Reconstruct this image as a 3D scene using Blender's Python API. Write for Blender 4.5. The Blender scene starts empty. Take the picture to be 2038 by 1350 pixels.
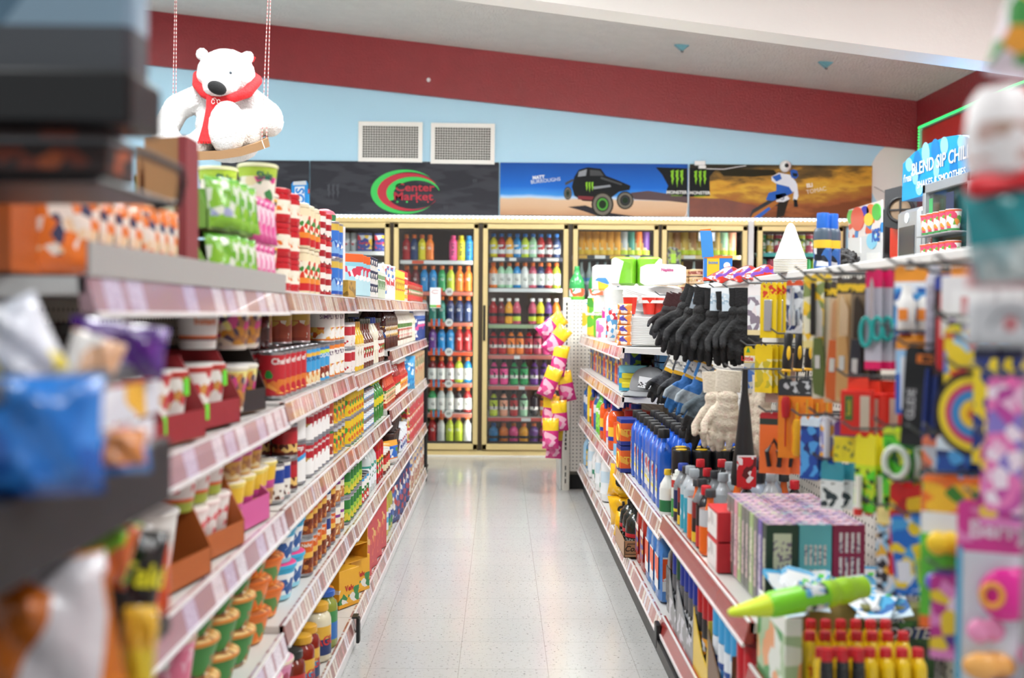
import bpy, math, random
from mathutils import Vector, Matrix, Euler
random.seed(11)
SC = bpy.context.scene
COL = SC.collection
# ------------------------------------------------------------ camera, world, exposure, lights
F = 2161.0
CAMZ = 1.22
cam_d = bpy.data.cameras.new('camera'); cam = bpy.data.objects.new('camera', cam_d); COL.objects.link(cam)
SC.camera = cam
cam_d.sensor_width = 36.0; cam_d.lens = 36.0 * F / 2038.0; cam_d.clip_start = 0.05
RM = Matrix.Rotation(math.radians(-0.42), 3, 'Y') @ Euler((math.pi/2 - math.atan(53/F), 0, -math.atan(23/F)), 'XYZ').to_matrix()
cam.matrix_world = Matrix.Translation((0, 0, CAMZ)) @ RM.to_4x4()
cam_d.dof.use_dof = True; cam_d.dof.focus_distance = 4.5; cam_d.dof.aperture_fstop = 2.3
SC.view_settings.view_transform = 'Standard'; SC.view_settings.look = 'None'
SC.view_settings.gamma = 1.0; SC.view_settings.use_curve_mapping = False
SC.view_settings.exposure = 0.16
W = bpy.data.worlds.new('world'); SC.world = W; W.use_nodes = True
W.node_tree.nodes['Background'].inputs[0].default_value = (0.93, 0.97, 1.0, 1)
W.node_tree.nodes['Background'].inputs[1].default_value = 0.6
SC.cycles.max_bounces = 7; SC.cycles.diffuse_bounces = 3; SC.cycles.glossy_bounces = 3
SC.cycles.transparent_max_bounces = 12; SC.cycles.use_denoising = True
LAMPS = [(-1.6, 1.2), (-1.6, 3.3), (-1.6, 5.05), (1.2, 0.2), (1.2, 2.8), (0.9, 6.2), (2.7, 6.2), (2.9, 3.0), (-0.6, 5.8), (-3.6, 3.0), (-3.9, 7.0)]  # lamps behind the beam are unseen, added to brighten the back wall
def ceil_z(x): return 3.04 + 0.107 * (3.52 - x)
for lx, ly in LAMPS:
    ld = bpy.data.lights.new('lamp_light', 'AREA'); ld.shape = 'RECTANGLE'; ld.size = 0.5; ld.size_y = 1.2
    ld.energy = (42 if 2.5 < ly < 3.1 and lx > 0 else 30) if ly < 3.5 else 54; ld.color = (0.95, 0.985, 1.0)
    if ly == 6.2: ld.size_y = .8
    lo = bpy.data.objects.new('unseen_lamp_light', ld); COL.objects.link(lo)
    lo.location = (lx, ly, ceil_z(lx) - 0.30)
    l2 = ld.copy(); l2.energy = ld.energy * .75; lo = bpy.data.objects.new('added_uplight', l2); COL.objects.link(lo)  # upward copy of each lamp, added to brighten the ceiling
    lo.location = (lx, ly, ceil_z(lx) - 0.16); lo.rotation_euler = (math.pi, 0, 0)

def ray(px, py): return RM @ Vector((px - 1019, -(py - 675), -F))
def at(px, py, Y):
    d = ray(px, py); t = Y / d.y
    return Vector((d.x * t, Y, CAMZ + d.z * t))
def atX(px, py, X):
    d = ray(px, py); t = X / d.x
    return Vector((X, d.y * t, CAMZ + d.z * t))
def YL(px): return 0.52 * F / (996 - px)
def YR(px, X=0.54): return X * F / (px - 996)

# ------------------------------------------------------------ materials
def hx(c):
    if not isinstance(c, str): return tuple(c) + (1,) if len(c) == 3 else c
    c = c.lstrip('#'); v = [int(c[i:i+2], 16) / 255 for i in (0, 2, 4)]
    return tuple(x / 12.92 if x <= 0.04045 else ((x + 0.055) / 1.055) ** 2.4 for x in v) + (1,)
_M = {}
def newmat(name):
    m = bpy.data.materials.new(name); m.use_nodes = True
    nt = m.node_tree; b = nt.nodes['Principled BSDF']
    return m, nt, b
def P(col, rough=0.5, metal=0.0, emit=0.0, bump=None, coat=0.0, spec=0.5, alpha=1.0, trans=0.0, name=None, var=0.0):
    key = (str(col), rough, metal, emit, bump, coat, spec, alpha, trans, var)
    if key in _M: return _M[key]
    m, nt, b = newmat(name or 'surface')
    b.inputs['Base Color'].default_value = hx(col); b.inputs['Roughness'].default_value = rough
    b.inputs['Metallic'].default_value = metal; b.inputs['Coat Weight'].default_value = coat
    b.inputs['Specular IOR Level'].default_value = spec; b.inputs['Alpha'].default_value = alpha
    b.inputs['Transmission Weight'].default_value = trans
    if emit: b.inputs['Emission Color'].default_value = hx(col); b.inputs['Emission Strength'].default_value = emit
    if var:
        tc = nt.nodes.new('ShaderNodeTexCoord'); n = nt.nodes.new('ShaderNodeTexNoise'); n.inputs['Scale'].default_value = 9
        n.inputs['Detail'].default_value = 5
        mx = nt.nodes.new('ShaderNodeMix'); mx.data_type = 'RGBA'; mx.blend_type = 'MULTIPLY'; mx.inputs[0].default_value = 1
        r = nt.nodes.new('ShaderNodeMapRange'); r.inputs[3].default_value = 1 - var; r.inputs[4].default_value = 1 + var * .6
        nt.links.new(tc.outputs['Object'], n.inputs['Vector']); nt.links.new(n.outputs['Fac'], r.inputs[0])
        mx.inputs[6].default_value = hx(col); nt.links.new(r.outputs[0], mx.inputs[7]); nt.links.new(mx.outputs[2], b.inputs['Base Color'])
    if bump:
        tc = nt.nodes.new('ShaderNodeTexCoord'); n = nt.nodes.new('ShaderNodeTexNoise'); n.inputs['Scale'].default_value = bump[0]
        n.inputs['Detail'].default_value = 4
        bp = nt.nodes.new('ShaderNodeBump'); bp.inputs['Strength'].default_value = bump[1]; bp.inputs['Distance'].default_value = bump[2]
        nt.links.new(tc.outputs['Object'], n.inputs['Vector']); nt.links.new(n.outputs['Fac'], bp.inputs['Height'])
        nt.links.new(bp.outputs[0], b.inputs['Normal'])
    _M[key] = m; return m
def mathn(nt, op, a, b=None):
    n = nt.nodes.new('ShaderNodeMath'); n.operation = op
    for i, v in enumerate((a, b)):
        if v is None: continue
        if isinstance(v, (int, float)): n.inputs[i].default_value = v
        else: nt.links.new(v, n.inputs[i])
    return n.outputs[0]
def ramp(nt, src, stops, const=True):
    r = nt.nodes.new('ShaderNodeValToRGB'); e = r.color_ramp; e.interpolation = 'CONSTANT' if const else 'LINEAR'
    while len(e.elements) > 1: e.elements.remove(e.elements[0])
    e.elements[0].position = stops[0][0]; e.elements[0].color = hx(stops[0][1])
    for p, c in stops[1:]:
        q = e.elements.new(min(p, 1)); q.color = hx(c)
    nt.links.new(src, r.inputs[0]); return r.outputs[0]
def mixc(nt, fac, a, b):
    n = nt.nodes.new('ShaderNodeMix'); n.data_type = 'RGBA'
    for i, v in ((0, fac), (6, a), (7, b)):
        if isinstance(v, str): n.inputs[i].default_value = hx(v)
        elif isinstance(v, (int, float)): n.inputs[i].default_value = v
        else: nt.links.new(v, n.inputs[i])
    return n.outputs[2]
def PR(bands, pic=None, rough=0.38, metal=0.0, coat=0.0, bump=None, wave=0.0):
    """printed packaging: colour bands over the object's height, an optional picture area of colour patches"""
    key = ('PR', str(bands), str(pic), rough, metal, coat, bump, wave)
    if key in _M: return _M[key]
    m, nt, b = newmat('printed_packaging')
    if isinstance(bands, str): bands = [(0, bands)]
    tc = nt.nodes.new('ShaderNodeTexCoord'); s = nt.nodes.new('ShaderNodeSeparateXYZ')
    nt.links.new(tc.outputs['Generated'], s.inputs[0]); z = s.outputs[2]
    if wave:
        w = mathn(nt, 'MULTIPLY', mathn(nt, 'SINE', mathn(nt, 'MULTIPLY', s.outputs[0], 5.0)), wave); zz = mathn(nt, 'ADD', z, w)
    else: zz = z
    c = ramp(nt, zz, bands)
    if pic:
        pics = pic if isinstance(pic, list) else [pic]
        for (z0, z1, cols, size) in pics:
            v = nt.nodes.new('ShaderNodeTexVoronoi'); v.inputs['Scale'].default_value = 1.0 / size
            nt.links.new(tc.outputs['Object'], v.inputs['Vector'])
            sr = nt.nodes.new('ShaderNodeSeparateColor'); nt.links.new(v.outputs['Color'], sr.inputs[0])
            k = len(cols); pc = ramp(nt, sr.outputs[0], [(i / k, cc) for i, cc in enumerate(cols)])
            msk = mathn(nt, 'MULTIPLY', mathn(nt, 'GREATER_THAN', zz, z0), mathn(nt, 'LESS_THAN', zz, z1))
            c = mixc(nt, msk, c, pc)
    nt.links.new(c, b.inputs['Base Color'])
    b.inputs['Roughness'].default_value = rough; b.inputs['Metallic'].default_value = metal; b.inputs['Coat Weight'].default_value = coat
    if bump:
        n = nt.nodes.new('ShaderNodeTexNoise'); n.inputs['Scale'].default_value = bump[0]
        bp = nt.nodes.new('ShaderNodeBump'); bp.inputs['Strength'].default_value = bump[1]; bp.inputs['Distance'].default_value = .01
        nt.links.new(tc.outputs['Object'], n.inputs['Vector']); nt.links.new(n.outputs['Fac'], bp.inputs['Height']); nt.links.new(bp.outputs[0], b.inputs['Normal'])
    _M[key] = m; return m
def pegmat(col, hole, pitch, rad, ax):
    key = ('peg', col, hole, pitch, rad, ax)
    if key in _M: return _M[key]
    m, nt, b = newmat('pegboard')
    tc = nt.nodes.new('ShaderNodeTexCoord'); s = nt.nodes.new('ShaderNodeSeparateXYZ'); nt.links.new(tc.outputs['Object'], s.inputs[0])
    def cell(o): return mathn(nt, 'SUBTRACT', mathn(nt, 'FRACT', mathn(nt, 'DIVIDE', mathn(nt, 'ADD', o, 50.0), pitch)), 0.5)
    u, v = cell(s.outputs[ax]), cell(s.outputs[2])
    d = mathn(nt, 'ADD', mathn(nt, 'MULTIPLY', u, u), mathn(nt, 'MULTIPLY', v, v))
    c = mixc(nt, mathn(nt, 'LESS_THAN', d, (rad / pitch) ** 2), col, hole)
    nt.links.new(c, b.inputs['Base Color']); b.inputs['Roughness'].default_value = .45
    _M[key] = m; return m
def railmat(base, tags, dens, pitch=0.052):
    key = ('rail', base, str(tags), dens)
    if key in _M: return _M[key]
    m, nt, b = newmat('price_rail')
    tc = nt.nodes.new('ShaderNodeTexCoord'); s = nt.nodes.new('ShaderNodeSeparateXYZ'); nt.links.new(tc.outputs['Object'], s.inputs[0])
    t = mathn(nt, 'DIVIDE', mathn(nt, 'ADD', s.outputs[1], 50.0), pitch); cell = mathn(nt, 'FLOOR', t); f = mathn(nt, 'FRACT', t)
    wn = nt.nodes.new('ShaderNodeTexWhiteNoise'); wn.noise_dimensions = '1D'; nt.links.new(cell, wn.inputs['W'])
    sr = nt.nodes.new('ShaderNodeSeparateColor'); nt.links.new(wn.outputs['Color'], sr.inputs[0])
    k = len(tags); tcol = ramp(nt, sr.outputs[0], [(i / k, cc) for i, cc in enumerate(tags)])
    nz = nt.nodes.new('ShaderNodeTexNoise'); nz.inputs['Scale'].default_value = 260; nt.links.new(tc.outputs['Object'], nz.inputs['Vector'])
    tcol = mixc(nt, mathn(nt, 'MULTIPLY', mathn(nt, 'GREATER_THAN', nz.outputs['Fac'], .54), .45), tcol, '#6b4a60')
    msk = mathn(nt, 'MULTIPLY', mathn(nt, 'MULTIPLY', mathn(nt, 'GREATER_THAN', f, .08), mathn(nt, 'LESS_THAN', f, .82)), mathn(nt, 'LESS_THAN', sr.outputs[1], dens))
    c = mixc(nt, msk, base, tcol)
    nt.links.new(c, b.inputs['Base Color']); b.inputs['Roughness'].default_value = .22; b.inputs['Coat Weight'].default_value = .3
    _M[key] = m; return m

# ------------------------------------------------------------ mesh building
_T = {}
def textgeo(s, shear=0.0, bold=0.0):
    key = (s, shear, bold)
    if key in _T: return _T[key]
    cu = bpy.data.curves.new('t', 'FONT'); cu.body = s; cu.size = 1; cu.align_x = 'CENTER'; cu.align_y = 'CENTER'
    cu.shear = shear; cu.offset = bold; cu.resolution_u = 3
    o = bpy.data.objects.new('t', cu); me = bpy.data.meshes.new_from_object(o)
    vs = [(v.co.x, v.co.y) for v in me.vertices]; fs = [tuple(p.vertices) for p in me.polygons]
    bpy.data.objects.remove(o); bpy.data.meshes.remove(me); bpy.data.curves.remove(cu)
    if vs:
        x0, x1 = min(v[0] for v in vs), max(v[0] for v in vs); y0, y1 = min(v[1] for v in vs), max(v[1] for v in vs)
        cx, cy = (x0 + x1) / 2, (y0 + y1) / 2; h = max(y1 - y0, 1e-6)
        vs = [((x - cx) / h, (y - cy) / h) for x, y in vs]
    _T[key] = (vs, fs); return _T[key]
class MB:
    def __init__(s): s.v = []; s.f = []; s.m = []
    def add(s, vs, fs, m=0, T=None):
        b = len(s.v)
        for v in vs:
            v = Vector(v); s.v.append(tuple(T @ v) if T is not None else tuple(v))
        for i, f in enumerate(fs):
            s.f.append(tuple(b + k for k in f)); s.m.append(m[i] if isinstance(m, list) else m)
        return s
    def box(s, x0, x1, y0, y1, z0, z1, m=0, T=None, bev=0.0):
        if bev <= 0:
            vs = [(x, y, z) for z in (z0, z1) for y in (y0, y1) for x in (x0, x1)]
            return s.add(vs, [(0, 2, 3, 1), (4, 5, 7, 6), (0, 1, 5, 4), (2, 6, 7, 3), (0, 4, 6, 2), (1, 3, 7, 5)], m, T)
        X, Y, Z = (x0, x1), (y0, y1), (z0, z1); vs = []; idx = {}
        for i in (0, 1):
            for j in (0, 1):
                for k in (0, 1):
                    a = (1, -1)[i] * bev; b = (1, -1)[j] * bev; c = (1, -1)[k] * bev
                    for ax, q in enumerate(((X[i], Y[j] + b, Z[k] + c), (X[i] + a, Y[j], Z[k] + c), (X[i] + a, Y[j] + b, Z[k]))):
                        idx[(i, j, k, ax)] = len(vs); vs.append(q)
        g = lambda *q: idx[q]; fs = []
        for i in (0, 1):
            q = [g(i, 0, 0, 0), g(i, 1, 0, 0), g(i, 1, 1, 0), g(i, 0, 1, 0)]; fs.append(q if i else q[::-1])
            q = [g(0, i, 0, 1), g(1, i, 0, 1), g(1, i, 1, 1), g(0, i, 1, 1)]; fs.append(q[::-1] if i else q)
            q = [g(0, 0, i, 2), g(1, 0, i, 2), g(1, 1, i, 2), g(0, 1, i, 2)]; fs.append(q if i else q[::-1])
        for i in (0, 1):
            for j in (0, 1):
                fs.append([g(i, j, 0, 0), g(i, j, 1, 0), g(i, j, 1, 1), g(i, j, 0, 1)])
                fs.append([g(i, 0, j, 0), g(i, 1, j, 0), g(i, 1, j, 2), g(i, 0, j, 2)])
                fs.append([g(0, i, j, 1), g(1, i, j, 1), g(1, i, j, 2), g(0, i, j, 2)])
                for k in (0, 1): fs.append([g(i, j, k, 0), g(i, j, k, 1), g(i, j, k, 2)])
        return s.add(vs, fs, m, T)
    def lathe(s, prof, m=0, seg=16, sx=1.0, sy=1.0, p=2.0, T=None, arc=None):
        vs = []; fs = []; ms = []
        n = len(prof); full = arc is None; a0, a1 = arc or (0, 2 * math.pi)
        cols = seg if full else seg + 1
        for (r, z) in prof:
            for k in range(cols):
                a = a0 + (a1 - a0) * k / seg; c, q = math.cos(a), math.sin(a)
                f = 1.0 if p == 2 else (abs(c) ** p + abs(q) ** p) ** (-1 / p)
                vs.append((r * sx * c * f, r * sy * q * f, z))
        for i in range(n - 1):
            for k in range(seg):
                k2 = (k + 1) % cols
                fs.append((i * cols + k, i * cols + k2, (i + 1) * cols + k2, (i + 1) * cols + k))
                ms.append(m[i] if isinstance(m, list) else m)
        if full:
            if prof[0][0] > 1e-6: fs.append(tuple(range(cols))[::-1]); ms.append(m[0] if isinstance(m, list) else m)
            if prof[-1][0] > 1e-6: fs.append(tuple((n - 1) * cols + k for k in range(cols))); ms.append(m[-1] if isinstance(m, list) else m)
        return s.add(vs, fs, ms, T)
    def tube(s, pts, r, seg=6, m=0, T=None, closed=False):
        pts = [Vector(p) for p in pts]; vs = []; fs = []; n = len(pts); up = None
        for i, p in enumerate(pts):
            a = pts[i - 1] if i or closed else pts[i]; b = pts[(i + 1) % n] if i < n - 1 or closed else pts[i]
            t = (b - a).normalized()
            if up is None or abs(up.dot(t)) > .98: up = Vector((0, 0, 1)) if abs(t.z) < .9 else Vector((1, 0, 0))
            x = t.cross(up).normalized(); y = x.cross(t).normalized(); up = y
            rr = r[i] if isinstance(r, (list, tuple)) else r
            for k in range(seg):
                q = 2 * math.pi * k / seg; vs.append(p + (x * math.cos(q) + y * math.sin(q)) * rr)
        for i in range(n - 1 if not closed else n):
            j = (i + 1) % n
            for k in range(seg): fs.append((i * seg + k, i * seg + (k + 1) % seg, j * seg + (k + 1) % seg, j * seg + k))
        if not closed: fs += [tuple(range(seg))[::-1], tuple((n - 1) * seg + k for k in range(seg))]
        return s.add(vs, fs, m, T)
    def ball(s, c, r, seg=14, m=0, T=None):
        c = Vector(c); r = Vector(r) if not isinstance(r, (int, float)) else Vector((r, r, r)); vs = []; fs = []; nr = seg // 2 + 1
        for i in range(nr + 1):
            th = math.pi * i / nr
            for k in range(seg):
                ph = 2 * math.pi * k / seg
                vs.append((c.x + r.x * math.sin(th) * math.cos(ph), c.y + r.y * math.sin(th) * math.sin(ph), c.z - r.z * math.cos(th)))
        for i in range(nr):
            for k in range(seg): fs.append((i * seg + k, i * seg + (k + 1) % seg, (i + 1) * seg + (k + 1) % seg, (i + 1) * seg + k))
        return s.add(vs, fs, m, T)
    def limb(s, p0, r0, p1, r1, m=0, n=5, T=None):
        p0, p1 = Vector(p0), Vector(p1)
        s.ball(p0, r0, 10, m, T); s.ball(p1, r1, 10, m, T); s.tube([p0, p1], [r0, r1], 10, m, T); return s
    def prism(s, pts, y0, y1, m=0, T=None):
        """polygon in x,z extruded from y0 to y1 (y0 in front)"""
        n = len(pts); vs = [(x, y0, z) for x, z in pts] + [(x, y1, z) for x, z in pts]
        fs = [tuple(range(n)), tuple(range(n, 2 * n))[::-1]] + [(i, i + n, (i + 1) % n + n, (i + 1) % n) for i in range(n)]
        return s.add(vs, fs, m, T)
    def text(s, t, size, c=(0, 0, 0), m=0, cyl=None, shear=0.0, bold=0.0, rot=0.0, sxy=1.0, T=None, fn=None):
        """text on the local front (-Y): size = letter height; cyl = radius to wrap on"""
        vs, fs = textgeo(t, shear, bold); out = []; cr, sr = math.cos(rot), math.sin(rot)
        for x, y in vs:
            x, y = x * size * sxy, y * size; x, y = x * cr - y * sr, x * sr + y * cr
            if fn: out.append(fn(x, y))
            elif cyl: a = (x + c[0]) / cyl; out.append((cyl * math.sin(a), -cyl * math.cos(a), c[2] + y))
            else: out.append((c[0] + x, c[1], c[2] + y))
        return s.add(out, fs, m, T)
    def mesh(s, name, mats, smooth=40):
        me = bpy.data.meshes.new(name); me.from_pydata(s.v, [], s.f); me.update()
        for m in mats: me.materials.append(m)
        if len(mats) > 1: me.polygons.foreach_set('material_index', s.m)
        if smooth:
            me.polygons.foreach_set('use_smooth', [True] * len(me.polygons)); me.set_sharp_from_angle(angle=math.radians(smooth))
        else: me.polygons.foreach_set('use_smooth', [False] * len(me.polygons))
        return me
def fuse(mb, name, mats, voxel=0.006, smooth_it=4, noise=None):
    """one continuous skin over all the pieces of mb"""
    me = bpy.data.meshes.new(name); me.from_pydata(mb.v, [], mb.f); me.update()
    o = bpy.data.objects.new(name, me); COL.objects.link(o)
    r = o.modifiers.new('r', 'REMESH'); r.mode = 'VOXEL'; r.voxel_size = voxel
    if smooth_it: q = o.modifiers.new('s', 'SMOOTH'); q.iterations = smooth_it; q.factor = .5
    dg = bpy.context.evaluated_depsgraph_get(); out = bpy.data.meshes.new_from_object(o.evaluated_get(dg))
    bpy.data.objects.remove(o); bpy.data.meshes.remove(me); out.name = name
    out.materials.clear()
    for m in mats: out.materials.append(m)
    out.polygons.foreach_set('use_smooth', [True] * len(out.polygons))
    if noise:
        rr = random.Random(3)
        for v in out.vertices: v.co += v.normal * rr.uniform(-noise, noise)
    return out
# ------------------------------------------------------------ objects
USED = {}
def ob(name, me, parent=None, loc=None, rot=None, kind=None):
    o = bpy.data.objects.new(name, me); COL.objects.link(o)
    if parent is not None: o.parent = parent
    if loc is not None: o.location = loc
    if rot is not None: o.rotation_euler = rot
    if kind: o['kind'] = kind
    return o
def tag(o, label, cat, group=None):
    n = len(label.replace('-', 'x').split())
    if n > 16: print('LONG', n, label)
    if label in USED: print('DUP', label)
    USED[label] = 1
    o['label'] = label; o['category'] = cat
    if group: o['group'] = group
    return o
def thing(name, label, cat, loc=(0, 0, 0), rz=0, group=None):
    o = ob(name, None, None, loc, (0, 0, rz)); o.empty_display_size = .05
    return tag(o, label, cat, group)
def struct(name, me, parent=None):
    o = ob(name, me, parent)
    if parent is None: o['kind'] = 'structure'
    return o
class Proto:
    """kind of thing: a root mesh and its part meshes [(name, mesh, [(subname, mesh)])]"""
    def __init__(s, kind, cat, root, parts=()):
        s.kind, s.cat, s.root, s.parts = kind, cat, root, list(parts)
        s.rec = None
        co = [v.co for v in root.vertices]
        for p in s.parts: co = co + [v.co for v in p[1].vertices]
        s.lo = [min(c[i] for c in co) for i in range(3)]; s.hi = [max(c[i] for c in co) for i in range(3)]
        s.w, s.d, s.h = (s.hi[i] - s.lo[i] for i in range(3))
    def put(s, loc, rot, label, group=None, cat=None, sc=None):
        if not isinstance(rot, tuple): rot = (0, 0, rot)
        if s.rec is None:
            r = ob(s.kind, s.root); kids = []
            for p in s.parts:
                c = ob(p[0], p[1], r); subs = [ob(q[0], q[1], c) for q in (p[2] if len(p) > 2 else ())]; kids.append((c, subs))
            s.rec = (r, kids)
        else:
            r0, kids0 = s.rec; r = r0.copy(); COL.objects.link(r)
            for k in ('group', 'label', 'category'):
                if k in r: del r[k]
            for c0, subs0 in kids0:
                c = c0.copy(); COL.objects.link(c); c.parent = r
                for q0 in subs0: q = q0.copy(); COL.objects.link(q); q.parent = c
        r.location = (loc[0], loc[1], loc[2] + .0045); r.rotation_euler = rot
        r.scale = (sc, sc, sc) if isinstance(sc, (int, float)) else (sc or (1, 1, 1))
        tag(r, label, cat or s.cat, group)
        return r
ORD = 'first second third fourth fifth sixth seventh eighth ninth tenth eleventh twelfth thirteenth fourteenth fifteenth sixteenth seventeenth eighteenth nineteenth twentieth'.split()
ORD += ['twenty-' + x for x in ORD[:9]] + ['thirtieth'] + ['thirty-' + x for x in ORD[:9]] + ['fortieth'] + ['forty-' + x for x in ORD[:9]]
CNT = {}
def nth(key):
    CNT[key] = CNT.get(key, -1) + 1
    return ORD[CNT[key]]
LAY = {1: [''], 2: ['lower layer', 'upper layer'], 3: ['bottom layer', 'middle layer', 'top layer'], 4: ['bottom layer', 'second layer', 'third layer', 'top layer']}
def row(pr, place, z, ya, yb, look, layers=1, depth=1, side='L', rz=None, sb=.022, gap=.004, jit=3, round_=True, edge=None, rx=0, lay=None, sc=1):
    """stand copies of pr along a shelf from ya to yb, front row at the shelf's edge"""
    if rz is None: rz = 45 if round_ else 90
    e = edge if edge is not None else (0.52 if side == 'L' else 0.54)
    a, b = (pr.w, pr.d) if not round_ else (max(pr.w, pr.d),) * 2
    a *= sc; b *= sc
    sg = -1 if side == 'L' else 1
    n = max(1, int((yb - ya + .012) / (a + gap))); pitch = (yb - ya) / n if n > 1 else a + gap
    pitch = min(pitch, (a + gap) * 1.25)
    for dp in range(depth):
        for i in range(n):
            y = ya + a / 2 + i * pitch; j = random.uniform(-1, 1)
            for l in range(layers):
                x = sg * (e + sb + b / 2 + dp * (b + gap)) + j * .001
                lw = (lay or LAY[layers])[l]; dw = 'back row' if dp else ''
                k = nth((look, place, lw, dw))
                lab = ', '.join(q for q in (look, f'{k} from near end', ' '.join(w for w in (lw, dw) if w), place) if q)
                while len(lab.split()) > 16: lab = lab.replace(' end,', ',') if ' end,' in lab else lab.replace(' row', '', 1) if ' row' in lab else lab.replace(' and', '', 1)
                pr.put((x, y, z + l * pr.h * sc), (0, 0, -sg * math.radians(rz) + math.radians(random.uniform(-jit, jit))), lab, f'{look} row on {place}', sc=sc)
# ------------------------------------------------------------ room shell
WB = 9.25                                                     # plane of the blue back wall
def floor_mat():
    m, nt, b = newmat('vinyl_tile_floor')
    tc = nt.nodes.new('ShaderNodeTexCoord'); s = nt.nodes.new('ShaderNodeSeparateXYZ'); nt.links.new(tc.outputs['Object'], s.inputs[0])
    T = 0.3048
    def seam(o, ph):
        f = mathn(nt, 'FRACT', mathn(nt, 'DIVIDE', mathn(nt, 'ADD', o, 30 * T - ph), T))
        return mathn(nt, 'LESS_THAN', f, .0065), mathn(nt, 'FLOOR', mathn(nt, 'DIVIDE', mathn(nt, 'ADD', o, 30 * T - ph), T))
    sx, cx = seam(s.outputs[0], -.44); sy, cy = seam(s.outputs[1], 3.99)
    wn = nt.nodes.new('ShaderNodeTexWhiteNoise'); wn.noise_dimensions = '2D'
    cb = nt.nodes.new('ShaderNodeCombineXYZ'); nt.links.new(cx, cb.inputs[0]); nt.links.new(cy, cb.inputs[1]); nt.links.new(cb.outputs[0], wn.inputs['Vector'])
    base = ramp(nt, wn.outputs['Value'], [(0, '#c4c5c3'), (.5, '#cbcbc9'), (1, '#c7c8c6')], False)
    n1 = nt.nodes.new('ShaderNodeTexNoise'); n1.inputs['Scale'].default_value = 95; n1.inputs['Detail'].default_value = 2; nt.links.new(tc.outputs['Object'], n1.inputs['Vector'])
    base = mixc(nt, mathn(nt, 'MULTIPLY', mathn(nt, 'GREATER_THAN', n1.outputs['Fac'], .665), .8), base, '#5e5b56')
    n2 = nt.nodes.new('ShaderNodeTexNoise'); n2.inputs['Scale'].default_value = 60; n2.inputs['Detail'].default_value = 6; nt.links.new(tc.outputs['Object'], n2.inputs['Vector'])
    base = mixc(nt, mathn(nt, 'MULTIPLY', mathn(nt, 'GREATER_THAN', n2.outputs['Fac'], .60), .35), base, '#b9b4ad')
    base = mixc(nt, mathn(nt, 'MULTIPLY', mathn(nt, 'MAXIMUM', sx, sy), .65), base, '#8d8880')
    nt.links.new(base, b.inputs['Base Color'])
    n3 = nt.nodes.new('ShaderNodeTexNoise'); n3.inputs['Scale'].default_value = 3; nt.links.new(tc.outputs['Object'], n3.inputs['Vector'])
    r = nt.nodes.new('ShaderNodeMapRange'); r.inputs[3].default_value = .10; r.inputs[4].default_value = .22; nt.links.new(n3.outputs['Fac'], r.inputs[0])
    nt.links.new(r.outputs[0], b.inputs['Roughness']); b.inputs['Specular IOR Level'].default_value = .6
    return m
struct('floor', MB().box(-6, 4.2, -4, 10.3, -.06, 0).mesh('floor', [floor_mat()], 0))
m_ceil = P('#dedbd4', .9, bump=(55, .9, .02), var=.10, name='popcorn_ceiling')
c = MB(); X0, X1 = -6, 3.55
c.add([(X0, -4, ceil_z(X0)), (X1, -4, ceil_z(X1)), (X1, 9.4, ceil_z(X1)), (X0, 9.4, ceil_z(X0)), (X0, -4, ceil_z(X0) + .1), (X1, -4, ceil_z(X1) + .1), (X1, 9.4, ceil_z(X1) + .1), (X0, 9.4, ceil_z(X0) + .1)],
      [(3, 2, 1, 0), (4, 5, 6, 7), (0, 1, 5, 4), (1, 2, 6, 5), (2, 3, 7, 6), (3, 0, 4, 7)])
struct('ceiling', c.mesh('ceiling', [m_ceil], 0))
m_blue = P('#b4dcf0', .55, bump=(9, .25, .01), name='light_blue_wall_paint')
m_red = P('#92292e', .33, bump=(70, .55, .012), var=.18, name='dark_red_wall_paint')
wb = MB(); XL, XR = -6, 3.52
zt = lambda x: ceil_z(x) + .02
wb.prism([(XL, 2.0), (2.9, 2.0), (2.9, 0), (XR, 0), (XR, zt(XR)), (XL, zt(XL))], WB, WB + .12)
wb.box(XL, -1.72, WB, WB + .12, 0, 2.0)
wback = struct('wall_back', wb.mesh('wall_back', [m_blue], 0))
a0 = at(275, 128, WB); a1 = at(1830, 300, WB); sl = (a1.z - a0.z) / (a1.x - a0.x); bl = lambda x: a0.z + sl * (x - a0.x)
band = MB().prism([(XL, bl(XL)), (XR - .001, bl(XR)), (XR - .001, zt(XR) - .021), (XL, zt(XL) - .021)], WB - .035, WB - .001)
struct('wall_back_red_band', band.mesh('wall_back_red_band', [m_red], 0), wback)
wr = MB(); wr.box(3.52, 3.64, -4, WB + .12, 0, ceil_z(3.52) + .05)
wright = struct('wall_right', wr.mesh('wall_right', [m_red], 0))
# pale painted circle on the wall beside the posters
q = at(1800, 345, WB); cm = MB(); cm.prism([(q.x + .30 * math.cos(t * math.pi / 16), q.z - .04 + .32 * math.sin(t * math.pi / 16)) for t in range(32)], WB - .004, WB - .0005)
struct('wall_back_painted_circle', cm.mesh('painted_circle', [P('#e9e6e0', .6)], 0), wback)
# soffit beam
m_beam = P('#f8f6f1', .42, bump=(30, .12, .01), name='white_gloss_beam_paint')
p1 = at(1060, 0, 5.5); p2 = at(2018, 129.6, 5.5); s2 = (p2.z - p1.z) / (p2.x - p1.x); bz = lambda x: p1.z + s2 * (x - p1.x)
bm_ = MB().prism([(-6, bz(-6)), (3.519, bz(3.52)), (3.519, zt(3.52)), (-6, zt(-6) + .2)], 5.5, 5.69)
struct('trim_1', bm_.mesh('beam', [m_beam], 0))
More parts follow.
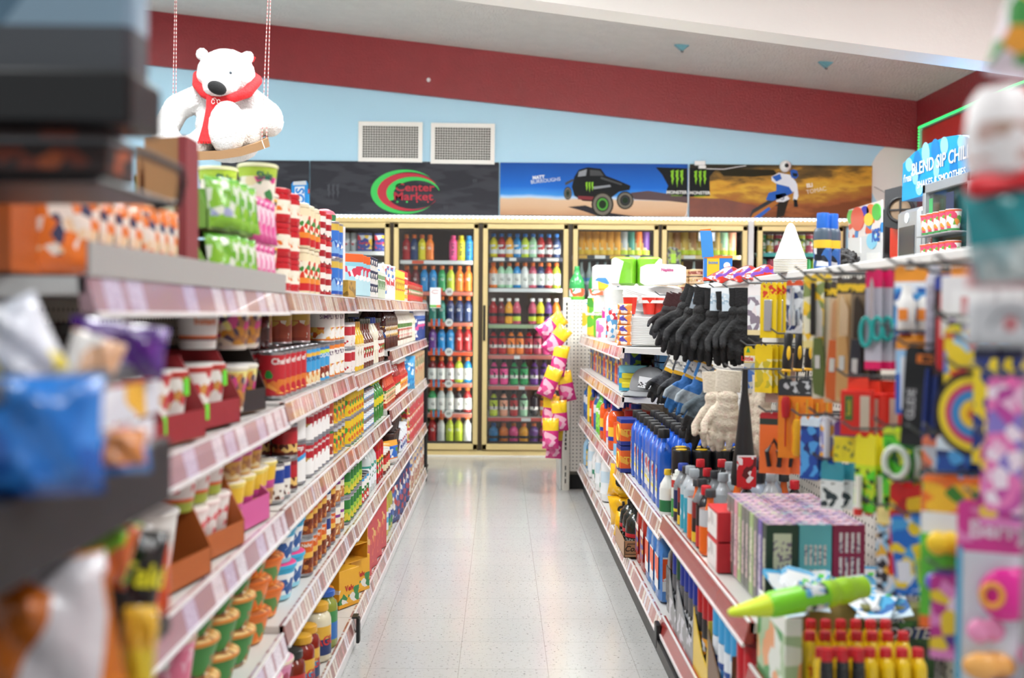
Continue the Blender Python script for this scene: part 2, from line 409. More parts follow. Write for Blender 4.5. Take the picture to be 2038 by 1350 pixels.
# unseen ceiling fixtures, hung low for the added uplights; some added behind the beam
for i, (lx, ly) in enumerate(LAMPS):
    t = thing('unseen_ceiling_light', f'unseen white rectangular hanging light panel, {ORD[i]} from the entrance side of the ceiling', 'light', (lx, ly, ceil_z(lx) - .235), 0, 'hanging light panels')
    fr = MB(); hl = .45 if ly == 6.2 else .65; fr.box(-.29, .29, -hl, hl, -.04, .05)
    ob('hanger', MB().tube([(0, -.5, .05), (0, -.5, .235)], .004, 6).tube([(0, .5, .05), (0, .5, .235)], .004, 6).mesh('hanger', [P('#cccccc', .4)]), t)
    ob('frame', fr.mesh('frame', [P('#e8e8e6', .5)], 0), t)
    ob('diffuser', MB().box(-.25, .25, .05 - hl, hl - .05, -.05, -.041).mesh('diffuser', [P('#ffffff', .5, emit=2.5)], 0), t)
# small ceiling fittings
for i, (px, py, Y) in enumerate(((1358, 121, 8.3), (1645, 158, 8.3))):
    q = at(px, py, Y); q.z = ceil_z(q.x)
    t = thing('ceiling_hook', ('small teal angled bracket on the ceiling over the buggy poster', 'small teal angled bracket on the ceiling over the motocross poster')[i], 'bracket', q)
    ob('bracket', MB().add([(-.06, 0, 0), (.06, 0, 0), (0, -.02, -.05), (-.06, .04, 0), (.06, .04, 0), (0, .04, -.05)], [(0, 2, 1), (3, 4, 5), (0, 3, 5, 2), (1, 2, 5, 4), (0, 1, 4, 3)]).mesh('bracket', [P('#6fa5b0', .4)], 0), t)
    ob('bolt', MB().ball((0, .01, -.05), .012, 8).mesh('bolt', [P('#777777', .4, .8)]), t)
# ------------------------------------------------------------ wall vents
def vent(px0, py0, px1, py1, label):
    a = at(px0, py1, WB - .02); b = at(px1, py0, WB - .02); w, h = b.x - a.x, b.z - a.z
    t = thing('air_vent', label, 'vent', ((a.x + b.x) / 2, WB - .012, (a.z + b.z) / 2))
    t.rotation_euler = (0, math.radians(.3), 0)
    fw = .035; g = MB()
    for x0, x1, z0, z1 in ((-w/2, w/2, h/2 - fw, h/2), (-w/2, w/2, -h/2, -h/2 + fw), (-w/2, -w/2 + fw, -h/2 + fw, h/2 - fw), (w/2 - fw, w/2, -h/2 + fw, h/2 - fw)):
        g.box(x0, x1, -.012, .01, z0, z1)
    mw = P('#f3f1ea', .45)
    ob('frame', g.mesh('frame', [mw], 0), t)
    b1 = MB(); nx, nz = 22, 13; W_, H_ = w - 2 * fw, h - 2 * fw
    for i in range(nx + 1): x = -W_/2 + W_ * i / nx; b1.box(x - .0022, x + .0022, -.008, .004, -H_/2, H_/2)
    for i in range(nz + 1): z = -H_/2 + H_ * i / nz; b1.box(-W_/2, W_/2, -.006, .006, z - .0022, z + .0022)
    ob('grille', b1.mesh('grille', [mw], 0), t)
    ob('backing', MB().box(-W_/2, W_/2, .007, .011, -H_/2, H_/2).mesh('backing', [P('#1f200c', .9, var=.5)], 0), t)
vent(713, 243, 841, 322, 'white square-mesh wall vent, further from the buggy poster')
vent(857, 246, 985, 326, 'white square-mesh wall vent, nearer the buggy poster')
# ------------------------------------------------------------ posters over the coolers
PY = WB - .02
def sgn(px, py, d=0): return at(px, py, PY - d)
def poly_on(pts, mt, parent, name, d, Y=None, thick=.0006):
    q = [at(x, y, PY) for x, y in pts]
    o = ob(name, MB().prism([(v.x, v.z) for v in q], PY - d, PY - d + thick).mesh(name, [mt], 0)); o.parent = parent
    o.matrix_parent_inverse = parent.matrix_world.inverted(); return o
def board(px0, px1, mt, label):
    a = at(px0, 431 + (px0 - 600) * .0075, PY); b = at(px1, 326 + (px1 - 600) * .0105, PY)
    a.z = 2.045; b.z = 2.49
    t = ob('poster', MB().prism([(a.x, a.z), (b.x, a.z), (b.x, b.z), (a.x, b.z)], PY, PY + .015).mesh('poster', [mt], 0))
    return tag(t, label, 'poster')
def stext(s, px, py, size, mt, parent, name='lettering', d=.004, **k):
    q = at(px, py, PY); g = MB(); g.text(s, size, (q.x, PY - d, q.z), 0, **k)
    return ob(name, g.mesh(name, [mt], 0), parent)
def dark_poster():
    m, nt, b = newmat('dark_poster'); tc = nt.nodes.new('ShaderNodeTexCoord'); mp = nt.nodes.new('ShaderNodeMapping')
    mp.inputs['Rotation'].default_value = (0, math.radians(25), 0); mp.inputs['Scale'].default_value = (2.5, 1, 9)
    n = nt.nodes.new('ShaderNodeTexNoise'); n.inputs['Scale'].default_value = 1.2; n.inputs['Detail'].default_value = 2
    nt.links.new(tc.outputs['Object'], mp.inputs[0]); nt.links.new(mp.outputs[0], n.inputs['Vector'])
    nt.links.new(ramp(nt, n.outputs['Fac'], [(0, '#33343a'), (.47, '#33343a'), (.53, '#3e3f45'), (1, '#46474d')], False), b.inputs['Base Color']); b.inputs['Roughness'].default_value = .7; b.inputs['Specular IOR Level'].default_value = .2
    return m
m_dp = dark_poster()
mk = lambda c: P(c, .7, spec=.2)
S0 = board(440, 615, m_dp, 'black poster with a blue drink can above the leftmost cooler door')
can0 = [(583, 362), (610, 360), (613, 366), (613, 424), (609, 428), (584, 428), (580, 424), (580, 367)]
poly_on([(553, 395), (582, 385), (582, 392), (553, 403)], mk('#e0573a'), S0, 'orange_stripe', .001)
poly_on([(600, 380), (616, 376), (616, 384), (600, 388)], mk('#e0573a'), S0, 'orange_stripe', .001)
poly_on([(604, 386), (616, 386), (616, 430), (604, 430)], mk('#3aa0e0'), S0, 'blue_patch', .0014)
poly_on(can0, mk('#2f8fd6'), S0, 'printed_can', .002)
poly_on([(584, 362), (609, 360), (610, 368), (583, 369)], mk('#cfd3d6'), S0, 'can_rim', .003)
poly_on([(587, 372), (606, 371), (606, 424), (587, 424)], mk('#e9eef2'), S0, 'can_panel', .003)
stext('NOS', 597, 400, .075, mk('#1f7fd0'), S0, rot=math.pi / 2, bold=.03, sxy=1.1)
S1 = board(617, 993, m_dp, 'black poster with green and red oval store logo')
def crescent(cx, cy, R, r, ox, oy, yr=.80, n=40, a0=50, a1=330):
    """crescent in px: outer ellipse minus a shifted inner ellipse"""
    o1 = [(cx + R * math.cos(math.radians(t)), cy - R * yr * math.sin(math.radians(t))) for t in [a0 + (a1 - a0) * i / n for i in range(n + 1)]]
    b0, b1 = a0 + 8, a1 - 8
    o2 = [(cx + ox + r * math.cos(math.radians(t)), cy + oy - r * yr * math.sin(math.radians(t))) for t in [b0 + (b1 - b0) * i / n for i in range(n + 1)]]
    return o1, o2
def cres_obj(args, mt, name, d, parent):
    o1, o2 = crescent(*args); g = MB(); n = len(o1)
    A = [at(x, y, PY) for x, y in o1]; B = [at(x, y, PY) for x, y in o2]
    vs = [(v.x, PY - d, v.z) for v in A] + [(v.x, PY - d, v.z) for v in B]
    g.add(vs, [(i, i + 1, n + i + 1, n + i) for i in range(n - 1)])
    return ob(name, g.mesh(name, [mt], 0), parent)
mg, mr = mk('#46c25e'), mk('#b93a48')
cres_obj((805, 382, 67, 60, 9, 0, .66, 40, 40, 322), mg, 'green_crescent', .002, S1)
cres_obj((812, 382, 61, 52, 10, 2, .62, 40, 25, 335), mr, 'red_crescent', .003, S1)
cres_obj((822, 384, 53, 46, 7, 3, .60, 40, 8, 210), mg, 'inner_green_crescent', .004, S1)
stext('Center', 826, 373, .068, mr, S1, sxy=1.25, bold=.02)
stext('Market', 823, 391, .068, mr, S1, sxy=1.25, bold=.02)
for i, (x, cc) in enumerate(((791, mg), (810, mg), (830, mr), (852, mr))):
    poly_on([(x + 2 * math.cos(t), 402 + 2 * math.sin(t)) for t in [k * .785 for k in range(8)]], cc, S1, 'dot', .004)
def claw(cx, cy, h, mt, parent):
    for k in (-1, 0, 1):
        x = cx + k * h * .26
        poly_on([(x - h*.10, cy - h*.42), (x + h*.09, cy - h*.5), (x + h*.07, cy - h*.1), (x + h*.11, cy), (x + h*.05, cy + h*.15), (x + h*.02, cy + h*(.5 if k == 0 else .36)), (x - h*.04, cy + h*.12), (x - h*.02, cy), (x - h*.08, cy - h*.15), (x - h*.05, cy - h*.34)], mt, parent, 'claw_mark', .005)
mgry = mk('#4c4d53')
claw(663, 383, 34, mgry, S1); claw(945, 362, 12, mgry, S1); claw(887, 415, 12, mgry, S1); claw(628, 412, 9, mgry, S1)
def sky_poster():
    m, nt, b = newmat('desert_poster'); tc = nt.nodes.new('ShaderNodeTexCoord'); s = nt.nodes.new('ShaderNodeSeparateXYZ'); nt.links.new(tc.outputs['Generated'], s.inputs[0])
    n = nt.nodes.new('ShaderNodeTexNoise'); n.inputs['Scale'].default_value = 3; nt.links.new(tc.outputs['Object'], n.inputs['Vector'])
    z = mathn(nt, 'ADD', s.outputs[2], mathn(nt, 'MULTIPLY', mathn(nt, 'SUBTRACT', n.outputs['Fac'], .5), .12))
    nt.links.new(ramp(nt, z, [(0, '#b98f6c'), (.12, '#cba684'), (.30, '#d5b696'), (.34, '#b8d4ec'), (.40, '#3a8fdc'), (.55, '#1468c8'), (1, '#0c4a9c')], False), b.inputs['Base Color']); b.inputs['Roughness'].default_value = .6; b.inputs['Specular IOR Level'].default_value = .25
    return m
S2 = board(995, 1369, sky_poster(), 'desert poster with a black off-road buggy leaping under blue sky')
stext('MATT', 1072, 353, .030, mk('#f2f6fa'), S2, bold=.05, rot=.1)
stext('BURROUGHS', 1086, 359.5, .030, mk('#e8eef4'), S2, rot=.12, name='lettering', d=.005)
blk, dgy, lgy = mk('#1b1d1f'), mk('#4b4d4e'), mk('#8d9297')
poly_on([(1305, 333), (1368, 335), (1368, 404), (1330, 400), (1326, 380), (1330, 370), (1318, 348)], blk, S2, 'black_corner', .001)
poly_on([(1255, 384), (1290, 380), (1368, 392), (1368, 402), (1262, 397)], mk('#5a4a4c'), S2, 'distant_crowd', .0012)
poly_on([(1130, 412), (1165, 409), (1200, 422), (1265, 431), (1195, 432), (1160, 420)], mk('#2c2a30'), S2, 'buggy_shadow', .0014)
bug = poly_on([(1138, 372), (1143, 352), (1152, 338), (1170, 333), (1196, 336), (1206, 350), (1232, 360), (1255, 370), (1253, 378), (1232, 382), (1216, 394), (1190, 402), (1160, 400), (1143, 390)], blk, S2, 'buggy_body', .002)
poly_on([(1152, 342), (1168, 337), (1166, 350), (1150, 352)], lgy, S2, 'buggy_window', .003)
poly_on([(1174, 338), (1194, 340), (1202, 350), (1174, 350)], dgy, S2, 'buggy_window', .003)
poly_on([(1124, 364), (1140, 356), (1142, 360), (1126, 369)], dgy, S2, 'buggy_arm', .003)
poly_on([(1180, 372), (1214, 368), (1216, 372), (1182, 377)], lgy, S2, 'buggy_bumper', .003)
poly_on([(1150, 390), (1186, 392), (1184, 399), (1150, 397)], mk('#7a3238'), S2, 'buggy_underside', .003)
poly_on([(1196, 352), (1238, 366), (1237, 369), (1195, 356)], dgy, S2, 'buggy_bar', .003)
def wheel(cx, cy, rx, ry, parent, hubc):
    E = lambda k, n=18: [(cx + rx * k * math.cos(2*math.pi*i/n), cy + ry * k * math.sin(2*math.pi*i/n)) for i in range(n)]
    poly_on(E(1), mk('#26241f'), parent, 'wheel_tyre', .004); poly_on(E(.86), mk('#6f6a60'), parent, 'wheel_tread', .0045)
    poly_on(E(.60), mk('#20221f'), parent, 'wheel_ring', .005); poly_on(E(.50), hubc, parent, 'wheel_hub', .0055); poly_on(E(.34), mk('#20301f'), parent, 'wheel_centre', .006)
wheel(1199, 407, 22, 25, S2, mk('#4f9a3c')); wheel(1244, 399, 17, 18, S2, mk('#35363a')); wheel(1130, 385, 8, 13, S2, mk('#50544e'))
m_mg = mk('#86c232')
claw(1173, 373, 22, m_mg, S2); claw(1347, 356, 36, m_mg, S2)
stext('MONSTER', 1347, 383, .028, mk('#e8eae6'), S2, bold=.03, sxy=1.05); stext('ENERGY', 1347, 389.5, .013, m_mg, S2, sxy=1.4)
def field_poster():
    m, nt, b = newmat('field_poster'); tc = nt.nodes.new('ShaderNodeTexCoord'); s = nt.nodes.new('ShaderNodeSeparateXYZ'); nt.links.new(tc.outputs['Generated'], s.inputs[0])
    mp = nt.nodes.new('ShaderNodeMapping'); mp.inputs['Scale'].default_value = (2.2, 1, 7); nt.links.new(tc.outputs['Object'], mp.inputs[0])
    n = nt.nodes.new('ShaderNodeTexNoise'); n.inputs['Scale'].default_value = 2.0; n.inputs['Detail'].default_value = 6; nt.links.new(mp.outputs[0], n.inputs['Vector'])
    z = mathn(nt, 'ADD', mathn(nt, 'SUBTRACT', s.outputs[2], mathn(nt, 'MULTIPLY', s.outputs[0], .30)), mathn(nt, 'MULTIPLY', mathn(nt, 'SUBTRACT', n.outputs['Fac'], .42), .9))
    nt.links.new(ramp(nt, z, [(0, '#7a4324'), (.15, '#9a5a30'), (.3, '#a9752e'), (.45, '#d3a63a'), (.6, '#c8922f'), (.75, '#6d5326'), (1, '#2e2a1e')], False), b.inputs['Base Color']); b.inputs['Roughness'].default_value = .6; b.inputs['Specular IOR Level'].default_value = .25
    return m
S3 = board(1372, 1736, field_poster(), 'golden field poster with a blue motocross rider')
poly_on([(1372, 334), (1426, 336), (1412, 352), (1413, 390), (1372, 392)], blk, S3, 'black_corner', .001)
poly_on([(1426, 336), (1540, 338), (1548, 348), (1500, 352), (1440, 350)], mk('#2a2618'), S3, 'dark_trees', .001)
poly_on([(1372, 394), (1440, 396), (1505, 410), (1515, 420), (1500, 435), (1372, 432)], P('#74341d', .5, var=.6), S3, 'churned_soil', .0012)
claw(1393, 356, 34, m_mg, S3); stext('MONSTER', 1393, 384, .028, mk('#e8eae6'), S3, bold=.03, sxy=1.05); stext('ENERGY', 1393, 390.5, .013, m_mg, S3, sxy=1.4)
stext('ELI', 1611, 369, .034, mk('#f4f1ea'), S3, bold=.05, rot=.15); stext('TOMAC', 1624, 379, .034, mk('#e9e3d8'), S3, rot=.2, d=.005)
bl1, wh1 = mk('#2f62b8'), mk('#e3e8ef')
poly_on([(1492, 432), (1497, 418), (1540, 392), (1560, 388), (1572, 396), (1560, 406), (1530, 414), (1508, 434)], mk('#35383c'), S3, 'motorcycle_frame', .002)
poly_on([(1494, 434), (1499, 425), (1545, 398), (1550, 404), (1512, 432)], mk('#a86a30'), S3, 'motorcycle_track', .0025)
poly_on([(1500, 433), (1530, 412), (1534, 416), (1512, 434)], bl1, S3, 'motorcycle_fender', .003)
poly_on([(1543, 388), (1562, 384), (1572, 396), (1560, 402), (1545, 402)], wh1, S3, 'number_plate', .0035); stext('3', 1558, 393, .05, mk('#1a2a5a'), S3, rot=-.2)
poly_on([(1535, 352), (1550, 344), (1572, 348), (1584, 362), (1586, 378), (1570, 386), (1548, 382), (1545, 366), (1536, 360)], wh1, S3, 'rider_jersey', .003)
poly_on([(1545, 366), (1570, 372), (1578, 384), (1552, 396), (1536, 400), (1524, 398), (1530, 384), (1545, 380)], bl1, S3, 'rider_trousers', .0035)
poly_on([(1536, 352), (1552, 346), (1556, 356), (1545, 362)], bl1, S3, 'rider_shoulder', .0037)
poly_on([(1576, 356), (1586, 366), (1589, 390), (1584, 404), (1578, 398), (1580, 380)], wh1, S3, 'rider_arm', .004)
poly_on([(1579, 396), (1586, 398), (1588, 412), (1580, 412)], blk, S3, 'rider_glove', .0045)
poly_on([(1572, 340), (1578, 337), (1586, 340), (1589, 350), (1584, 356), (1575, 354)], bl1, S3, 'rider_helmet', .0045)
poly_on([(1577, 344), (1587, 346), (1586, 352), (1578, 351)], blk, S3, 'rider_goggles', .005)
poly_on([(1548, 402), (1570, 398), (1560, 430), (1545, 434)], mk('#2b2620'), S3, 'front_wheel', .0022)
# white ball camera, sensor box and thin cables
q = at(1563, 331, PY - .02); t = thing('security_camera', 'white ball security camera on top edge of motocross poster', 'camera', q)
ob('housing', MB().ball((0, 0, 0), .05).mesh('housing', [P('#f0f0ee', .35)]), t)
ob('lens', MB().ball((0, -.036, 0), (.022, .018, .022)).mesh('lens', [P('#101010', .2)]), t)
q = at(1392, 328, PY); t = thing('sensor_box', 'small white sensor box above black poster corner', 'sensor', (q.x, PY - .02, q.z + .01))
ob('housing', MB().box(-.045, .045, -.02, .02, -.018, .018, bev=.004).mesh('housing', [P('#f0f0ee', .4)]), t)
ob('plug', MB().box(-.01, .05, -.018, .018, -.045, -.02, bev=.004).mesh('plug', [P('#f0f0ee', .4)]), t)
pts = [at(x, y, PY - .012) for x, y in ((1405, 336), (1440, 337), (1470, 332), (1485, 330))]
tag(ob('cable', MB().tube(pts, .0035, 5).mesh('cable', [P('#eeeeee', .5)])), 'thin white cable running along the poster top edge', 'cable')
pts = [at(x, y, PY - .012) for x, y in ((1371, 336), (1370, 400), (1367, 425), (1362, 434), (1330, 445))]
tag(ob('cable', MB().tube(pts, .0035, 5).mesh('cable', [P('#eeeeee', .5)])), 'thin white cable hanging between the two colour posters', 'cable')
q = at(853, 159, WB - .04); tag(ob('wall_knob', MB().ball(q, .018, 10).mesh('wall_knob', [P('#f0f0f0', .4)])), 'small white round knob on the dark red band', 'knob')
# ------------------------------------------------------------ red poster and green strip on the side wall
XW = 3.5
def wp(px, py): return atX(px, py, XW)
a = wp(1836, 262); z0, z1 = 2.35, 2.80
t = ob('chili_poster', MB().box(XW + .003, XW + .018, 5.9, 9.05, 2.1, 2.76).mesh('chili_poster', [P('#c5302c', .4, var=.15)], 0)); tag(t, 'red food poster with a bowl of chili on the side wall', 'poster')
bc = Vector((XW, 8.12, 2.56))
ring = [(XW + .001, bc.y + .26 * math.cos(k * math.pi / 12), bc.z - .02 - .2 * abs(math.sin(k * math.pi / 12)) if k <= 12 else 0) for k in range(13)]
ob('printed_bowl', MB().add(ring, [tuple(range(13))]).mesh('printed_bowl', [P('#c98a5a', .5)], 0), t)
ob('printed_chili', MB().add([(XW, bc.y + .24 * math.cos(k * math.pi / 10), bc.z - .02 + .07 * math.sin(k * math.pi / 10)) for k in range(20)], [tuple(range(20))]).mesh('printed_chili', [P('#a8431f', .5, var=.5)], 0), t)
t = thing('led_strip', 'green LED strip light edging the red poster', 'light strip', (XW, 9.08, 2.79))
ob('tape', MB().box(-.012, .015, -3.3, 0, -.012, .012).box(-.012, .015, -.012, .012, -.45, 0).mesh('tape', [P('#8ac8a0', .5, emit=.15)], 0), t)
g = MB()
for i in range(130): g.box(-.018, -.011, -i * .025 - .009, -i * .025, -.006, .006)
for i in range(18): g.box(-.018, -.011, -.005, .005, -i * .025 - .009, -i * .025)
ob('diodes', g.mesh('diodes', [P('#18e060', .5, emit=2.5)], 0), t)
# white cooler-top LED strip
t = thing('led_strip', 'white dotted LED strip light above the cooler doors', 'light strip', (0, WB - .05, 2.022))
xa, xb = at(560, 437, WB).x, at(1700, 445, WB).x
ob('tape', MB().box(xa, xb, .0, .03, -.013, .013).mesh('tape', [P('#f2f4f6', .5, emit=.25)], 0), t)
g = MB(); n = int((xb - xa) / .037)
for i in range(n): g.ball((xa + i * .037, -.004, 0), .0105, 8)
ob('diodes', g.mesh('diodes', [P('#ffffff', .5, emit=5)]), t)
# ------------------------------------------------------------ glass-door coolers
m_gold = P('#dcc68c', .36, .2, bump=(200, .08, .002), name='champagne_aluminium')
m_gold2 = P('#8a7340', .4, .3)
def glassmat():
    m, nt, b = newmat('door_glass'); nt.nodes.remove(b)
    tr = nt.nodes.new('ShaderNodeBsdfTransparent'); tr.inputs[0].default_value = (.93, .95, .95, 1)
    gl = nt.nodes.new('ShaderNodeBsdfGlossy'); gl.inputs['Roughness'].default_value = .02
    fr = nt.nodes.new('ShaderNodeFresnel'); fr.inputs[0].default_value = 1.45; mx = nt.nodes.new('ShaderNodeMixShader')
    nt.links.new(mathn(nt, 'MULTIPLY', fr.outputs[0], .9), mx.inputs[0]); nt.links.new(tr.outputs[0], mx.inputs[1]); nt.links.new(gl.outputs[0], mx.inputs[2])
    nt.links.new(mx.outputs[0], nt.nodes['Material Output'].inputs[0]); return m
m_glass = glassmat()
YC = 9.20; SCL = F / YC
pxX = lambda px, Y=YC: (px - 996) * Y / F
ZT, ZB = 1.965, .055
def zc(py, Y=YC): return CAMZ + (622 - py) * Y / F
DOORS = [(607, 776), (784, 952), (960.5, 1130), (1139, 1309), (1315.5, 1485.5), (1506, 1676)]
SHELF = {0: [503, 562, 625, 690, 760, 830], 1: [520, 582, 643, 701, 764, 824], 2: [513, 574, 646, 707, 768, 831], 3: [507, 578, 645, 710], 4: [506, 575, 645, 710], 5: [500, 562, 630]}
SC_ = {0: ['#dfe3e6'], 1: ['#e8ecee', '#e0806c', '#e0806c', '#e0552c', '#e0806c', '#e0806c'], 2: ['#3b3f52', '#eceeee', '#9fb58c', '#cf7a70', '#cf7a70', '#c9504a'], 3: ['#3a3c3a'], 4: ['#d9c58f'], 5: ['#57c0bb']}
def STRIP(d, k): c = SC_[d]; return P(c[k % len(c)], .4)
cabs = []
for ci, (x0, x1, ds, lab) in enumerate(((598, 1488, (0, 1, 2, 3, 4), 'long gold-framed beverage cooler with five glass doors'), (1499, 1690, (5,), 'gold-framed beverage cooler beyond the pale mullion'))):
    A, B = pxX(x0), pxX(x1)
    t = thing('beverage_cooler', lab, 'cooler', ((A + B) / 2, YC, 0)); ox = (A + B) / 2
    ob('header', MB().box(A - ox, B - ox, -.005, .1, ZT + .008, 2.02, bev=.004).mesh('header', [m_gold]), t)
    ob('base_rail', MB().box(A - ox, B - ox, -.01, .1, .005, .045, bev=.003).mesh('base_rail', [m_gold]), t)
    ob('interior', MB().box(A - ox, B - ox, .82, .84, 0, 2.02).box(A - ox, B - ox, .1, .82, 1.985, 2.02).box(A - ox, B - ox, .1, .82, .0, .05).box(A - ox, A - ox + .01, .1, .82, 0, 2).box(B - ox - .01, B - ox, .1, .82, 0, 2).mesh('interior', [P('#6a5448', .6)], 0), t)
    for d in ds:
        a, b = pxX(DOORS[d][0]) - ox, pxX(DOORS[d][1]) - ox; fw = .042
        dr = MB()
        dr.box(a, b, -.03, .012, ZT - fw, ZT, bev=.004).box(a, b, -.03, .012, ZB, ZB + .05, bev=.004)
        dr.box(a, a + fw, -.03, .012, ZB, ZT, bev=.004).box(b - fw, b, -.03, .012, ZB, ZT, bev=.004)
        dd = ob('door', dr.mesh('door', [m_gold]), t)
        ob('glass_pane', MB().box(a + fw - .003, b - fw + .003, -.01, -.004, ZB + .04, ZT - fw + .003).mesh('glass_pane', [m_glass], 0), dd)
        g = MB()
        for (e0, e1, f0, f1) in ((a + fw, b - fw, ZT - fw - .012, ZT - fw), (a + fw, b - fw, ZB + .05, ZB + .07), (a + fw, a + fw + .008, ZB + .05, ZT - fw), (b - fw - .008, b - fw, ZB + .05, ZT - fw)): g.box(e0, e1, -.012, 0, f0, f1)
        ob('gasket', g.mesh('gasket', [P('#2b2620', .6)], 0), dd)
        hx_ = a + .012 if d in (2,) else b - .03 if d in (1,) else a + .012
        if d == 2: ob('handle', MB().box(hx_ - .006, hx_ + .012, -.05, -.028, .98, 1.28, bev=.004).mesh('handle', [P('#1c1a18', .4)]), dd)
        ob('mullion', MB().box(b - .004, b + .034, .012, .09, .045, ZT + .01).mesh('mullion', [P('#4a3c28', .5)], 0), t)
        ob('interior_lamp', MB().box(b - .02, b - .004, .06, .075, .15, 1.9).mesh('interior_lamp', [P('#ffffff', .5, emit=34)], 0), t)
        for k, py in enumerate(SHELF[d]):
            z = zc(py, YC + .12)
            sh = ob('shelf', MB().box(a + .01, b - .01, .1, .75, z - .012, z).mesh('shelf', [P('#c9c9c4', .5)], 0), t)
            ob('price_strip', MB().box(a + .015, b - .015, .085, .099, z - .032, z - .001).mesh('price_strip', [STRIP(d, k)], 0), sh)
        zz = .095
        ob('floor_grate', MB().box(a + .01, b - .01, .08, .75, .05, zz).mesh('floor_grate', [P('#3a3a42', .5)], 0), t)
    cabs.append(t)
ob('centre_post', MB().box(pxX(1488), pxX(1499), 9.195, 9.25, 0, 2.02).mesh('centre_post', [P('#d8d8d8', .4)], 0), wback)
ob('plinth', MB().box(pxX(598), 2.95, YC - .035, YC + .04, 0, .008).mesh('plinth', [P('#e6e2d8', .5)], 0), wback)
# ------------------------------------------------------------ kinds of product
m_tin = P('#b9bcbf', .3, .85)
WHT = '#f2f0ea'
FOODS = ['#7a3b1c', '#b5602a', '#d98a3c', '#efc76a', '#a03020']
def can(kind, r, h, bands, pic=None, txt=None, tcol='#ffffff', ts=.02, tz=.7, seg=18, wave=0, tin=None, bold=.02, cat='can', shear=0):
    g = MB(); g.lathe([(r*.93, 0), (r*.99, .002), (r*.99, .005), (r*.965, .008), (r*.965, h-.008), (r*.99, h-.005), (r*.99, h-.001), (r*.93, h), (r*.90, h-.004), (0, h-.004)], 0, seg)
    parts = []
    l = MB(); l.lathe([(r*.975, .008), (r*.975, h-.008)], 0, seg, arc=(0, 2*math.pi)); mats = [PR(bands, pic, wave=wave)]
    if txt: l.text(txt, ts, (0, 0, h*tz), 1, cyl=r*.985, bold=bold, shear=shear); mats.append(P(tcol, .4))
    parts.append(('label', l.mesh('label', mats)))
    return Proto(kind, cat, g.mesh(kind, [tin or m_tin]), parts)
def bottle(kind, r, h, liquid, cap, bands, lz=(.25, .6), shape='round', capr=.45, caph=.12, txt=None, tcol='#ffffff', ts=.02, sx=1, sy=1, p=2, seg=16, rough=.15, rot=0, pic=None, cat='bottle', trot=None, tsh=0, waist=0):
    H = h
    if shape == 'round': pr = [(r*.8, 0), (r*.97, .004), (r, .012), (r*(1-waist), H*.35), (r*(1-waist), H*.5), (r, H*.58), (r*.92, H*.68), (r*.6, H*.78), (r*.40, H*.84), (r*.38, H*(1-caph)+.002)]
    elif shape == 'long': pr = [(r*.85, 0), (r, .006), (r, H*.5), (r*.9, H*.58), (r*.5, H*.68), (r*.32, H*.8), (r*.32, H*(1-caph)+.002)]
    elif shape == 'wide': pr = [(r*.9, 0), (r, .008), (r, H*.72), (r*.9, H*.8), (r*.62, H*.86), (r*.58, H*(1-caph)+.002)]
    elif shape == 'cyl': pr = [(r*.95, 0), (r, .004), (r, H*.8), (r*.93, H*.84), (r*.85, H*.86), (r*.85, H*(1-caph)+.002)]
    g = MB().lathe(pr, 0, seg, sx, sy, p)
    c = MB(); z0 = H*(1-caph); rc = r*capr
    c.lathe([(rc, z0), (rc*1.02, z0+.002), (rc, H-.002), (rc*.9, H), (0, H)], 0, 12, 1, 1 if p == 2 else 1)
    parts = [('cap', c.mesh('cap', [P(cap, .35)]))]
    if bands:
        rr = r*(1 - waist*.9) if shape == 'round' else r
        l = MB(); l.lathe([(rr*1.008, H*lz[0]), (rr*1.008, H*lz[1])], 0, seg, sx, sy, p, arc=(0, 2*math.pi)); mats = [PR(bands, pic, rough=.3)]
        if txt:
            tz = H*(lz[0]+lz[1])/2
            if p == 2: l.text(txt, ts, (0, 0, tz), 1, cyl=rr*1.02, bold=.03, rot=trot or 0, shear=tsh)
            else: l.text(txt, ts, (0, -r*sy*1.012, tz), 1, bold=.03, rot=trot or 0, shear=tsh)
            mats.append(P(tcol, .4))
        parts.append(('label', l.mesh('label', mats)))
    return Proto(kind, cat, g.mesh(kind, [P(liquid, rough, coat=.4)]), parts)
def carton(kind, w, d, h, bands, pic=None, txt=None, tcol='#ffffff', ts=.03, tz=.65, trot=0, cat='box', rough=.4, bev=.0015, panel=None, shear=0):
    g = MB().box(-w/2, w/2, -d/2, d/2, 0, h, bev=bev); parts = []
    if txt or panel:
        l = MB(); mats = []
        if panel:
            l.box(-w*panel[1]/2, w*panel[1]/2, -d/2-.0008, -d/2+.0002, h*panel[2], h*panel[3], 0); mats.append(PR([(0, panel[0])], panel[4] if len(panel) > 4 else None))
        if txt:
            for i, t in enumerate(txt.split('\n')): l.text(t, ts, (0, -d/2-.0014, h*tz - i*ts*1.25), len(mats), rot=trot, bold=.03, shear=shear)
            mats.append(P(tcol, .4))
        parts.append(('printed_panel', l.mesh('printed_panel', mats, 0)))
    return Proto(kind, cat, g.mesh(kind, [PR(bands, pic, rough=rough)]), parts)
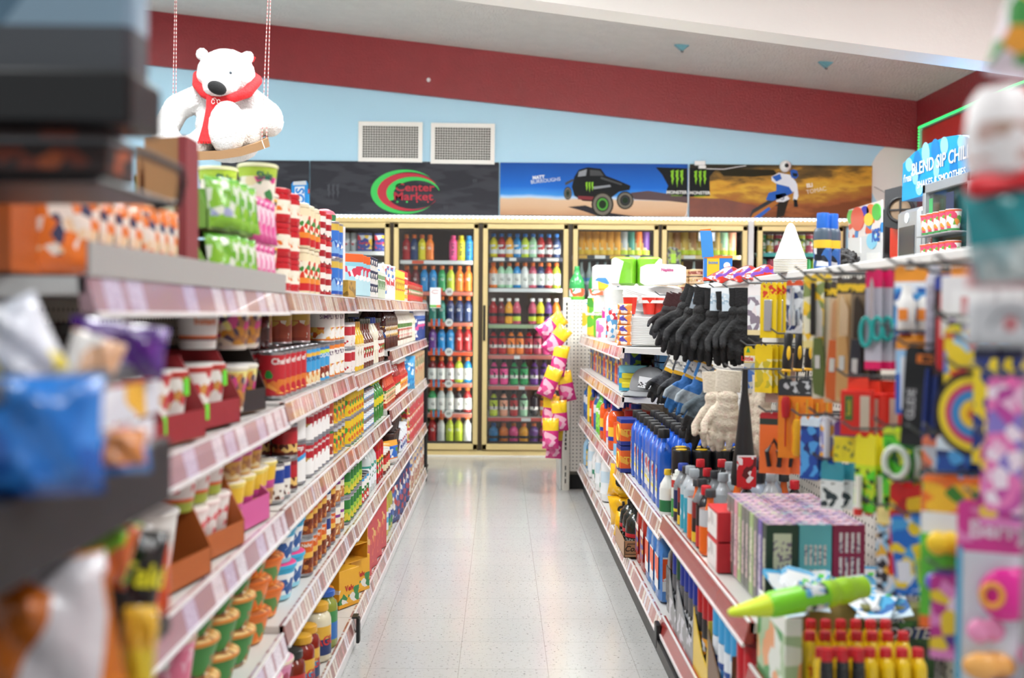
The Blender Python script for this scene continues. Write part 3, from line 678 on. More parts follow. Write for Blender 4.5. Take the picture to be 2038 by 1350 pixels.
def bag(kind, w, h, t, bands, pic=None, txt=None, tcol='#ffffff', ts=.03, tz=.6, cat='bag', hole=False, trot=0, rough=.22, wr=.35, rot=0, parts=()):
    g = MB(); nx, nz = 10, 14; rr = random.Random(hash(kind) % 97 if False else len(kind)*7); vs = []; fs = []
    for sgn_ in (-1, 1):
        for j in range(nz+1):
            for i in range(nx+1):
                u, v = i/nx*2-1, j/nz*2-1
                th = t/2*(max(0, 1-abs(u)**2.4)**.6)*(max(0, 1-abs(v)**5)**.7)
                if 0 < i < nx and 0 < j < nz: th += t*wr*.3*math.sin(u*7+v*5+sgn_)*(1-abs(u))*(.3+abs(v)*.7)
                edge = 1-.05*(1-v*v)
                vs.append((u*w/2*edge, sgn_*max(th, .0007), (v+1)/2*h))
    n = (nx+1)*(nz+1)
    for s_ in (0, 1):
        for j in range(nz):
            for i in range(nx):
                a = s_*n + j*(nx+1)+i; q = (a, a+1, a+nx+2, a+nx+1); fs.append(q if s_ == 0 else q[::-1])
    g.add(vs, fs); out = list(parts)
    if txt:
        l = MB(); l.text(txt, ts, (0, 0, h*tz), 0, bold=.03, rot=trot, fn=None)
        l.v = [(x, -(t/2*(max(0, 1-abs(min(1, abs(x)/(w/2)))**2.4)**.6)*(max(0, 1-abs(z/h*2-1)**5)**.7)) - t*wr*.14 - .002, z) for x, y, z in l.v]
        out.append(('brand_lettering', l.mesh('brand_lettering', [P(tcol, .4)], 0)))
    return Proto(kind, cat, g.mesh(kind, [PR(bands, pic, rough=rough, coat=.3, bump=(45, .25))], 60), out)
def cup(kind, r0, r1, h, bands, lid, pic=None, txt=None, tcol='#ffffff', ts=.02, tz=.55, cat='cup', liph=.006, wave=0, lidpic=None, dome=0):
    g = MB().lathe([(r0*.94, 0), (r0, .002), (r1*.98, h-liph), (r1*1.03, h-liph), (r1*1.03, h-.001), (r1*.98, h)], 0, 20)
    parts = []
    c = MB().lathe([(r1*1.01, h), (r1*.97, h+.002), (r1*.3, h+.002+dome), (0, h+.002+dome)], 0, 20)
    parts.append(('lid', c.mesh('lid', [PR([(0, lid)], lidpic)])))
    if txt:
        l = MB(); k = (r1-r0)/h
        l.text(txt, ts, (0, 0, h*tz), 0, bold=.03, fn=lambda x, y: ((r0+k*(h*tz+y)+.0012)*math.sin(x/r1), -(r0+k*(h*tz+y)+.0012)*math.cos(x/r1), h*tz+y))
        parts.append(('brand_lettering', l.mesh('brand_lettering', [P(tcol, .4)], 0)))
    return Proto(kind, cat, g.mesh(kind, [PR(bands, pic, wave=wave)]), parts)
def spray(kind, r, h, body, cap, bands=None, pic=None, caph=.22, txt=None, tcol='#ffffff', ts=.015, cat='spray can', trot=0, capr=.98):
    g = MB().lathe([(r*.93, 0), (r, .003), (r, h*(1-caph)-.012), (r*.9, h*(1-caph)-.003), (r*.8, h*(1-caph))], 0, 18)
    c = MB().lathe([(r*capr, h*(1-caph)-.004), (r*capr, h-.006), (r*capr*.93, h-.001), (r*capr*.5, h), (0, h)], 0, 18)
    parts = [('cap', c.mesh('cap', [P(cap, .3)]))]
    if txt:
        l = MB(); l.text(txt, ts, (0, 0, h*.45), 0, cyl=r*1.01, bold=.03, rot=trot); parts.append(('brand_lettering', l.mesh('brand_lettering', [P(tcol, .4)], 0)))
    return Proto(kind, cat, g.mesh(kind, [PR(bands, pic) if bands else P(body, .35)]), parts)
def tray(kind, w, d, h, lip, out, inn, cat='tray', slope=0):
    """open display carton: back and sides of height h, front of height lip"""
    t = .003; g = MB()
    g.box(-w/2, w/2, -d/2, d/2, 0, t, 1); g.box(-w/2, w/2, -d/2, -d/2+t, 0, lip, 0); g.box(-w/2, w/2, d/2-t, d/2, 0, h, 0)
    for s_ in (-1, 1):
        x0, x1 = (-w/2, -w/2+t) if s_ < 0 else (w/2-t, w/2)
        pts = [(-d/2, 0), (d/2, 0), (d/2, h), (-d/2 + d*.25, h), (-d/2, lip)]
        vs = [(x0, a, b) for a, b in pts] + [(x1, a, b) for a, b in pts]
        g.add(vs, [(0, 1, 2, 3, 4), (9, 8, 7, 6, 5)] + [(i, i+5, (i+1) % 5+5, (i+1) % 5) for i in range(5)], 0)
    return Proto(kind, cat, g.mesh(kind, [PR([(0, out)]), P(inn, .7)], 0))
# ------------------------------------------------------------ shelving
m_shelf = P('#dcdad6', .4); m_pegL = pegmat('#c9c5bb', '#3a3833', .0254, .0042, 1); m_pegR = pegmat('#e6e2d8', '#4a473f', .0254, .0042, 1)
m_black = P('#141416', .4)
TAGS = ['#e8d9cf', '#f1e9e2', '#d9b7ab', '#efe0cf', '#c98f88', '#e9e4ee']
m_railL = railmat('#9a625c', TAGS, .78, .036); m_railR = railmat('#a33a36', TAGS, .06); m_railR2 = railmat('#b0716a', TAGS, .8); m_railA = railmat('#b08a92', ['#e9dce6', '#efe6ee', '#d8c6dd'], .8, .09)
def shelf_unit(side, y0, y1, levels, label, rail, basez, kickz, top, lips=(), panel=True, skip=(), deep=.40):
    """one bay of a gondola; side 'L' faces +x (front edge x=-.52), 'R' faces -x (front edge x=.54)"""
    e = .52 if side == 'L' else .54; sg = -1 if side == 'L' else 1; L = y1 - y0 - .004
    t = thing('shelving_unit', label, 'shelving', (sg * e, y0 + .002, 0), 0, 'bays of the ' + ('left' if side == 'L' else 'right') + ' shelving run')
    X = lambda a, b: (min(sg*a, sg*b), max(sg*a, sg*b))
    a, b = X(deep, deep + .02)
    ob('back_panel', MB().box(a, b, 0, L, .05, top).mesh('back_panel', [m_pegL if side == 'L' else m_pegR], 0), t)
    a, b = X(deep - .012, deep + .03)
    ob('top_rail', MB().box(a, b, 0, L, top, top + .022, bev=.003).mesh('top_rail', [P('#ecebe8', .35)]), t)
    a, b = X(deep - .02, deep - .001)
    ob('upright', MB().box(a, b, -.001, .022, .02, top).mesh('upright', [P('#bdb9b0', .4)], 0), t)
    for z in list(levels) + [basez]:
        base = z == basez
        a, b = X(.006, deep - .002)
        sh = ob('base_deck' if base else 'shelf', MB().box(a, b, 0, L, z - .022, z).mesh('shelf', [m_shelf], 0), t)
        g = MB(); x0, x1 = (0, .012)
        if side == 'L': g.add([(.008, 0, z-.046), (.008, L, z-.046), (-.004, L, z+.002), (-.004, 0, z+.002), (-.012, 0, z-.046), (-.012, L, z-.046), (-.016, L, z+.002), (-.016, 0, z+.002)], [(0, 1, 2, 3), (7, 6, 5, 4), (3, 2, 6, 7), (0, 4, 5, 1), (0, 3, 7, 4), (1, 5, 6, 2)])
        else: g.add([(-.008, 0, z-.046), (-.008, L, z-.046), (.004, L, z+.002), (.004, 0, z+.002), (.012, 0, z-.046), (.012, L, z-.046), (.016, L, z+.002), (.016, 0, z+.002)], [(3, 2, 1, 0), (4, 5, 6, 7), (7, 6, 2, 3), (1, 5, 4, 0), (4, 7, 3, 0), (2, 6, 5, 1)])
        ob('price_rail', g.mesh('price_rail', [rail], 0), sh)
        a, b = X(-.012, -.006)
        ob('rail_edge', MB().box(a, b, 0, L, z - .052, z - .045).box(*X(.002, .008), 0, L, z, z + .004).mesh('rail_edge', [P('#f0eeee', .3)], 0), sh)
        if not base:
            for yy in (.0, L - .003): ob('shelf_bracket', MB().add([(sg*.03, yy, z-.022), (sg*(deep-.002), yy, z-.022), (sg*(deep-.002), yy, z-.045), (sg*.03, yy+.003, z-.022), (sg*(deep-.002), yy+.003, z-.022), (sg*(deep-.002), yy+.003, z-.045)], [(0, 2, 1), (3, 4, 5), (0, 1, 4, 3), (1, 2, 5, 4), (0, 3, 5, 2)]).mesh('shelf_bracket', [m_shelf], 0), sh)
        if z in lips:
            a, b = X(.0, .004); ob('front_lip', MB().box(a, b, 0, L, z, z + .045).mesh('front_lip', [P('#a9a8a6', .45)], 0), sh)
    a, b = X(.002, .012) if side == 'L' else X(.03, .04)
    ob('kick_plate', MB().box(a, b, 0, L, .004, basez - .05).mesh('kick_plate', [P('#ecebea', .4) if side == 'L' else m_black], 0), t)
    if side == 'R': ob('base_edge', MB().box(*X(-.01, .002), 0, L, kickz, basez - .05).mesh('base_edge', [P('#e6e6e6', .3)], 0), t)
    return t
LB = [1.38, 2.64, 3.90, 5.16, 6.42, 7.68]
shelf_unit('L', LB[0], LB[1], (1.262, .987, .73, .43), 'nearest bay of the left shelving run, under the noodle cups', m_railA, .114, .02, 1.32, lips=(1.262,))
shelf_unit('L', LB[1], LB[2], (1.265, .994, .733, .448), 'second bay of the left shelving run, with soup cans', m_railL, .114, .02, 1.32)
shelf_unit('L', LB[2], LB[3], (1.272, .985, .725, .44), 'third bay of the left shelving run, with green pea cans', m_railL, .114, .02, 1.32)
shelf_unit('L', LB[3], LB[4], (1.275, 1.03, .748, .435), 'fourth bay of the left shelving run, with hot sauce', m_railL, .114, .02, 1.32)
shelf_unit('L', LB[4], LB[5], (1.278, 1.03, .748, .432), 'farthest bay of the left shelving run, by the coolers', m_railL, .114, .02, 1.32)
# black joint bracket on the base and the black rack at the run's end
t = thing('corner_bracket', 'black plastic bracket at base joint by the pasta sauce', 'bracket', (-.505, 3.9, 0))
ob('plate', MB().box(-.004, .008, -.035, .0, .03, .12, bev=.003).mesh('plate', [m_black]), t); ob('foot', MB().box(-.02, .0, -.03, .02, .118, .124).mesh('foot', [m_black], 0), t)
t = thing('wire_rack', 'black wire rack on casters closing the left shelving run', 'rack', (-.52, 7.75, 0))
for x in (-.015, -.30):
    ob('post', MB().box(x - .012, x + .012, 0, .025, .08, 1.24, bev=.003).mesh('post', [m_black]), t)
    ob('post', MB().box(x - .008, x + .008, .16, .18, .08, 1.2, bev=.003).mesh('post', [m_black]), t)
for z in (.1, .4, .7, 1.0, 1.22): ob('wire_shelf', MB().tube([(-.3, .01, z), (0, .01, z), (0, .18, z), (-.3, .18, z)], .005, 6, closed=True).mesh('wire_shelf', [m_black]), t)
for x in (-.01, -.3):
    w = ob('caster', MB().tube([(x - .01, .02, .04), (x + .01, .02, .04)], .035, 14).mesh('caster', [P('#3a3a36', .5)]), t)
    ob('fork', MB().box(x - .016, x + .016, 0, .04, .06, .085).mesh('fork', [P('#8d8f8a', .35, .7)], 0), w)

# ------------------------------------------------------------ products of the left run
S1, S2, S3, S4, S0 = 'left top shelf', 'left second shelf', 'left third shelf', 'left fourth shelf', 'left bottom shelf'
RED, YEL, BLU, GRN, ORA = '#c8202c', '#f4c21c', '#1f4fb0', '#2f9a3a', '#ee6a1e'
# --- top shelf
redcan = bottle('spread_tub', .048, .088, RED, RED, [(0, '#c6202a'), (.15, '#f3eedc'), (.8, '#c6202a')], (.15, .78), 'cyl', .98, .16, pic=(.3, .8, ['#f3eedc', '#3e8a3c', '#e9e3c8', '#e8792c', '#f3eedc'], .014), cat='tub')
cream = bottle('creamer_jar', .040, .128, '#efe3bd', '#f1e6c6', [(0, '#c6202a'), (.2, '#e98a32'), (.45, '#f6efd8'), (.8, '#efe3bd')], (.06, .88), 'cyl', .9, .1, pic=(.35, .8, ['#f3eedc', '#3e8a3c', '#efe9d0', '#d8402c'], .014), cat='jar')
coffee = bottle('coffee_canister', .045, .087, '#a81c26', RED, [(0, '#a81c26'), (.3, '#e8e2dc'), (.42, '#a81c26'), (.72, '#efe9e2')], (.06, .8), 'cyl', 1.02, .2, pic=(.1, .4, ['#a81c26', '#e7a72e', '#3c2418', '#f1ebe2'], .016), cat='canister')
bluetin = can('milk_tin', .04, .125, [(0, '#1d55b5'), (.45, '#2c74d0'), (.8, '#d9b84a')], (.1, .5, ['#1d55b5', '#f0f0f0', '#1d55b5', '#7fb5e8'], .014), cat='tin')
ybowl = cup('noodle_bucket', .042, .055, .115, [(0, '#f0f0e6'), (.12, '#f2b722'), (.9, '#f6efe0')], '#f0efe6', (.1, .85, ['#f2b722', '#f4e9c8', '#8a4a2c', '#2c2a2c', '#f2b722', '#e8e4d4'], .022), cat='cup')
gcup = cup('shrimp_cup', .036, .047, .098, [(0, '#f4f2dc'), (.7, '#b6d648'), (.93, '#f2f0c8')], '#e6e8b8', (.05, .7, ['#f7f3e2', '#e0428f', '#efe2b4', '#3f8f50', '#f5efd8'], .02), 'Shin', '#2c6e62', .02, .72, cat='cup')
gbag = bag('noodle_pouch', .105, .102, .03, [(0, '#8ac63e'), (.75, '#5fb32c')], (.2, .9, ['#8ac63e', '#dfe9d8', '#7fc23a', '#9aa6c8', '#63b02c'], .018), cat='pouch')
pbag = bag('noodle_pouch', .085, .10, .026, [(0, '#d84f93'), (.5, '#e58ab6'), (.8, '#d84f93')], (.15, .95, ['#e05a9c', '#f0d9e4', '#c23d80', '#d8a04c', '#e88bb8'], .017), cat='pouch')
ypouch = bag('chip_pouch', .10, .13, .05, [(0, '#c9303c'), (.45, '#f0c53a'), (.8, '#d8d6b4')], (.05, .6, ['#c9303c', '#e2b43a', '#c9303c', '#7a3a22'], .02), cat='pouch')
obag = bag('noodle_pack', .13, .12, .04, [(0, '#e8742a'), (.5, '#efe2d4'), (.8, '#eb8238')], (.2, .9, ['#eb7b2f', '#f4e7da', '#3b4560', '#eb7b2f', '#f1d0a8'], .018), cat='pack')
gtray = tray('green_tray', .24, .15, .107, .04, '#7aab4a', '#8f7f57', cat='carton')
def stackbox(kind, w, d, h, col, label, loc, rz, cat='carton', pic=None, group=None, txt=None, tcol='#2a1a10', ts=.02, **k):
    p = carton(kind, w, d, h, [(0, col)], pic, txt, tcol, ts, cat=cat, **k); return p.put(loc, rz, label, group)
A1 = 1.262
stackbox('shipping_carton', .38, .26, .115, '#b4571c', 'large orange-brown shipping carton at the near end of the top shelf', (-.745, 1.56, A1), math.radians(90), txt='1X 24', tcol='#5a260e', ts=.035)
for i in range(4):
    obag.put((-.60, 1.50 + i*.062, A1 + .002), (0, 0, math.radians(62)), f'orange noodle pack, {ORD[i]} of the lower row by the orange carton', 'orange noodle packs')
for i in range(3):
    obag.put((-.585, 1.74 + i*.05, A1 + .002), (0, 0, math.radians(70)), f'orange noodle pack, {ORD[i]} from the maroon display box', 'orange noodle packs')
t = thing('display_box', 'maroon cardboard display box with tan inside on the top shelf', 'box', (-.56, 1.95, A1))
mm, tn = P('#8e3a40', .6), P('#a98258', .7)
ob('side_panel', MB().prism([(-.075, .135), (-.012, .135), (-.004, .268), (-.075, .262)], -.005, 0).mesh('side_panel', [tn], 0), t)
ob('side_panel', MB().prism([(-.085, 0), (.0, 0), (.0, .25), (-.085, .25)], .065, .07).mesh('side_panel', [mm], 0), t)
ob('front_edge', MB().box(-.014, .0, -.008, .066, 0, .268).mesh('front_edge', [mm], 0), t)
ob('back_panel', MB().box(-.09, -.085, 0, .066, 0, .25).mesh('back_panel', [tn], 0), t)
ob('divider', MB().box(-.085, -.014, 0, .065, .13, .135).mesh('divider', [mm], 0), t); ob('floor_panel', MB().box(-.085, -.014, 0, .065, 0, .004).mesh('floor_panel', [tn], 0), t)
ypouch.put((-.595, 1.86, A1 + .003), (math.radians(-6), 0, math.radians(48)), 'yellow and red snack pouch in front of the maroon display box', 'snack pouches')

for l in range(2):
    gtray.put((-.63, 2.26, A1 + l*.112), math.radians(82), ('bottom', 'top')[l] + ' one of the two stacked green noodle trays', 'green noodle trays')
    for i in range(3):
        gbag.put((-.548, 2.185 + i*.07, A1 + .006 + l*.112), (math.radians(-8), 0, math.radians(62)), f'bright green noodle pouch, {ORD[i]} in the {("bottom", "top")[l]} green tray', 'green noodle pouches')
    for i in range(4):
        pbag.put((-.552, 2.40 + i*.05, A1 + .006 + l*.102), (math.radians(-6), 0, math.radians(58)), f'pink noodle pouch, {ORD[i]} from green trays, {("bottom", "top")[l]} tier', 'pink noodle pouches')
gcup.put((-.58, 2.60, A1 + .20), math.radians(35), 'pale green noodle cup standing highest over the pink pouches', 'noodle cups', sc=1.0)
gcup.put((-.69, 2.66, A1 + .20), math.radians(35), 'pale green noodle cup behind the highest noodle cup', 'noodle cups')
B1 = 1.265
row(ybowl, S1, B1, 2.60, 2.74, 'yellow noodle bucket', 2, 1, rz=40)
row(redcan, S1, B1, 2.76, 3.05, 'red lid spread tub', 3, 2, rz=40)
row(cream, S1, B1, 3.06, 3.32, 'cream creamer jar', 2, 2, rz=40)
row(coffee, S1, B1, 3.33, 3.60, 'maroon coffee canister', 3, 2, rz=40)
row(bluetin, S1, B1, 3.62, 3.80, 'blue and gold tin', 2, 1, rz=40)
stackbox('stock_carton', .09, .06, .06, '#b98f2e', 'small olive gold carton at front corner of the top shelf', (-.555, 3.855, B1), math.radians(80), pic=(.1, .9, ['#b98f2e', '#c89c34', '#8c6a22'], .02))
t = thing('plush_ball', 'pink dome lid tub on top of the blue tins', 'tub', (-.60, 3.70, B1 + .25)); ob('dome', MB().lathe([(.04, .03), (.032, .042), (.015, .05), (0, .052)], 0).mesh('dome', [P('#e2687c', .4)]), t); ob('tub', MB().lathe([(.036, 0), (.041, .03), (0, .03)], 0).mesh('tub', [P('#3c8c58', .5)]), t)
t = thing('price_card', 'white folded card standing behind the blue tins', 'card', (-.60, 3.9, B1 + .0)); ob('card', MB().box(-.05, .05, 0, .002, 0, .26, T=Matrix.Rotation(math.radians(40), 4, 'Z')).mesh('card', [P('#e8eaec', .5)], 0), t)
C1 = 1.275
aqua = carton('detergent_box', .10, .05, .155, [(0, '#bfe6ee'), (.55, '#8fd2e2'), (.8, '#e8682c')], (.3, .7, ['#bfe6ee', '#d8405a', '#a9dcea', '#f2f5f5'], .022), cat='box')
small = carton('tea_carton', .07, .05, .055, [(0, '#e8e8e4'), (.2, '#3a6a58'), (.5, '#e9e7e0'), (.8, '#2d3350')], (.2, .8, ['#2d3350', '#e9e7e0', '#3a8a60', '#e9e7e0'], .014))
greenb = carton('tea_box', .06, .035, .12, [(0, '#cfd8c2'), (.5, '#7fa070'), (.85, '#dfe4d8')], (.2, .7, ['#cfd8c2', '#6d8f62', '#e6e9df', '#98ac86'], .015))
whiteb = carton('rice_box', .13, .045, .165, [(0, '#e9edf2'), (.8, '#dfe6ee')], (.15, .95, ['#e9edf2', '#c8303c', '#e9edf2', '#3c7cc2', '#e8d8c8', '#e9edf2'], .02))
yelb = carton('starch_box', .09, .05, .155, [(0, '#eec22a'), (.8, '#f0cf4a')], (.2, .75, ['#eec22a', '#b88a1a', '#eec22a', '#c23a2a'], .018))
redj = bottle('seasoning_jar', .04, .17, '#d9cdbf', RED, [(0, '#c9a33c'), (.3, '#efe8dc'), (.7, '#c8303a')], (.1, .75), 'cyl', .98, .22, pic=(.2, .7, ['#efe8dc', '#7a4a2c', '#efe8dc', '#d8a23c'], .014), cat='jar')
spice = bottle('spice_bottle', .024, .12, '#a8452c', '#b81f26', [(0, '#c8302c'), (.5, '#efe0cc'), (.75, '#a83c22')], (.1, .75), 'cyl', .9, .18, pic=(.3, .8, ['#c8302c', '#efe0cc', '#3f7a3a'], .012))
row(aqua, S1, C1, 4.02, 4.34, 'aqua box with orange top', 1, 2, round_=False, rz=50)
row(small, S1, C1, 4.40, 4.70, 'tiny dark and white tea carton', 3, 1, round_=False, rz=60)
row(greenb, S1, C1, 4.70, 5.05, 'pale green tea box', 1, 2, round_=False, rz=70)
t = thing('header_card', 'yellow display header card with blue edge above the tea boxes', 'display card', (-.62, 4.45, C1 + .012))
pts = [(-.11, 0), (.11, 0), (.11, .06), (.03, .165), (-.11, .165)]
Tm = Matrix.Rotation(math.radians(40), 4, 'Z')
ob('card', MB().prism(pts, 0, .004, T=Tm).mesh('card', [P('#f2d94a', .5)], 0), t)
ob('blue_edge', MB().tube([(-.11, .001, .165), (.03, .001, .165), (.11, .001, .06), (.11, .001, 0)], .005, 5, T=Tm).mesh('blue_edge', [P('#3c93d6', .5)]), t)
ob('lettering', MB().text('Just', .022, (.0, -.001, .11), 0, shear=.3, bold=.02, T=Tm).mesh('lettering', [P('#3c93d6', .5)], 0), t)
row(whiteb, S1, C1, 5.12, 5.50, 'white rice box with blue stripe', 1, 2, round_=False, rz=75)
row(yelb, S1, C1, 5.52, 6.0, 'yellow starch box', 1, 2, round_=False, rz=70)
row(redj, S1, C1, 6.02, 6.42, 'red cap seasoning jar', 1, 2)
row(spice, S1, C1 + .003, 6.46, 7.6, 'slim spice bottle', 1, 2)
# --- second shelf
Z2 = .989
lunch = cup('soup_cup', .035, .044, .095, [(0, '#ece9e6'), (.18, '#5e2340'), (.22, '#e9793a'), (.28, '#ece9e6')], '#e9e6e2', None, 'Instant', '#e2793c', .014, .58, cat='cup')
lunch2 = cup('soup_cup', .034, .044, .10, [(0, '#eadfd2'), (.12, '#d8963c'), (.5, '#d8468c'), (.62, '#f0e48a'), (.9, '#efe9d8')], '#e9e6e2', (.1, .85, ['#d8963c', '#d8468c', '#f0e48a', '#efe0c8', '#b57a4c', '#5a4a5c'], .016), cat='cup')
trayR = tray('soup_tray', .22, .20, .145, .05, '#9c2a30', '#b08a60', cat='carton'); trayK = tray('soup_tray', .20, .18, .15, .05, '#2c2420', '#a9845c', cat='carton'); trayO = tray('soup_tray', .24, .20, .15, .05, '#b5602a', '#b08a60', cat='carton')
blackjar = bottle('dark_jar', .036, .10, '#2a1a16', '#151517', [(0, '#2a1a16')], (.2, .6), 'cyl', 1.0, .2, cat='jar')
rc = cup('noodle_cup', .035, .046, .115, [(0, '#efeae4'), (.1, '#c8303a'), (.45, '#f0ece6'), (.8, '#c8403a')], '#efece6', (.1, .9, ['#efeae4', '#c8303a', '#efeae4', '#d99a4c', '#efeae4'], .02), cat='cup')
for i, (tr, y, lab, cp, lk) in enumerate(((trayR, 1.62, 'maroon cup tray nearest the chip rack, second shelf', rc, 'red and white noodle cup in nearest maroon tray'), (trayR, 1.86, 'second maroon cup tray along the second shelf', rc, 'red and white noodle cup in second maroon tray'), (trayR, 2.12, 'third maroon cup tray with green price dots', rc, 'red and white noodle cup in third maroon tray'), (trayK, 2.42, 'black and brown cup tray beside the chili cans', lunch2, 'yellow and pink noodle cup in black tray'))):
    tr.put((-.645, y, Z2), math.radians(80), lab, 'cup trays on second shelf')
    for k in range(2):
        for d in range(2):
            cp.put((-.595 - d*.098, y - .048 + k*.097 + d*.015, Z2 + .005), math.radians(50), f'{lk}, {("front", "back")[d]} {("near", "far")[k]} one', 'noodle cups in trays')
    if i < 3:
        for k in range(2): ob('price_dot', MB().box(-.06 + k*.08, -.045 + k*.08, -.1045, -.1005, .02 + k*.06, .05 + k*.06).mesh('price_dot', [P('#6ee03a', .5)], 0), [o for o in COL.objects if o.name.startswith('soup_tray')][-1])
lunch.put((-.60, 2.16, Z2 + .15), math.radians(40), 'big white instant soup cup standing on the maroon tray', 'cups on the trays')
for k in range(3): lunch2.put((-.585 - (k == 2)*.02, 2.36 + k*.105, Z2 + .142), math.radians(40), f'tall yellow and pink cup, {ORD[k]} standing on the black tray', 'cups on the trays')
row(blackjar, S2, Z2, 1.5, 2.3, 'dark jar with black lid', 1, 1, sb=.28)
row(blackjar, S2, Z2 + .1, 1.6, 2.2, 'dark jar with black lid on lower jar', 1, 1, sb=.29)
chef = can('pasta_can', .035, .118, [(0, '#b3202a'), (.04, '#c02530')], [(.05, .4, ['#d8762c', '#f0c060', '#c02530', '#e89a44'], .018), (.42, .62, ['#c02530', '#2f8f3c', '#c02530'], .02)], 'Chef', '#f4f0ea', .016, .8)
prog = can('soup_can', .036, .118, [(0, '#e7e2d8'), (.35, '#3f9fd6'), (.8, '#e8b43a'), (.9, '#3f9fd6')], (.05, .38, ['#d9863c', '#efe4cc', '#b35a2a', '#e8d3a0'], .014), 'PROG', '#1c3f8c', .012, .70)
prog2 = can('soup_can', .036, .118, [(0, '#3f9fd6'), (.5, '#3f9fd6'), (.82, '#cfe03a'), (.92, '#2f6fb8')], (.08, .42, ['#8a2f1c', '#c8542a', '#efe4cc', '#a33c20'], .016), 'PROG', '#f3f3f3', .012, .72)
simply = can('stew_can', .047, .118, [(0, '#d8742a'), (.35, '#f0ede6'), (.88, '#e8802a')], (.05, .42, ['#e8a83c', '#c85a24', '#f0c860', '#f0ede6'], .016), 'SIMPLY', '#5a2a5c', .014, .72)
simply2 = can('large_can', .05, .12, [(0, '#9c3a22'), (.2, '#b04a2a'), (.55, '#c8a03c'), (.9, '#b04a2a')], (.1, .6, ['#b04a2a', '#c8a03c', '#e6e0d0', '#b04a2a'], .02))
row(chef, S2, .994, 2.72, 3.08, 'red pasta can', 1, 2, rz=42)
row(prog, S2, .994, 3.09, 3.32, 'blue soup can with yellow band', 1, 2, rz=42)
row(prog2, S2, .994, 3.33, 3.50, 'blue soup can with lime band', 1, 2, rz=42)
row(simply, S2, .994, 3.52, 3.86, 'orange and white stew can', 2, 2, rz=42)
for k in range(3): simply2.put((-.70 + .03*k, 3.1 + .14*k, .994 + .122), math.radians(30), f'rust-coloured large can, {ORD[k]} in upper layer behind the pasta cans', 'large cans')
dk = bottle('gravy_jar', .042, .11, '#4a1512', '#6e1a1c', [(0, '#4a1512')], (.2, .5), 'cyl', .9, .12, cat='jar')
for k in range(2): dk.put((-.66, 2.80 + .11*k, .994 + .12), 0, f'dark red jar, {ORD[k]} behind the pasta cans', 'dark red jars')
skil = can('chili_can', .035, .095, [(0, '#efe9e2'), (.5, '#c02530'), (.9, '#efe9e2')], (.05, .35, ['#efe9e2', '#b35a2a', '#efe9e2', '#c02530'], .016))
must = bottle('mustard_bottle', .028, .19, '#eec22a', '#c9982a', [(0, '#efe9dc'), (.5, '#e8d8b0')], (.1, .55), 'round', .4, .12, pic=(.1, .9, ['#efe9dc', '#a98258', '#efe9dc'], .014))
dress = bottle('dressing_bottle', .032, .20, '#6a2c1a', '#3a3c2c', [(0, '#e9e4da'), (.4, '#4f8a3c'), (.8, '#e9e4da')], (.12, .5), 'long', .5, .1, pic=(.2, .8, ['#e9e4da', '#4f8a3c', '#b02a22'], .014))
mayo = bottle('mayonnaise_bottle', .034, .205, '#f0ead2', '#1f3f8a', [(0, '#f4f0e0')], (.15, .6), 'round', .55, .13, waist=.12)
bbq = bottle('sauce_bottle', .034, .22, '#3c1410', '#1c2f6a', [(0, '#24407e'), (.4, '#e2b43a'), (.6, '#2b3f74')], (.15, .58), 'round', .5, .16, pic=(.1, .9, ['#24407e', '#e2b43a', '#e8e4dc', '#5a2a1c'], .014), waist=.05)
ranch = bottle('dressing_bottle', .033, .20, '#efe9dc', '#f2f0ea', [(0, '#6b3f2a'), (.4, '#efe9dc'), (.75, '#4c7a3a')], (.15, .6), 'round', .5, .12, pic=(.1, .7, ['#6b3f2a', '#efe9dc', '#b8402c', '#efe9dc'], .015))
row(skil, S2, .985, 3.93, 4.12, 'white and red chili can', 2, 1)
row(must, S2, .985, 4.15, 4.37, 'mustard bottle', 1, 1)
row(dress, S2, .985, 4.38, 4.70, 'brown dressing bottle', 1, 2)
row(mayo, S2, .985, 4.72, 4.90, 'white squeeze bottle with blue cap', 1, 2)
row(dress, S2, .985, 4.92, 5.12, 'brown dressing bottle', 1, 2)
row(bbq, S2, 1.03, 5.18, 5.80, 'dark sauce bottle with navy cap', 1, 2)
row(ranch, S2, 1.03, 5.84, 6.4, 'white dressing bottle with brown label', 1, 2)
bluec = carton('baking_box', .10, .05, .20, [(0, '#23408c'), (.5, '#3c62b0'), (.8, '#e2e0ea')], (.1, .7, ['#23408c', '#d84a8c', '#e8e8f0', '#23408c'], .02))
row(ranch, S2, 1.03, 6.44, 6.72, 'white dressing bottle with brown label', 1, 1)
row(mayo, S2, 1.03, 6.74, 6.98, 'white squeeze bottle with blue cap', 1, 1)
row(bluec, S2, 1.03, 7.0, 7.62, 'blue and pink baking box', 1, 2, round_=False, rz=70)
# --- third shelf
wn_ = cup('noodle_cup', .034, .046, .105, [(0, '#b5c23c'), (.18, '#ef6a2c'), (.25, '#f4e9e4'), (.85, '#f4dcd8')], '#f0e6e0', (.35, .9, ['#f4e9e4', '#e24a54', '#f4e9e4', '#f4e9e4'], .014), cat='cup')
yp = cup('noodle_cup', .034, .046, .108, [(0, '#d9a04c'), (.35, '#c2488c'), (.5, '#d64c98'), (.58, '#f0c43a'), (.9, '#f2dc7a')], '#efe6d0', (.05, .4, ['#d9a04c', '#efd9a8', '#b57a4c'], .018), cat='cup')
pt = tray('soup_tray', .20, .18, .10, .06, '#d25a98', '#b08a60', cat='carton')
bw = cup('soup_cup', .047, .064, .135, [(0, '#e6e2dc'), (.1, '#8a2a2a'), (.15, '#e6e2dc')], '#e9e6e2', (.3, .6, ['#e6e2dc', '#a83a34', '#e6e2dc'], .02), cat='cup')
Z3 = .73
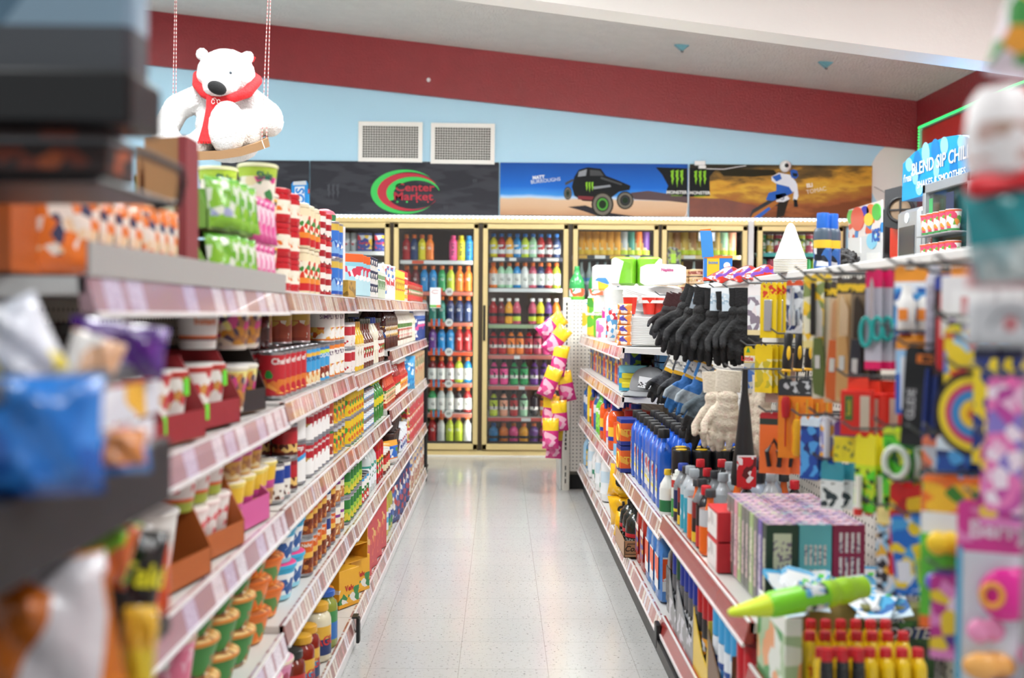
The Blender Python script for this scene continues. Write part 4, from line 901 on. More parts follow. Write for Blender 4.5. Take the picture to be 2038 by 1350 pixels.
trayO.put((-.65, 1.90, Z3), math.radians(80), 'orange cardboard cup tray at the near end of third shelf', 'orange cup trays')
trayO.put((-.65, 2.16, Z3), math.radians(80), 'orange cardboard cup tray beside the pink tray', 'orange cup trays')
for k in range(3): bw.put((-.61 - (k == 0)*.04, 1.56 + k*.14, Z3 + (.01 if k else 0)), math.radians(40), f'large white soup cup, {ORD[k]} at the near end of third shelf', 'large white soup cups')
for k in range(3): wn_.put((-.60, 2.06 + k*.085, Z3 + .006 if k > 0 else Z3 + .006), math.radians(50), f'white and lime noodle cup, {ORD[k]} in the orange tray', 'white and lime noodle cups')
for k in range(3): wn_.put((-.60, 2.00 + k*.1, Z3 + .115), math.radians(50), f'white and lime noodle cup, {ORD[k]} of the upper layer', 'white and lime noodle cups')
pt.put((-.64, 2.45, Z3), math.radians(82), 'magenta cardboard cup tray with yellow cups on third shelf')
for k in range(3):
    for l in range(2): yp.put((-.598, 2.355 + k*.098, Z3 + .006 + l*.111), math.radians(50), f'yellow and magenta noodle cup, {ORD[k]} along {("lower", "upper")[l]} layer', 'yellow and magenta noodle cups')
for k in range(2): yp.put((-.598, 2.30 + k*.098 + .29, Z3 + .006), math.radians(50), f'yellow and magenta noodle cup, {ORD[k]} beside the small blue cans', 'yellow and magenta noodle cups')
sred = can('bean_can', .035, .09, [(0, '#5a2418'), (.3, '#b8262c'), (.85, '#8a1c22')], (.1, .4, ['#5a2418', '#b8562c', '#e8c070'], .014))
sblue = can('bean_can', .035, .1, [(0, '#e9e4da'), (.5, '#1e3f94'), (.9, '#e9e4da')], (.02, .3, ['#5a3020', '#c8302c', '#e9e4da'], .014))
row(sblue, S3, .733, 2.70, 2.86, 'small blue and white can', 1, 2, rz=40)
row(sred, S3, .733, 2.88, 2.98, 'small maroon can', 2, 2, rz=40)
bigc = can('tomato_can', .05, .118, [(0, '#efeeea'), (.58, '#3f9fd6'), (.70, '#b81f2a')], None, 'Camp', '#efeeea', .02, .85, wave=.07, shear=.3)
camp = can('condensed_soup_can', .034, .1, [(0, '#f4f2ee'), (.12, '#f4f2ee'), (.5, '#b81f2a')], (.44, .56, ['#b8944a', '#b81f2a', '#f4f2ee'], .012), 'Campbell', '#f4f2ee', .012, .78, shear=.3)
camp2 = can('condensed_soup_can', .034, .1, [(0, '#efe9dc'), (.5, '#c8542c'), (.9, '#2f7a3c')], (.1, .5, ['#8a2f1c', '#c8542a', '#efe4cc', '#a33c20'], .014))
rotel = can('tomato_can', .036, .1, [(0, '#e8c02c'), (.85, '#b5b8bb')], (.05, .6, ['#e8c02c', '#c8302c', '#e8c02c', '#3f8a3c', '#d8901c'], .014), 'ROTEL', '#2a2018', .012, .75)
row(bigc, S3, .733, 2.99, 3.12, 'big white and red can', 2, 2, rz=40)
row(camp, S3, .733, 3.14, 3.50, 'red and white condensed soup can', 2, 2, rz=42)
row(camp2, S3, .733, 3.51, 3.6, 'orange vegetable soup can', 2, 1)
row(rotel, S3, .733, 3.60, 3.86, 'yellow diced tomato can', 2, 2)
chil = can('chile_can', .034, .1, [(0, '#e8c21e'), (.9, '#e8c21e')], (.1, .8, ['#e8c21e', '#3f9a3c', '#e8c21e', '#d86a1c', '#e8c21e'], .016))
chil2 = can('chile_can', .03, .07, [(0, '#e8c21e'), (.7, '#3f9a3c')], (.1, .6, ['#e8c21e', '#3f9a3c', '#efdc4a'], .014))
tuna = can('tuna_can', .042, .042, [(0, '#2f86c8'), (.75, '#e9edf0')], (.1, .7, ['#2f86c8', '#2f86c8', '#e9edf0'], .014), seg=16)
row(chil, S3, .725, 3.93, 4.36, 'yellow chile can', 2, 2)
row(tuna, S3, .725, 4.38, 4.72, 'blue tuna can', 4, 2)
lime = bottle('lime_juice_bottle', .038, .19, '#2f8a34', '#d8d02c', [(0, '#2c7a30'), (.6, '#d8c82c')], (.12, .55), 'round', .45, .14, pic=(.1, .5, ['#2c7a30', '#e9e4da', '#2c7a30'], .014))
row(lime, S3, .725, 4.74, 5.12, 'green lime juice bottle', 1, 2)
hot = bottle('hot_sauce_bottle', .025, .17, '#c8461c', '#b81f26', [(0, '#efdcae'), (.4, '#e2a02c'), (.8, '#c8302c')], (.15, .6), 'long', .55, .14, pic=(.1, .8, ['#efdcae', '#b8301c', '#efdcae', '#3f7a3a'], .012))
hot2 = bottle('hot_sauce_bottle', .028, .20, '#b8301c', '#f0efe8', [(0, '#f0e9d8'), (.5, '#c8302c')], (.15, .55), 'long', .5, .1, pic=(.1, .8, ['#f0e9d8', '#c8302c', '#e2a02c'], .012))
ket = bottle('ketchup_bottle', .035, .21, '#8e1a18', '#f0efe8', [(0, '#f0e9d8'), (.5, '#3f7a3a'), (.6, '#c8302c')], (.15, .6), 'round', .5, .1)
row(hot, S3, .748, 5.2, 5.66, 'orange hot sauce bottle', 1, 2)
row(ket, S3, .748, 5.68, 5.95, 'dark red ketchup bottle', 1, 2)
row(hot2, S3, .748, 5.97, 6.4, 'red hot sauce bottle with pale cap', 1, 2)
bb = bag('tortilla_bag', .16, .2, .05, [(0, '#3f9fd6'), (.4, '#a9d6ee'), (.7, '#3f9fd6')], (.1, .8, ['#3f9fd6', '#cfe6f2', '#2f7fc0'], .02), cat='bag')
bb.put((-.56, 6.5, .75), (0, 0, math.radians(55)), 'light blue bag between the hot sauce and crumb boxes')
crumb = carton('crumb_box', .14, .05, .2, [(0, '#c9a878'), (.8, '#d8b98c')], (.1, .9, ['#c9a878', '#c8402c', '#e2d0b0', '#3c7a5a', '#c9a878'], .022))
row(crumb, S3, .748, 6.6, 7.62, 'tan crumb box', 1, 1, round_=False, rz=80)
# --- fourth shelf
Z4 = .448
bowlG = cup('noodle_bowl', .05, .068, .075, [(0, '#c9a04c'), (.25, '#3f8a3c'), (.6, '#3f8a3c'), (.9, '#d8883c')], '#c98a4c', (.05, .55, ['#3f8a3c', '#e9e4c8', '#5a2a4c', '#b5602a', '#3f8a3c'], .022), cat='bowl', lidpic=(0, 1.01, ['#c98a4c', '#d8a060', '#8a4a2c', '#e8c080'], .02), liph=.008)
bowlO = cup('noodle_bowl', .05, .068, .075, [(0, '#e2882c'), (.25, '#ee7a24'), (.9, '#e0702c')], '#d8803c', (.1, .7, ['#ee7a24', '#d8301c', '#f0c070', '#ee7a24', '#5a8a3c'], .022), cat='bowl', lidpic=(0, 1.01, ['#d8803c', '#e8a860', '#a85a2c'], .02), liph=.008)
bowlC = cup('noodle_bowl', .052, .066, .095, [(0, '#8fd0e2'), (.3, '#eef2f2'), (.75, '#3fb0d8')], '#e0307c', (.15, .6, ['#eef2f2', '#3fb0d8', '#eef2f2', '#2c5a9c'], .02), cat='bowl', liph=.01)
pinkt = cup('noodle_tub', .045, .058, .10, [(0, '#e2a0b4'), (.5, '#e88aa4'), (.92, '#efd9c0')], '#d8a878', (.1, .8, ['#e2a0b4', '#e9e4e0', '#d8708c'], .02), cat='tub', lidpic=(0, 1.01, ['#d8a878', '#c8402c', '#e8c8a0'], .02))
whitet = cup('soup_cup', .047, .064, .135, [(0, '#e6e2dc'), (.5, '#b84a3c'), (.7, '#e6e2dc')], '#3a2c2c', (.1, .8, ['#e6e2dc', '#a83a34', '#e6e2dc', '#3a2c2c'], .03), cat='cup')
row(whitet, S4, .43, 1.56, 1.86, 'large white and red soup cup', 1, 1)
row(pinkt, S4, .43, 1.88, 2.02, 'pink noodle tub', 2, 1)
row(bowlG, S4, .43, 2.03, 2.5, 'green noodle bowl', 3, 2, lay=['bottom layer', 'middle layer', 'top layer'])
row(bowlO, S4, .43, 2.50, 2.63, 'orange noodle bowl', 3, 1)
row(bowlO, S4, .448, 2.66, 2.82, 'orange noodle bowl by bay joint', 3, 2)
row(bowlC, S4, .448, 2.83, 3.1, 'aqua noodle bowl with pink lid', 2, 2)
nall = can('chili_can', .038, .113, [(0, '#8a3c1c'), (.45, '#e8b44c'), (.62, '#d8621c'), (.95, '#b5b8bb')], (.03, .42, ['#7a3418', '#b5602a', '#8f4422', '#c8823c', '#5a2412'], .011), 'Nalley', '#f2e6d0', .014, .78)
nall2 = can('chili_can', .038, .113, [(0, '#3a2a50'), (.4, '#efe9dc'), (.6, '#2c3c7c'), (.95, '#b5b8bb')], (.03, .42, ['#7a3418', '#efe4cc', '#8f4422'], .012))
nall3 = can('bean_can', .038, .113, [(0, '#b5602a'), (.35, '#f0e4c8'), (.6, '#8a3a8c'), (.7, '#efe9dc'), (.95, '#b5b8bb')], (.03, .4, ['#d8a060', '#f0d0a0', '#b5703c'], .012))
row(nall, S4, .448, 3.12, 3.45, 'orange chili can', 2, 2, rz=42)
row(nall2, S4, .448, 3.46, 3.54, 'navy and white chili can', 2, 1)
row(nall, S4, .448, 3.55, 3.66, 'orange chili can by the beans', 2, 1)
row(nall3, S4, .448, 3.66, 3.87, 'tan and purple bean can', 2, 2)
peas = can('pea_can', .034, .1, [(0, '#2c7a34'), (.4, '#9cc43c'), (.55, '#2c7a34'), (.95, '#b5b8bb')], (.05, .4, ['#2c7a34', '#9cc43c', '#5aa03c', '#d8c83c'], .012))
v8 = can('juice_can', .034, .11, [(0, '#c8302c'), (.3, '#2c7a34'), (.6, '#efe9e2'), (.9, '#3f9fd6')], (.05, .5, ['#c8302c', '#2c7a34', '#e9e4dc', '#d8702c'], .015))
vin = bottle('vinegar_bottle', .038, .22, '#cfd6d2', '#f2f2f0', [(0, '#e9edf0'), (.5, '#3c9a8a')], (.15, .55), 'round', .45, .1, pic=(.1, .9, ['#e9edf0', '#e9edf0', '#3c7a5a'], .02))
rsc = bottle('sauce_bottle', .034, .21, '#a82018', '#b81f26', [(0, '#c8202c'), (.5, '#e8b43a'), (.7, '#c8202c')], (.12, .7), 'cyl', .8, .12, pic=(.1, .6, ['#c8202c', '#efe0c0', '#3f7a3a', '#c8202c'], .016))
row(peas, S4, .44, 3.93, 4.32, 'green pea can', 3, 2)
row(v8, S4, .44, 4.33, 4.55, 'vegetable juice can', 1, 1)
row(vin, S4, .44, 4.56, 4.84, 'clear vinegar bottle', 1, 2)
row(rsc, S4, .44, 4.86, 5.1, 'red sauce bottle', 1, 2)
tubd = cup('gravy_tub', .035, .045, .07, [(0, '#3a2420'), (.8, '#5a3c34')], '#2a1c1a', None, cat='tub')
salt = bottle('salt_canister', .042, .135, '#e9edf2', '#e9edf2', [(0, '#d8dde8'), (.3, '#23408c'), (.6, '#e9edf2')], (.05, .8), 'cyl', 1.0, .1, cat='canister', pic=(.1, .6, ['#d8dde8', '#c8303c', '#23408c', '#e9edf2'], .02))
jello = carton('gelatin_box', .085, .035, .08, [(0, '#c8303c'), (.5, '#efe9e2'), (.8, '#c8303c')], (.1, .9, ['#c8303c', '#efe9e2', '#e2b43a', '#3f8a3c', '#c8303c'], .015))
spj = bottle('pickle_jar', .036, .11, '#7a2c1c', '#f0efe8', [(0, '#e8d8b0'), (.5, '#c8302c')], (.15, .7), 'cyl', .95, .16, cat='jar')
row(spj, S4, .435, 5.18, 5.42, 'small brown pickle jar', 1, 1)
rb = bag('tortilla_bag', .18, .12, .07, [(0, '#efe9e2'), (.25, '#ee8a2c'), (.4, '#3f9a3c'), (.55, '#2f6fd0'), (.8, '#e8a02c')], (.3, .75, ['#2f6fd0', '#2f6fd0', '#e9f0f4', '#3f9a3c'], .025), cat='bag')
rb.put((-.575, 5.52, .437), (0, 0, math.radians(60)), 'rainbow striped bread bag on fourth shelf of the left run')
row(tubd, S4, .435, 5.64, 6.0, 'dark brown gravy tub', 3, 2)
row(salt, S4, .435, 6.02, 6.4, 'blue and white salt canister', 1, 2)
row(jello, S4, .432, 6.46, 7.62, 'red dessert mix box', 3, 1, round_=False, rz=78)
# --- bottom shelf
Zb = .114
pinkb = cup('noodle_bowl', .05, .066, .09, [(0, '#e28ab0'), (.5, '#efa6c0'), (.9, '#efd9c0')], '#e8a0b8', (.2, .8, ['#e28ab0', '#e9a8bc', '#b03a5c', '#efb6cc'], .03), cat='bowl', liph=.008)
row(pinkb, S0, Zb, 2.36, 2.94, 'pink noodle bowl', 2, 2)
ragu = bottle('pasta_sauce_jar', .042, .17, '#8a2414', '#e2a82c', [(0, '#24406a'), (.4, '#2c9ac8'), (.55, '#e8b43a')], (.12, .62), 'wide', .8, .13, txt='RAGU', tcol='#c8302c', ts=.028, cat='jar')
ragu2 = bottle('pasta_sauce_jar', .042, .165, '#7a2c18', '#2a2a26', [(0, '#e8d8a8'), (.6, '#c8302c')], (.12, .62), 'wide', .8, .13, pic=(.1, .6, ['#e8d8a8', '#a98258', '#e8d8a8', '#5a6a2c'], .02), cat='jar')
ragw = bottle('pasta_sauce_jar', .046, .18, '#e9dfc0', '#e2a82c', [(0, '#1f3468'), (.55, '#e8b43a')], (.12, .62), 'wide', .8, .13, txt='RAGU', tcol='#c8302c', ts=.03, cat='jar')
pick = bottle('pickle_jar', .045, .185, '#8f9a3c', '#2f5fb8', [(0, '#2f6fb8'), (.6, '#3f8f4c')], (.15, .65), 'wide', .8, .1, cat='jar')
pick2 = bottle('pickle_jar', .045, .19, '#8f9a3c', '#b8c83a', [(0, '#2f6fb8'), (.6, '#3f8f4c')], (.15, .65), 'wide', .8, .1, cat='jar')
ragu2.put((-.575, 2.99, Zb), math.radians(40), 'pasta sauce jar with black lid and cream label, nearest', 'pasta sauce jars')
ragu.put((-.57, 3.11, Zb), math.radians(40), 'red pasta sauce jar with yellow lid, nearest in the front row', 'pasta sauce jars')
ragu.put((-.572, 3.21, Zb), math.radians(40), 'red pasta sauce jar with yellow lid, second in front row', 'pasta sauce jars')
ragu2.put((-.67, 3.14, Zb), math.radians(40), 'dark lid pasta sauce jar behind the yellow lid jars', 'pasta sauce jars')
ragu2.put((-.62, 3.32, Zb), math.radians(40), 'dark lid pasta sauce jar beside the white sauce jar', 'pasta sauce jars')
ragw.put((-.575, 3.42, Zb), math.radians(38), 'white creamy sauce jar with yellow lid on bottom shelf', 'pasta sauce jars')
pick.put((-.575, 3.56, Zb), math.radians(38), 'green pickle jar with blue lid on bottom shelf', 'pickle jars')
pick2.put((-.62, 3.67, Zb), math.radians(38), 'green pickle jar with lime lid on bottom shelf', 'pickle jars')
vbowl = cup('macaroni_tub', .05, .066, .105, [(0, '#f0a024'), (.9, '#f0b43a')], '#e8942c', (.2, .7, ['#f0a024', '#f0a024', '#d8401c', '#f0a024'], .025), 'Vel', '#c8302c', .03, .6, cat='tub', liph=.01)
for k in range(2):
    for l in range(2): vbowl.put((-.66, 3.72 + .14*k + .03, Zb + .107*l), math.radians(38), f'orange macaroni tub, {("near", "far")[k]} one, {("lower", "upper")[l]} layer', 'macaroni tubs')
vtray = carton('macaroni_carton', .12, .10, .14, [(0, '#eca824'), (.3, '#f0b02c')], (.1, .5, ['#f0b02c', '#f0b02c', '#e9e4dc', '#3f8a4c'], .025), 'Velv', '#c8202c', .022, .5, cat='carton')
vtray.put((-.60, 4.06, Zb), (0, 0, math.radians(60)), 'yellow macaroni carton, nearer one on the bottom shelf', 'yellow macaroni cartons')
vtray.put((-.585, 4.27, Zb), (0, 0, math.radians(60)), 'yellow macaroni carton, farther one on the bottom shelf', 'yellow macaroni cartons')
t = thing('empty_carton', 'open yellow carton with dark inside on the macaroni cartons', 'carton', (-.60, 4.20, Zb + .142), math.radians(60))
g = MB(); g.box(-.07, .07, -.06, .06, 0, .003).box(-.07, .07, -.06, .06, .062, .065).box(-.07, .07, .057, .06, 0, .13).box(-.07, -.067, -.06, .06, 0, .13).box(.067, .07, -.06, .06, 0, .13).box(-.07, .07, -.06, .06, .127, .13)
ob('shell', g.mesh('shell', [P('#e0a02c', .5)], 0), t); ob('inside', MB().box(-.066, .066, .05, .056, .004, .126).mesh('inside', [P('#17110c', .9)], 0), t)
redb = carton('cereal_box', .17, .055, .25, [(0, '#c83038'), (.85, '#b8242e')], (.1, .7, ['#c83038', '#d8563c', '#e2b060', '#c83038', '#c83038'], .03), cat='box')
row(redb, S0, Zb, 4.36, 5.12, 'tall red cereal box', 1, 1, round_=False, rz=80)
oil = bottle('cooking_oil_bottle', .045, .27, '#c9b84a', '#f2f0ea', [(0, '#e9edf0'), (.4, '#5ab4d8'), (.7, '#e9edf0')], (.12, .45), 'round', .4, .09, rough=.08)
oil2 = bottle('cooking_oil_bottle', .045, .27, '#b8b04a', '#2c6fc0', [(0, '#3a8a4c'), (.4, '#2c4f9c'), (.7, '#e9e4dc')], (.12, .45), 'round', .4, .09, rough=.08)
row(oil, S0, Zb, 5.18, 5.36, 'cooking oil bottle with white cap', 1, 2)
row(oil2, S0, Zb, 5.38, 5.56, 'cooking oil bottle with blue cap', 1, 2)
blub = carton('pancake_box', .16, .055, .24, [(0, '#1f3470'), (.85, '#1c2f68')], (.1, .8, ['#1f3470', '#3c62b0', '#e9e4dc', '#1f3470', '#b8302c'], .03), cat='box')
row(blub, S0, Zb, 5.6, 6.38, 'navy pancake mix box', 1, 1, round_=False, rz=80)
foil = carton('tall_box', .16, .05, .258, [(0, '#c9b08c'), (.9, '#d8c4a4')], (.05, .95, ['#c9b08c', '#e9e4dc', '#c8803c', '#3c62b0', '#d8c4a4', '#b06a5c'], .03), cat='box')
row(foil, S0, Zb, 6.46, 7.62, 'tall tan and white box', 1, 1, round_=False, rz=80)
# ------------------------------------------------------------ drinks in the coolers
CC = dict(red='#b02328', navy='#2c3f6e', yellow='#dcd022', orange='#f0802a', pink='#ea4f93', blue='#1f86c8', green='#2f9e58', lime='#c2d63a', teal='#3f8f80', purple='#6a3f8c', darkred='#6e1c22', black='#26242a', white='#dfe3e2', clear='#c8d2d0', amber='#eea828', mint='#a6d6b0', peach='#eea88a', brown='#6b4230', gold='#c9a94c', silver='#b9c0c6', tan='#b98a5a', rose='#c4526a')
_DR = {}
def drink(typ, c):
    if (typ, c) in _DR: return _DR[(typ, c)]
    h = CC[c]
    if typ == 'sport': p = bottle('sports_drink_bottle', .034, .205, h, '#f07a26', [(0, h)], (.36, .60), 'round', .54, .15, txt='G', tcol='#f2f2ee', ts=.026, waist=.06)
    elif typ == 'gwhite': p = bottle('sports_drink_bottle', .034, .205, h, '#f07a26', [(0, '#e9ebe6')], (.12, .56), 'round', .54, .15, txt='G', tcol='#55585a', ts=.026)
    elif typ == 'prime': p = bottle('hydration_bottle', .033, .2, h, h, [(0, h)], (.12, .75), 'wide', .62, .12, txt='PRIME', tcol='#1c1c1c', ts=.028, trot=math.pi/2)
    elif typ == 'power': p = bottle('sports_drink_bottle', .033, .19, h, '#3a7fd6', [(0, '#e6ebee'), (.5, h)], (.15, .62), 'round', .54, .14, pic=(.2, .8, ['#e6ebee', h, '#e6ebee', '#dfe3e2'], .02))
    elif typ == 'tea': p = bottle('tea_bottle', .034, .205, h, '#efefec', [(0, CC['lime'] if c == 'rose' else h), (.35, '#2a2a2c'), (.6, h)], (.12, .62), 'round', .5, .12)
    elif typ == 'body': p = bottle('hydration_bottle', .034, .205, h, '#26242a', [(0, h), (.25, '#e6e3de'), (.45, h), (.85, '#26242a')], (.1, .72), 'round', .5, .13, txt='Y', tcol='#1b1b1d', ts=.05)
    elif typ == 'short': p = bottle('juice_bottle', .038, .15, h, '#e0702a' if c != 'blue' else '#2a6ac0', [(0, '#2a2a2c'), (.4, h)], (.2, .55), 'round', .5, .16)
    elif typ == 'tall': p = bottle('iced_tea_can', .036, .2, h, h, [(0, '#e8c23a' if c == 'amber' else CC['lime']), (.4, h), (.9, h)], (.02, .93), 'cyl', .85, .02, pic=(.2, .7, [h, '#f2e2a8', h], .03), cat='can')
    elif typ == 'glass': p = bottle('glass_bottle', .03, .24, '#9fb0ae' if c == 'clear' else h, '#3f4a4a', [(0, '#cfe0ea'), (.5, '#3f8ac8')], (.2, .42), 'long', .36, .06)
    elif typ == 'energy': p = can('energy_drink_can', .028, .15, [(0, h), (.5, h)], (.3, .7, [h, '#e9edf2', '#c8303c', h], .02))
    else: p = can('beer_can', .031, .15, [(0, h), (.6, '#e9e4d8'), (.75, h)], (.2, .8, [h, '#f2f0ea', h, '#3f7a3a'], .03))
    _DR[(typ, c)] = p; return p
DN = ['first', 'second', 'third', 'fourth', 'fifth']
TYN = dict(sport='sports drink bottle', gwhite='white-label sports drink bottle', prime='tall-lettered drink bottle', power='blue cap drink bottle', tea='white cap tea bottle', body='black-banded drink bottle', short='short juice bottle', tall='tall tea can', glass='slim glass bottle', energy='slim energy can', beer='beer can')
def fill(d, r, items, door, Yo=.19, sc=1.08):
    a, b = pxX(DOORS[d][0]) + .055, pxX(DOORS[d][1]) - .055
    z = .095 if r >= len(SHELF[d]) else zc(SHELF[d][r], YC + .12)
    n = len(items); wd = (b - a) / n
    for i, it in enumerate(items):
        if it is None: continue
        typ, c = it
        x = a + wd * (i + .5)
        drink(typ, c).put((x, YC + Yo, z), (0, 0, random.uniform(-.2, .2)), f'{c} {TYN[typ]}, {ORD[i]} from left, {ORD[r]} row, {door} cooler door', f'{TYN[typ]}s in the {door} door', sc=sc)
def R(typ, s): return [None if c == '-' else (typ, c) for c in s.split()]
fill(1, 0, R('sport', 'red navy yellow orange') + [None, None] + R('prime', 'pink yellow blue'), 'second')
fill(1, 1, R('sport', 'red darkred blue blue green lime orange orange'), 'second')
fill(1, 2, R('sport', 'clear clear clear teal teal navy navy navy'), 'second')
fill(1, 3, R('sport', 'blue blue purple purple blue blue red red'), 'second')
fill(1, 4, R('gwhite', 'blue blue red darkred red red lime blue'), 'second')
fill(1, 5, R('gwhite', 'red green green green clear clear black red'), 'second')
fill(1, 6, R('sport', 'red red darkred red white lime lime white'), 'second')
fill(2, 0, R('power', 'yellow red amber blue lime mint red darkred navy'), 'third')
fill(2, 1, R('gwhite', 'orange mint mint blue white rose navy red lime'), 'third')
fill(2, 2, R('tea', 'red darkred amber rose - rose yellow purple orange'), 'third')
fill(2, 3, R('body', 'red red orange orange red rose pink pink'), 'third')
fill(2, 4, R('body', 'pink pink green green purple purple pink'), 'third')
fill(2, 5, R('body', 'lime peach red mint black orange orange'), 'third')
fill(2, 6, R('short', 'blue orange pink amber purple rose red'), 'third')
fill(3, 0, R('tall', 'amber amber amber amber amber amber silver teal orange purple'), 'fourth')
fill(3, 1, R('glass', 'clear clear clear clear clear navy clear clear clear'), 'fourth')
fill(4, 0, R('tall', 'gold tan gold tan gold gold gold mint peach'), 'fifth')
fill(4, 1, R('glass', 'gold gold clear clear gold tan'), 'fifth')
fill(5, 0, R('beer', 'green gold rose red teal lime rose purple green'), 'sixth')
fill(5, 1, R('tall', 'teal rose green mint rose green lime teal'), 'sixth')
fill(0, 0, R('energy', 'silver silver silver silver silver silver blue blue') + [None, None], 'first', sc=1.05)
fill(0, 1, R('energy', 'silver silver silver silver silver silver navy navy silver silver'), 'first', sc=1.05)
rbx = carton('energy_multipack', .12, .15, .15, [(0, '#2c3f8c'), (.5, '#c9d2dc'), (.8, '#2c3f8c')], (.1, .9, ['#2c3f8c', '#c9d2dc', '#c8303c', '#e8c23a', '#2c3f8c'], .035), 'Red Bull', '#c8202c', .022, .45)
for k in range(2): rbx.put((pxX(722 + k * 34, YC), YC + .2, zc(SHELF[0][0], YC + .12)), 0, ('blue and silver energy drink multipack, nearer the door hinge', 'blue and silver energy drink multipack, against the gold mullion')[k], 'energy drink multipacks')
# shelf tags
disc = lambda r: [(r * math.cos(i * math.pi / 8), r * math.sin(i * math.pi / 8)) for i in range(16)]
for k in range(1, 6):
    x, z = pxX(893, YC), zc(SHELF[1][k], YC + .12) + .0
    o = ob('price_disc', MB().prism([(a, b) for a, b in disc(.034)], -.002, 0).text('2/5', .02, (0, -.003, .002), 1, bold=.03).mesh('price_disc', [P('#f6f6f2', .4), P('#3c4a4a', .5)], 0)); o.location = (x, YC + .078, z)
    tag(o, f'round white price disc on cooler shelf strip, {ORD[k]} shelf down', 'price tag', 'round price discs')
    t = thing('promo_card', f'printed promo card with tiny bottles, cooler shelf strip, {ORD[k]} shelf down', 'card', (pxX(868, YC), YC + .079, z), 0, 'tiny bottle promo cards')
    g = MB()
    for i in range(5): g.box(-.05 + i*.021, -.034 + i*.021, -.002, 0, -.028, .03 + .004 * (i % 2), i % 2)
    ob('printed_bottles', g.mesh('printed_bottles', [P('#e8572c', .4), P('#5b9fd0', .4)], 0), t)
for (px, d, k, w) in ((1070, 2, 2, .05), (1030, 2, 3, .05), (1040, 2, 4, .05), (1049, 2, 5, .08), (992, 2, 0, .1), (1020, 2, 0, .06), (1068, 2, 0, .06), (1100, 2, 0, .1), (1155, 3, 0, .12), (1195, 3, 0, .09), (1230, 3, 0, .13), (1265, 3, 0, .09), (1375, 4, 0, .1), (1445, 4, 0, .1), (800, 1, 0, .12), (830, 1, 0, .1)):
    z = zc(SHELF[d][k], YC + .12)
    o = ob('price_tag', MB().box(-w/2, w/2, -.003, 0, -.014, .014).mesh('price_tag', [P('#f0f1f0' if px not in (1155, 1230, 830) else ('#e2b23a' if px != 830 else '#d8552c'), .4)], 0)); o.location = (pxX(px, YC), YC + .082, z - .017)
    tag(o, f'{"pale" if px not in (1155, 1230, 830) else "coloured"} price tag at {ORD[k]} shelf of {ORD[d]} cooler door, {ORD[int((px - DOORS[d][0]) / 18)]} position', 'price tag', 'cooler shelf price tags')
t = thing('store_notice', 'white notice with red oval logo taped to second cooler door', 'notice', (pxX(867), YC - .035, zc(594)))
ob('sheet', MB().box(-.045, .045, 0, .002, -.085, .085).mesh('sheet', [P('#f4f6f4', .5)], 0), t)
ob('printed_logo', MB().tube([(.03 * math.cos(a*.35+.6), -.001, .05 + .014 * math.sin(a*.35+.6)) for a in range(15)], .0025, 4).mesh('printed_logo', [P('#b84a52', .5)], 0), t)
ob('printed_band', MB().box(-.045, .01, -.001, 0, -.08, -.06, 0).box(.01, .045, -.001, 0, -.08, -.06, 1).mesh('printed_band', [P('#6ab84a', .5), P('#e8702c', .5)], 0), t)
t = thing('door_sticker', 'green and black drink sticker inside the fifth cooler door', 'sticker', (pxX(1339), YC - .012, zc(510)))
ob('sheet', MB().prism([(-.06, -.06), (0, -.10), (.06, -.06), (.065, .05), (.03, .08), (-.03, .09), (-.065, .05)], 0, .001).mesh('sheet', [PR([(0, '#4a4a48')], (0, 1, ['#4a4a48', '#8aa04a', '#9a9a96', '#4a4a48'], .02))], 0), t)
ob('printed_glass', MB().box(-.02, .022, -.001, 0, -.05, .03).mesh('printed_glass', [P('#a6d63a', .4)], 0), t)
o = ob('door_notice', MB().box(-.07, .07, 0, .002, -.04, .035).mesh('door_notice', [PR([(0, '#e2e8ea')], (.1, .9, ['#e2e8ea', '#9ab0c0', '#e2e8ea', '#e2e8ea'], .012))], 0)); o.location = (pxX(1405), YC - .013, zc(468)); tag(o, 'pale printed notice inside the top of fifth cooler door', 'notice')

# ------------------------------------------------------------ plush bear on a swing
BY = 6.0
b = lambda px, py, dy=0.0: at(px, py, BY + dy); u = BY / F
g = MB()
def E(px, py, dy, rx, ry, rz=None): g.ball(b(px, py, dy), (rx * u, (rz or rx) * u, ry * u), 18)
E(450, 150, -.05, 57, 51, 50); E(438, 172, -.15, 34, 26, 30); E(450, 190, -.02, 45, 30, 40)
E(452, 252, .02, 62, 66, 55); E(455, 290, .05, 60, 34, 55)
g.limb(b(408, 190, 0), 26*u, b(352, 215, -.01), 26*u); g.limb(b(352, 215, -.01), 26*u, b(326, 262, -.05), 26*u); g.limb(b(326, 262, -.05), 26*u, b(352, 300, -.12), 25*u); g.limb(b(352, 300, -.12), 25*u, b(400, 290, -.1), 26*u)
g.limb(b(500, 205, 0), 29*u, b(532, 232, -.01), 30*u); g.limb(b(532, 232, -.01), 30*u, b(536, 244, -.03), 29*u)
E(452, 255, -.22, 36, 52, 26); g.limb(b(450, 262, -.2), 32*u, b(470, 268, -.02), 38*u); E(490, 262, -.06, 32, 44, 34)
g.limb(b(420, 272, -.05), 30*u, b(392, 292, -.16), 27*u)
for ex, ey in ((402, 108), (493, 114)): E(ex, ey, -.02, 13, 13, 8); E((ex + 450) / 2 + (ex - 450) * .25, 122, -.02, 11, 11, 9)
m_fur = P('#f6f5f3', .95, bump=(120, 1.0, .02))
bt = thing('plush_bear', 'large white plush polar bear with red scarf on a hanging swing', 'plush toy', (b(450, 250).x, BY, b(450, 250).z))
inv = Vector(bt.location)
def kid(name, me, par=None):
    o = ob(name, me, par or bt)
    o.location = -inv if par is None else (0, 0, 0); return o
kid('body', fuse(g, 'body', [m_fur], .010, 3, .0016))
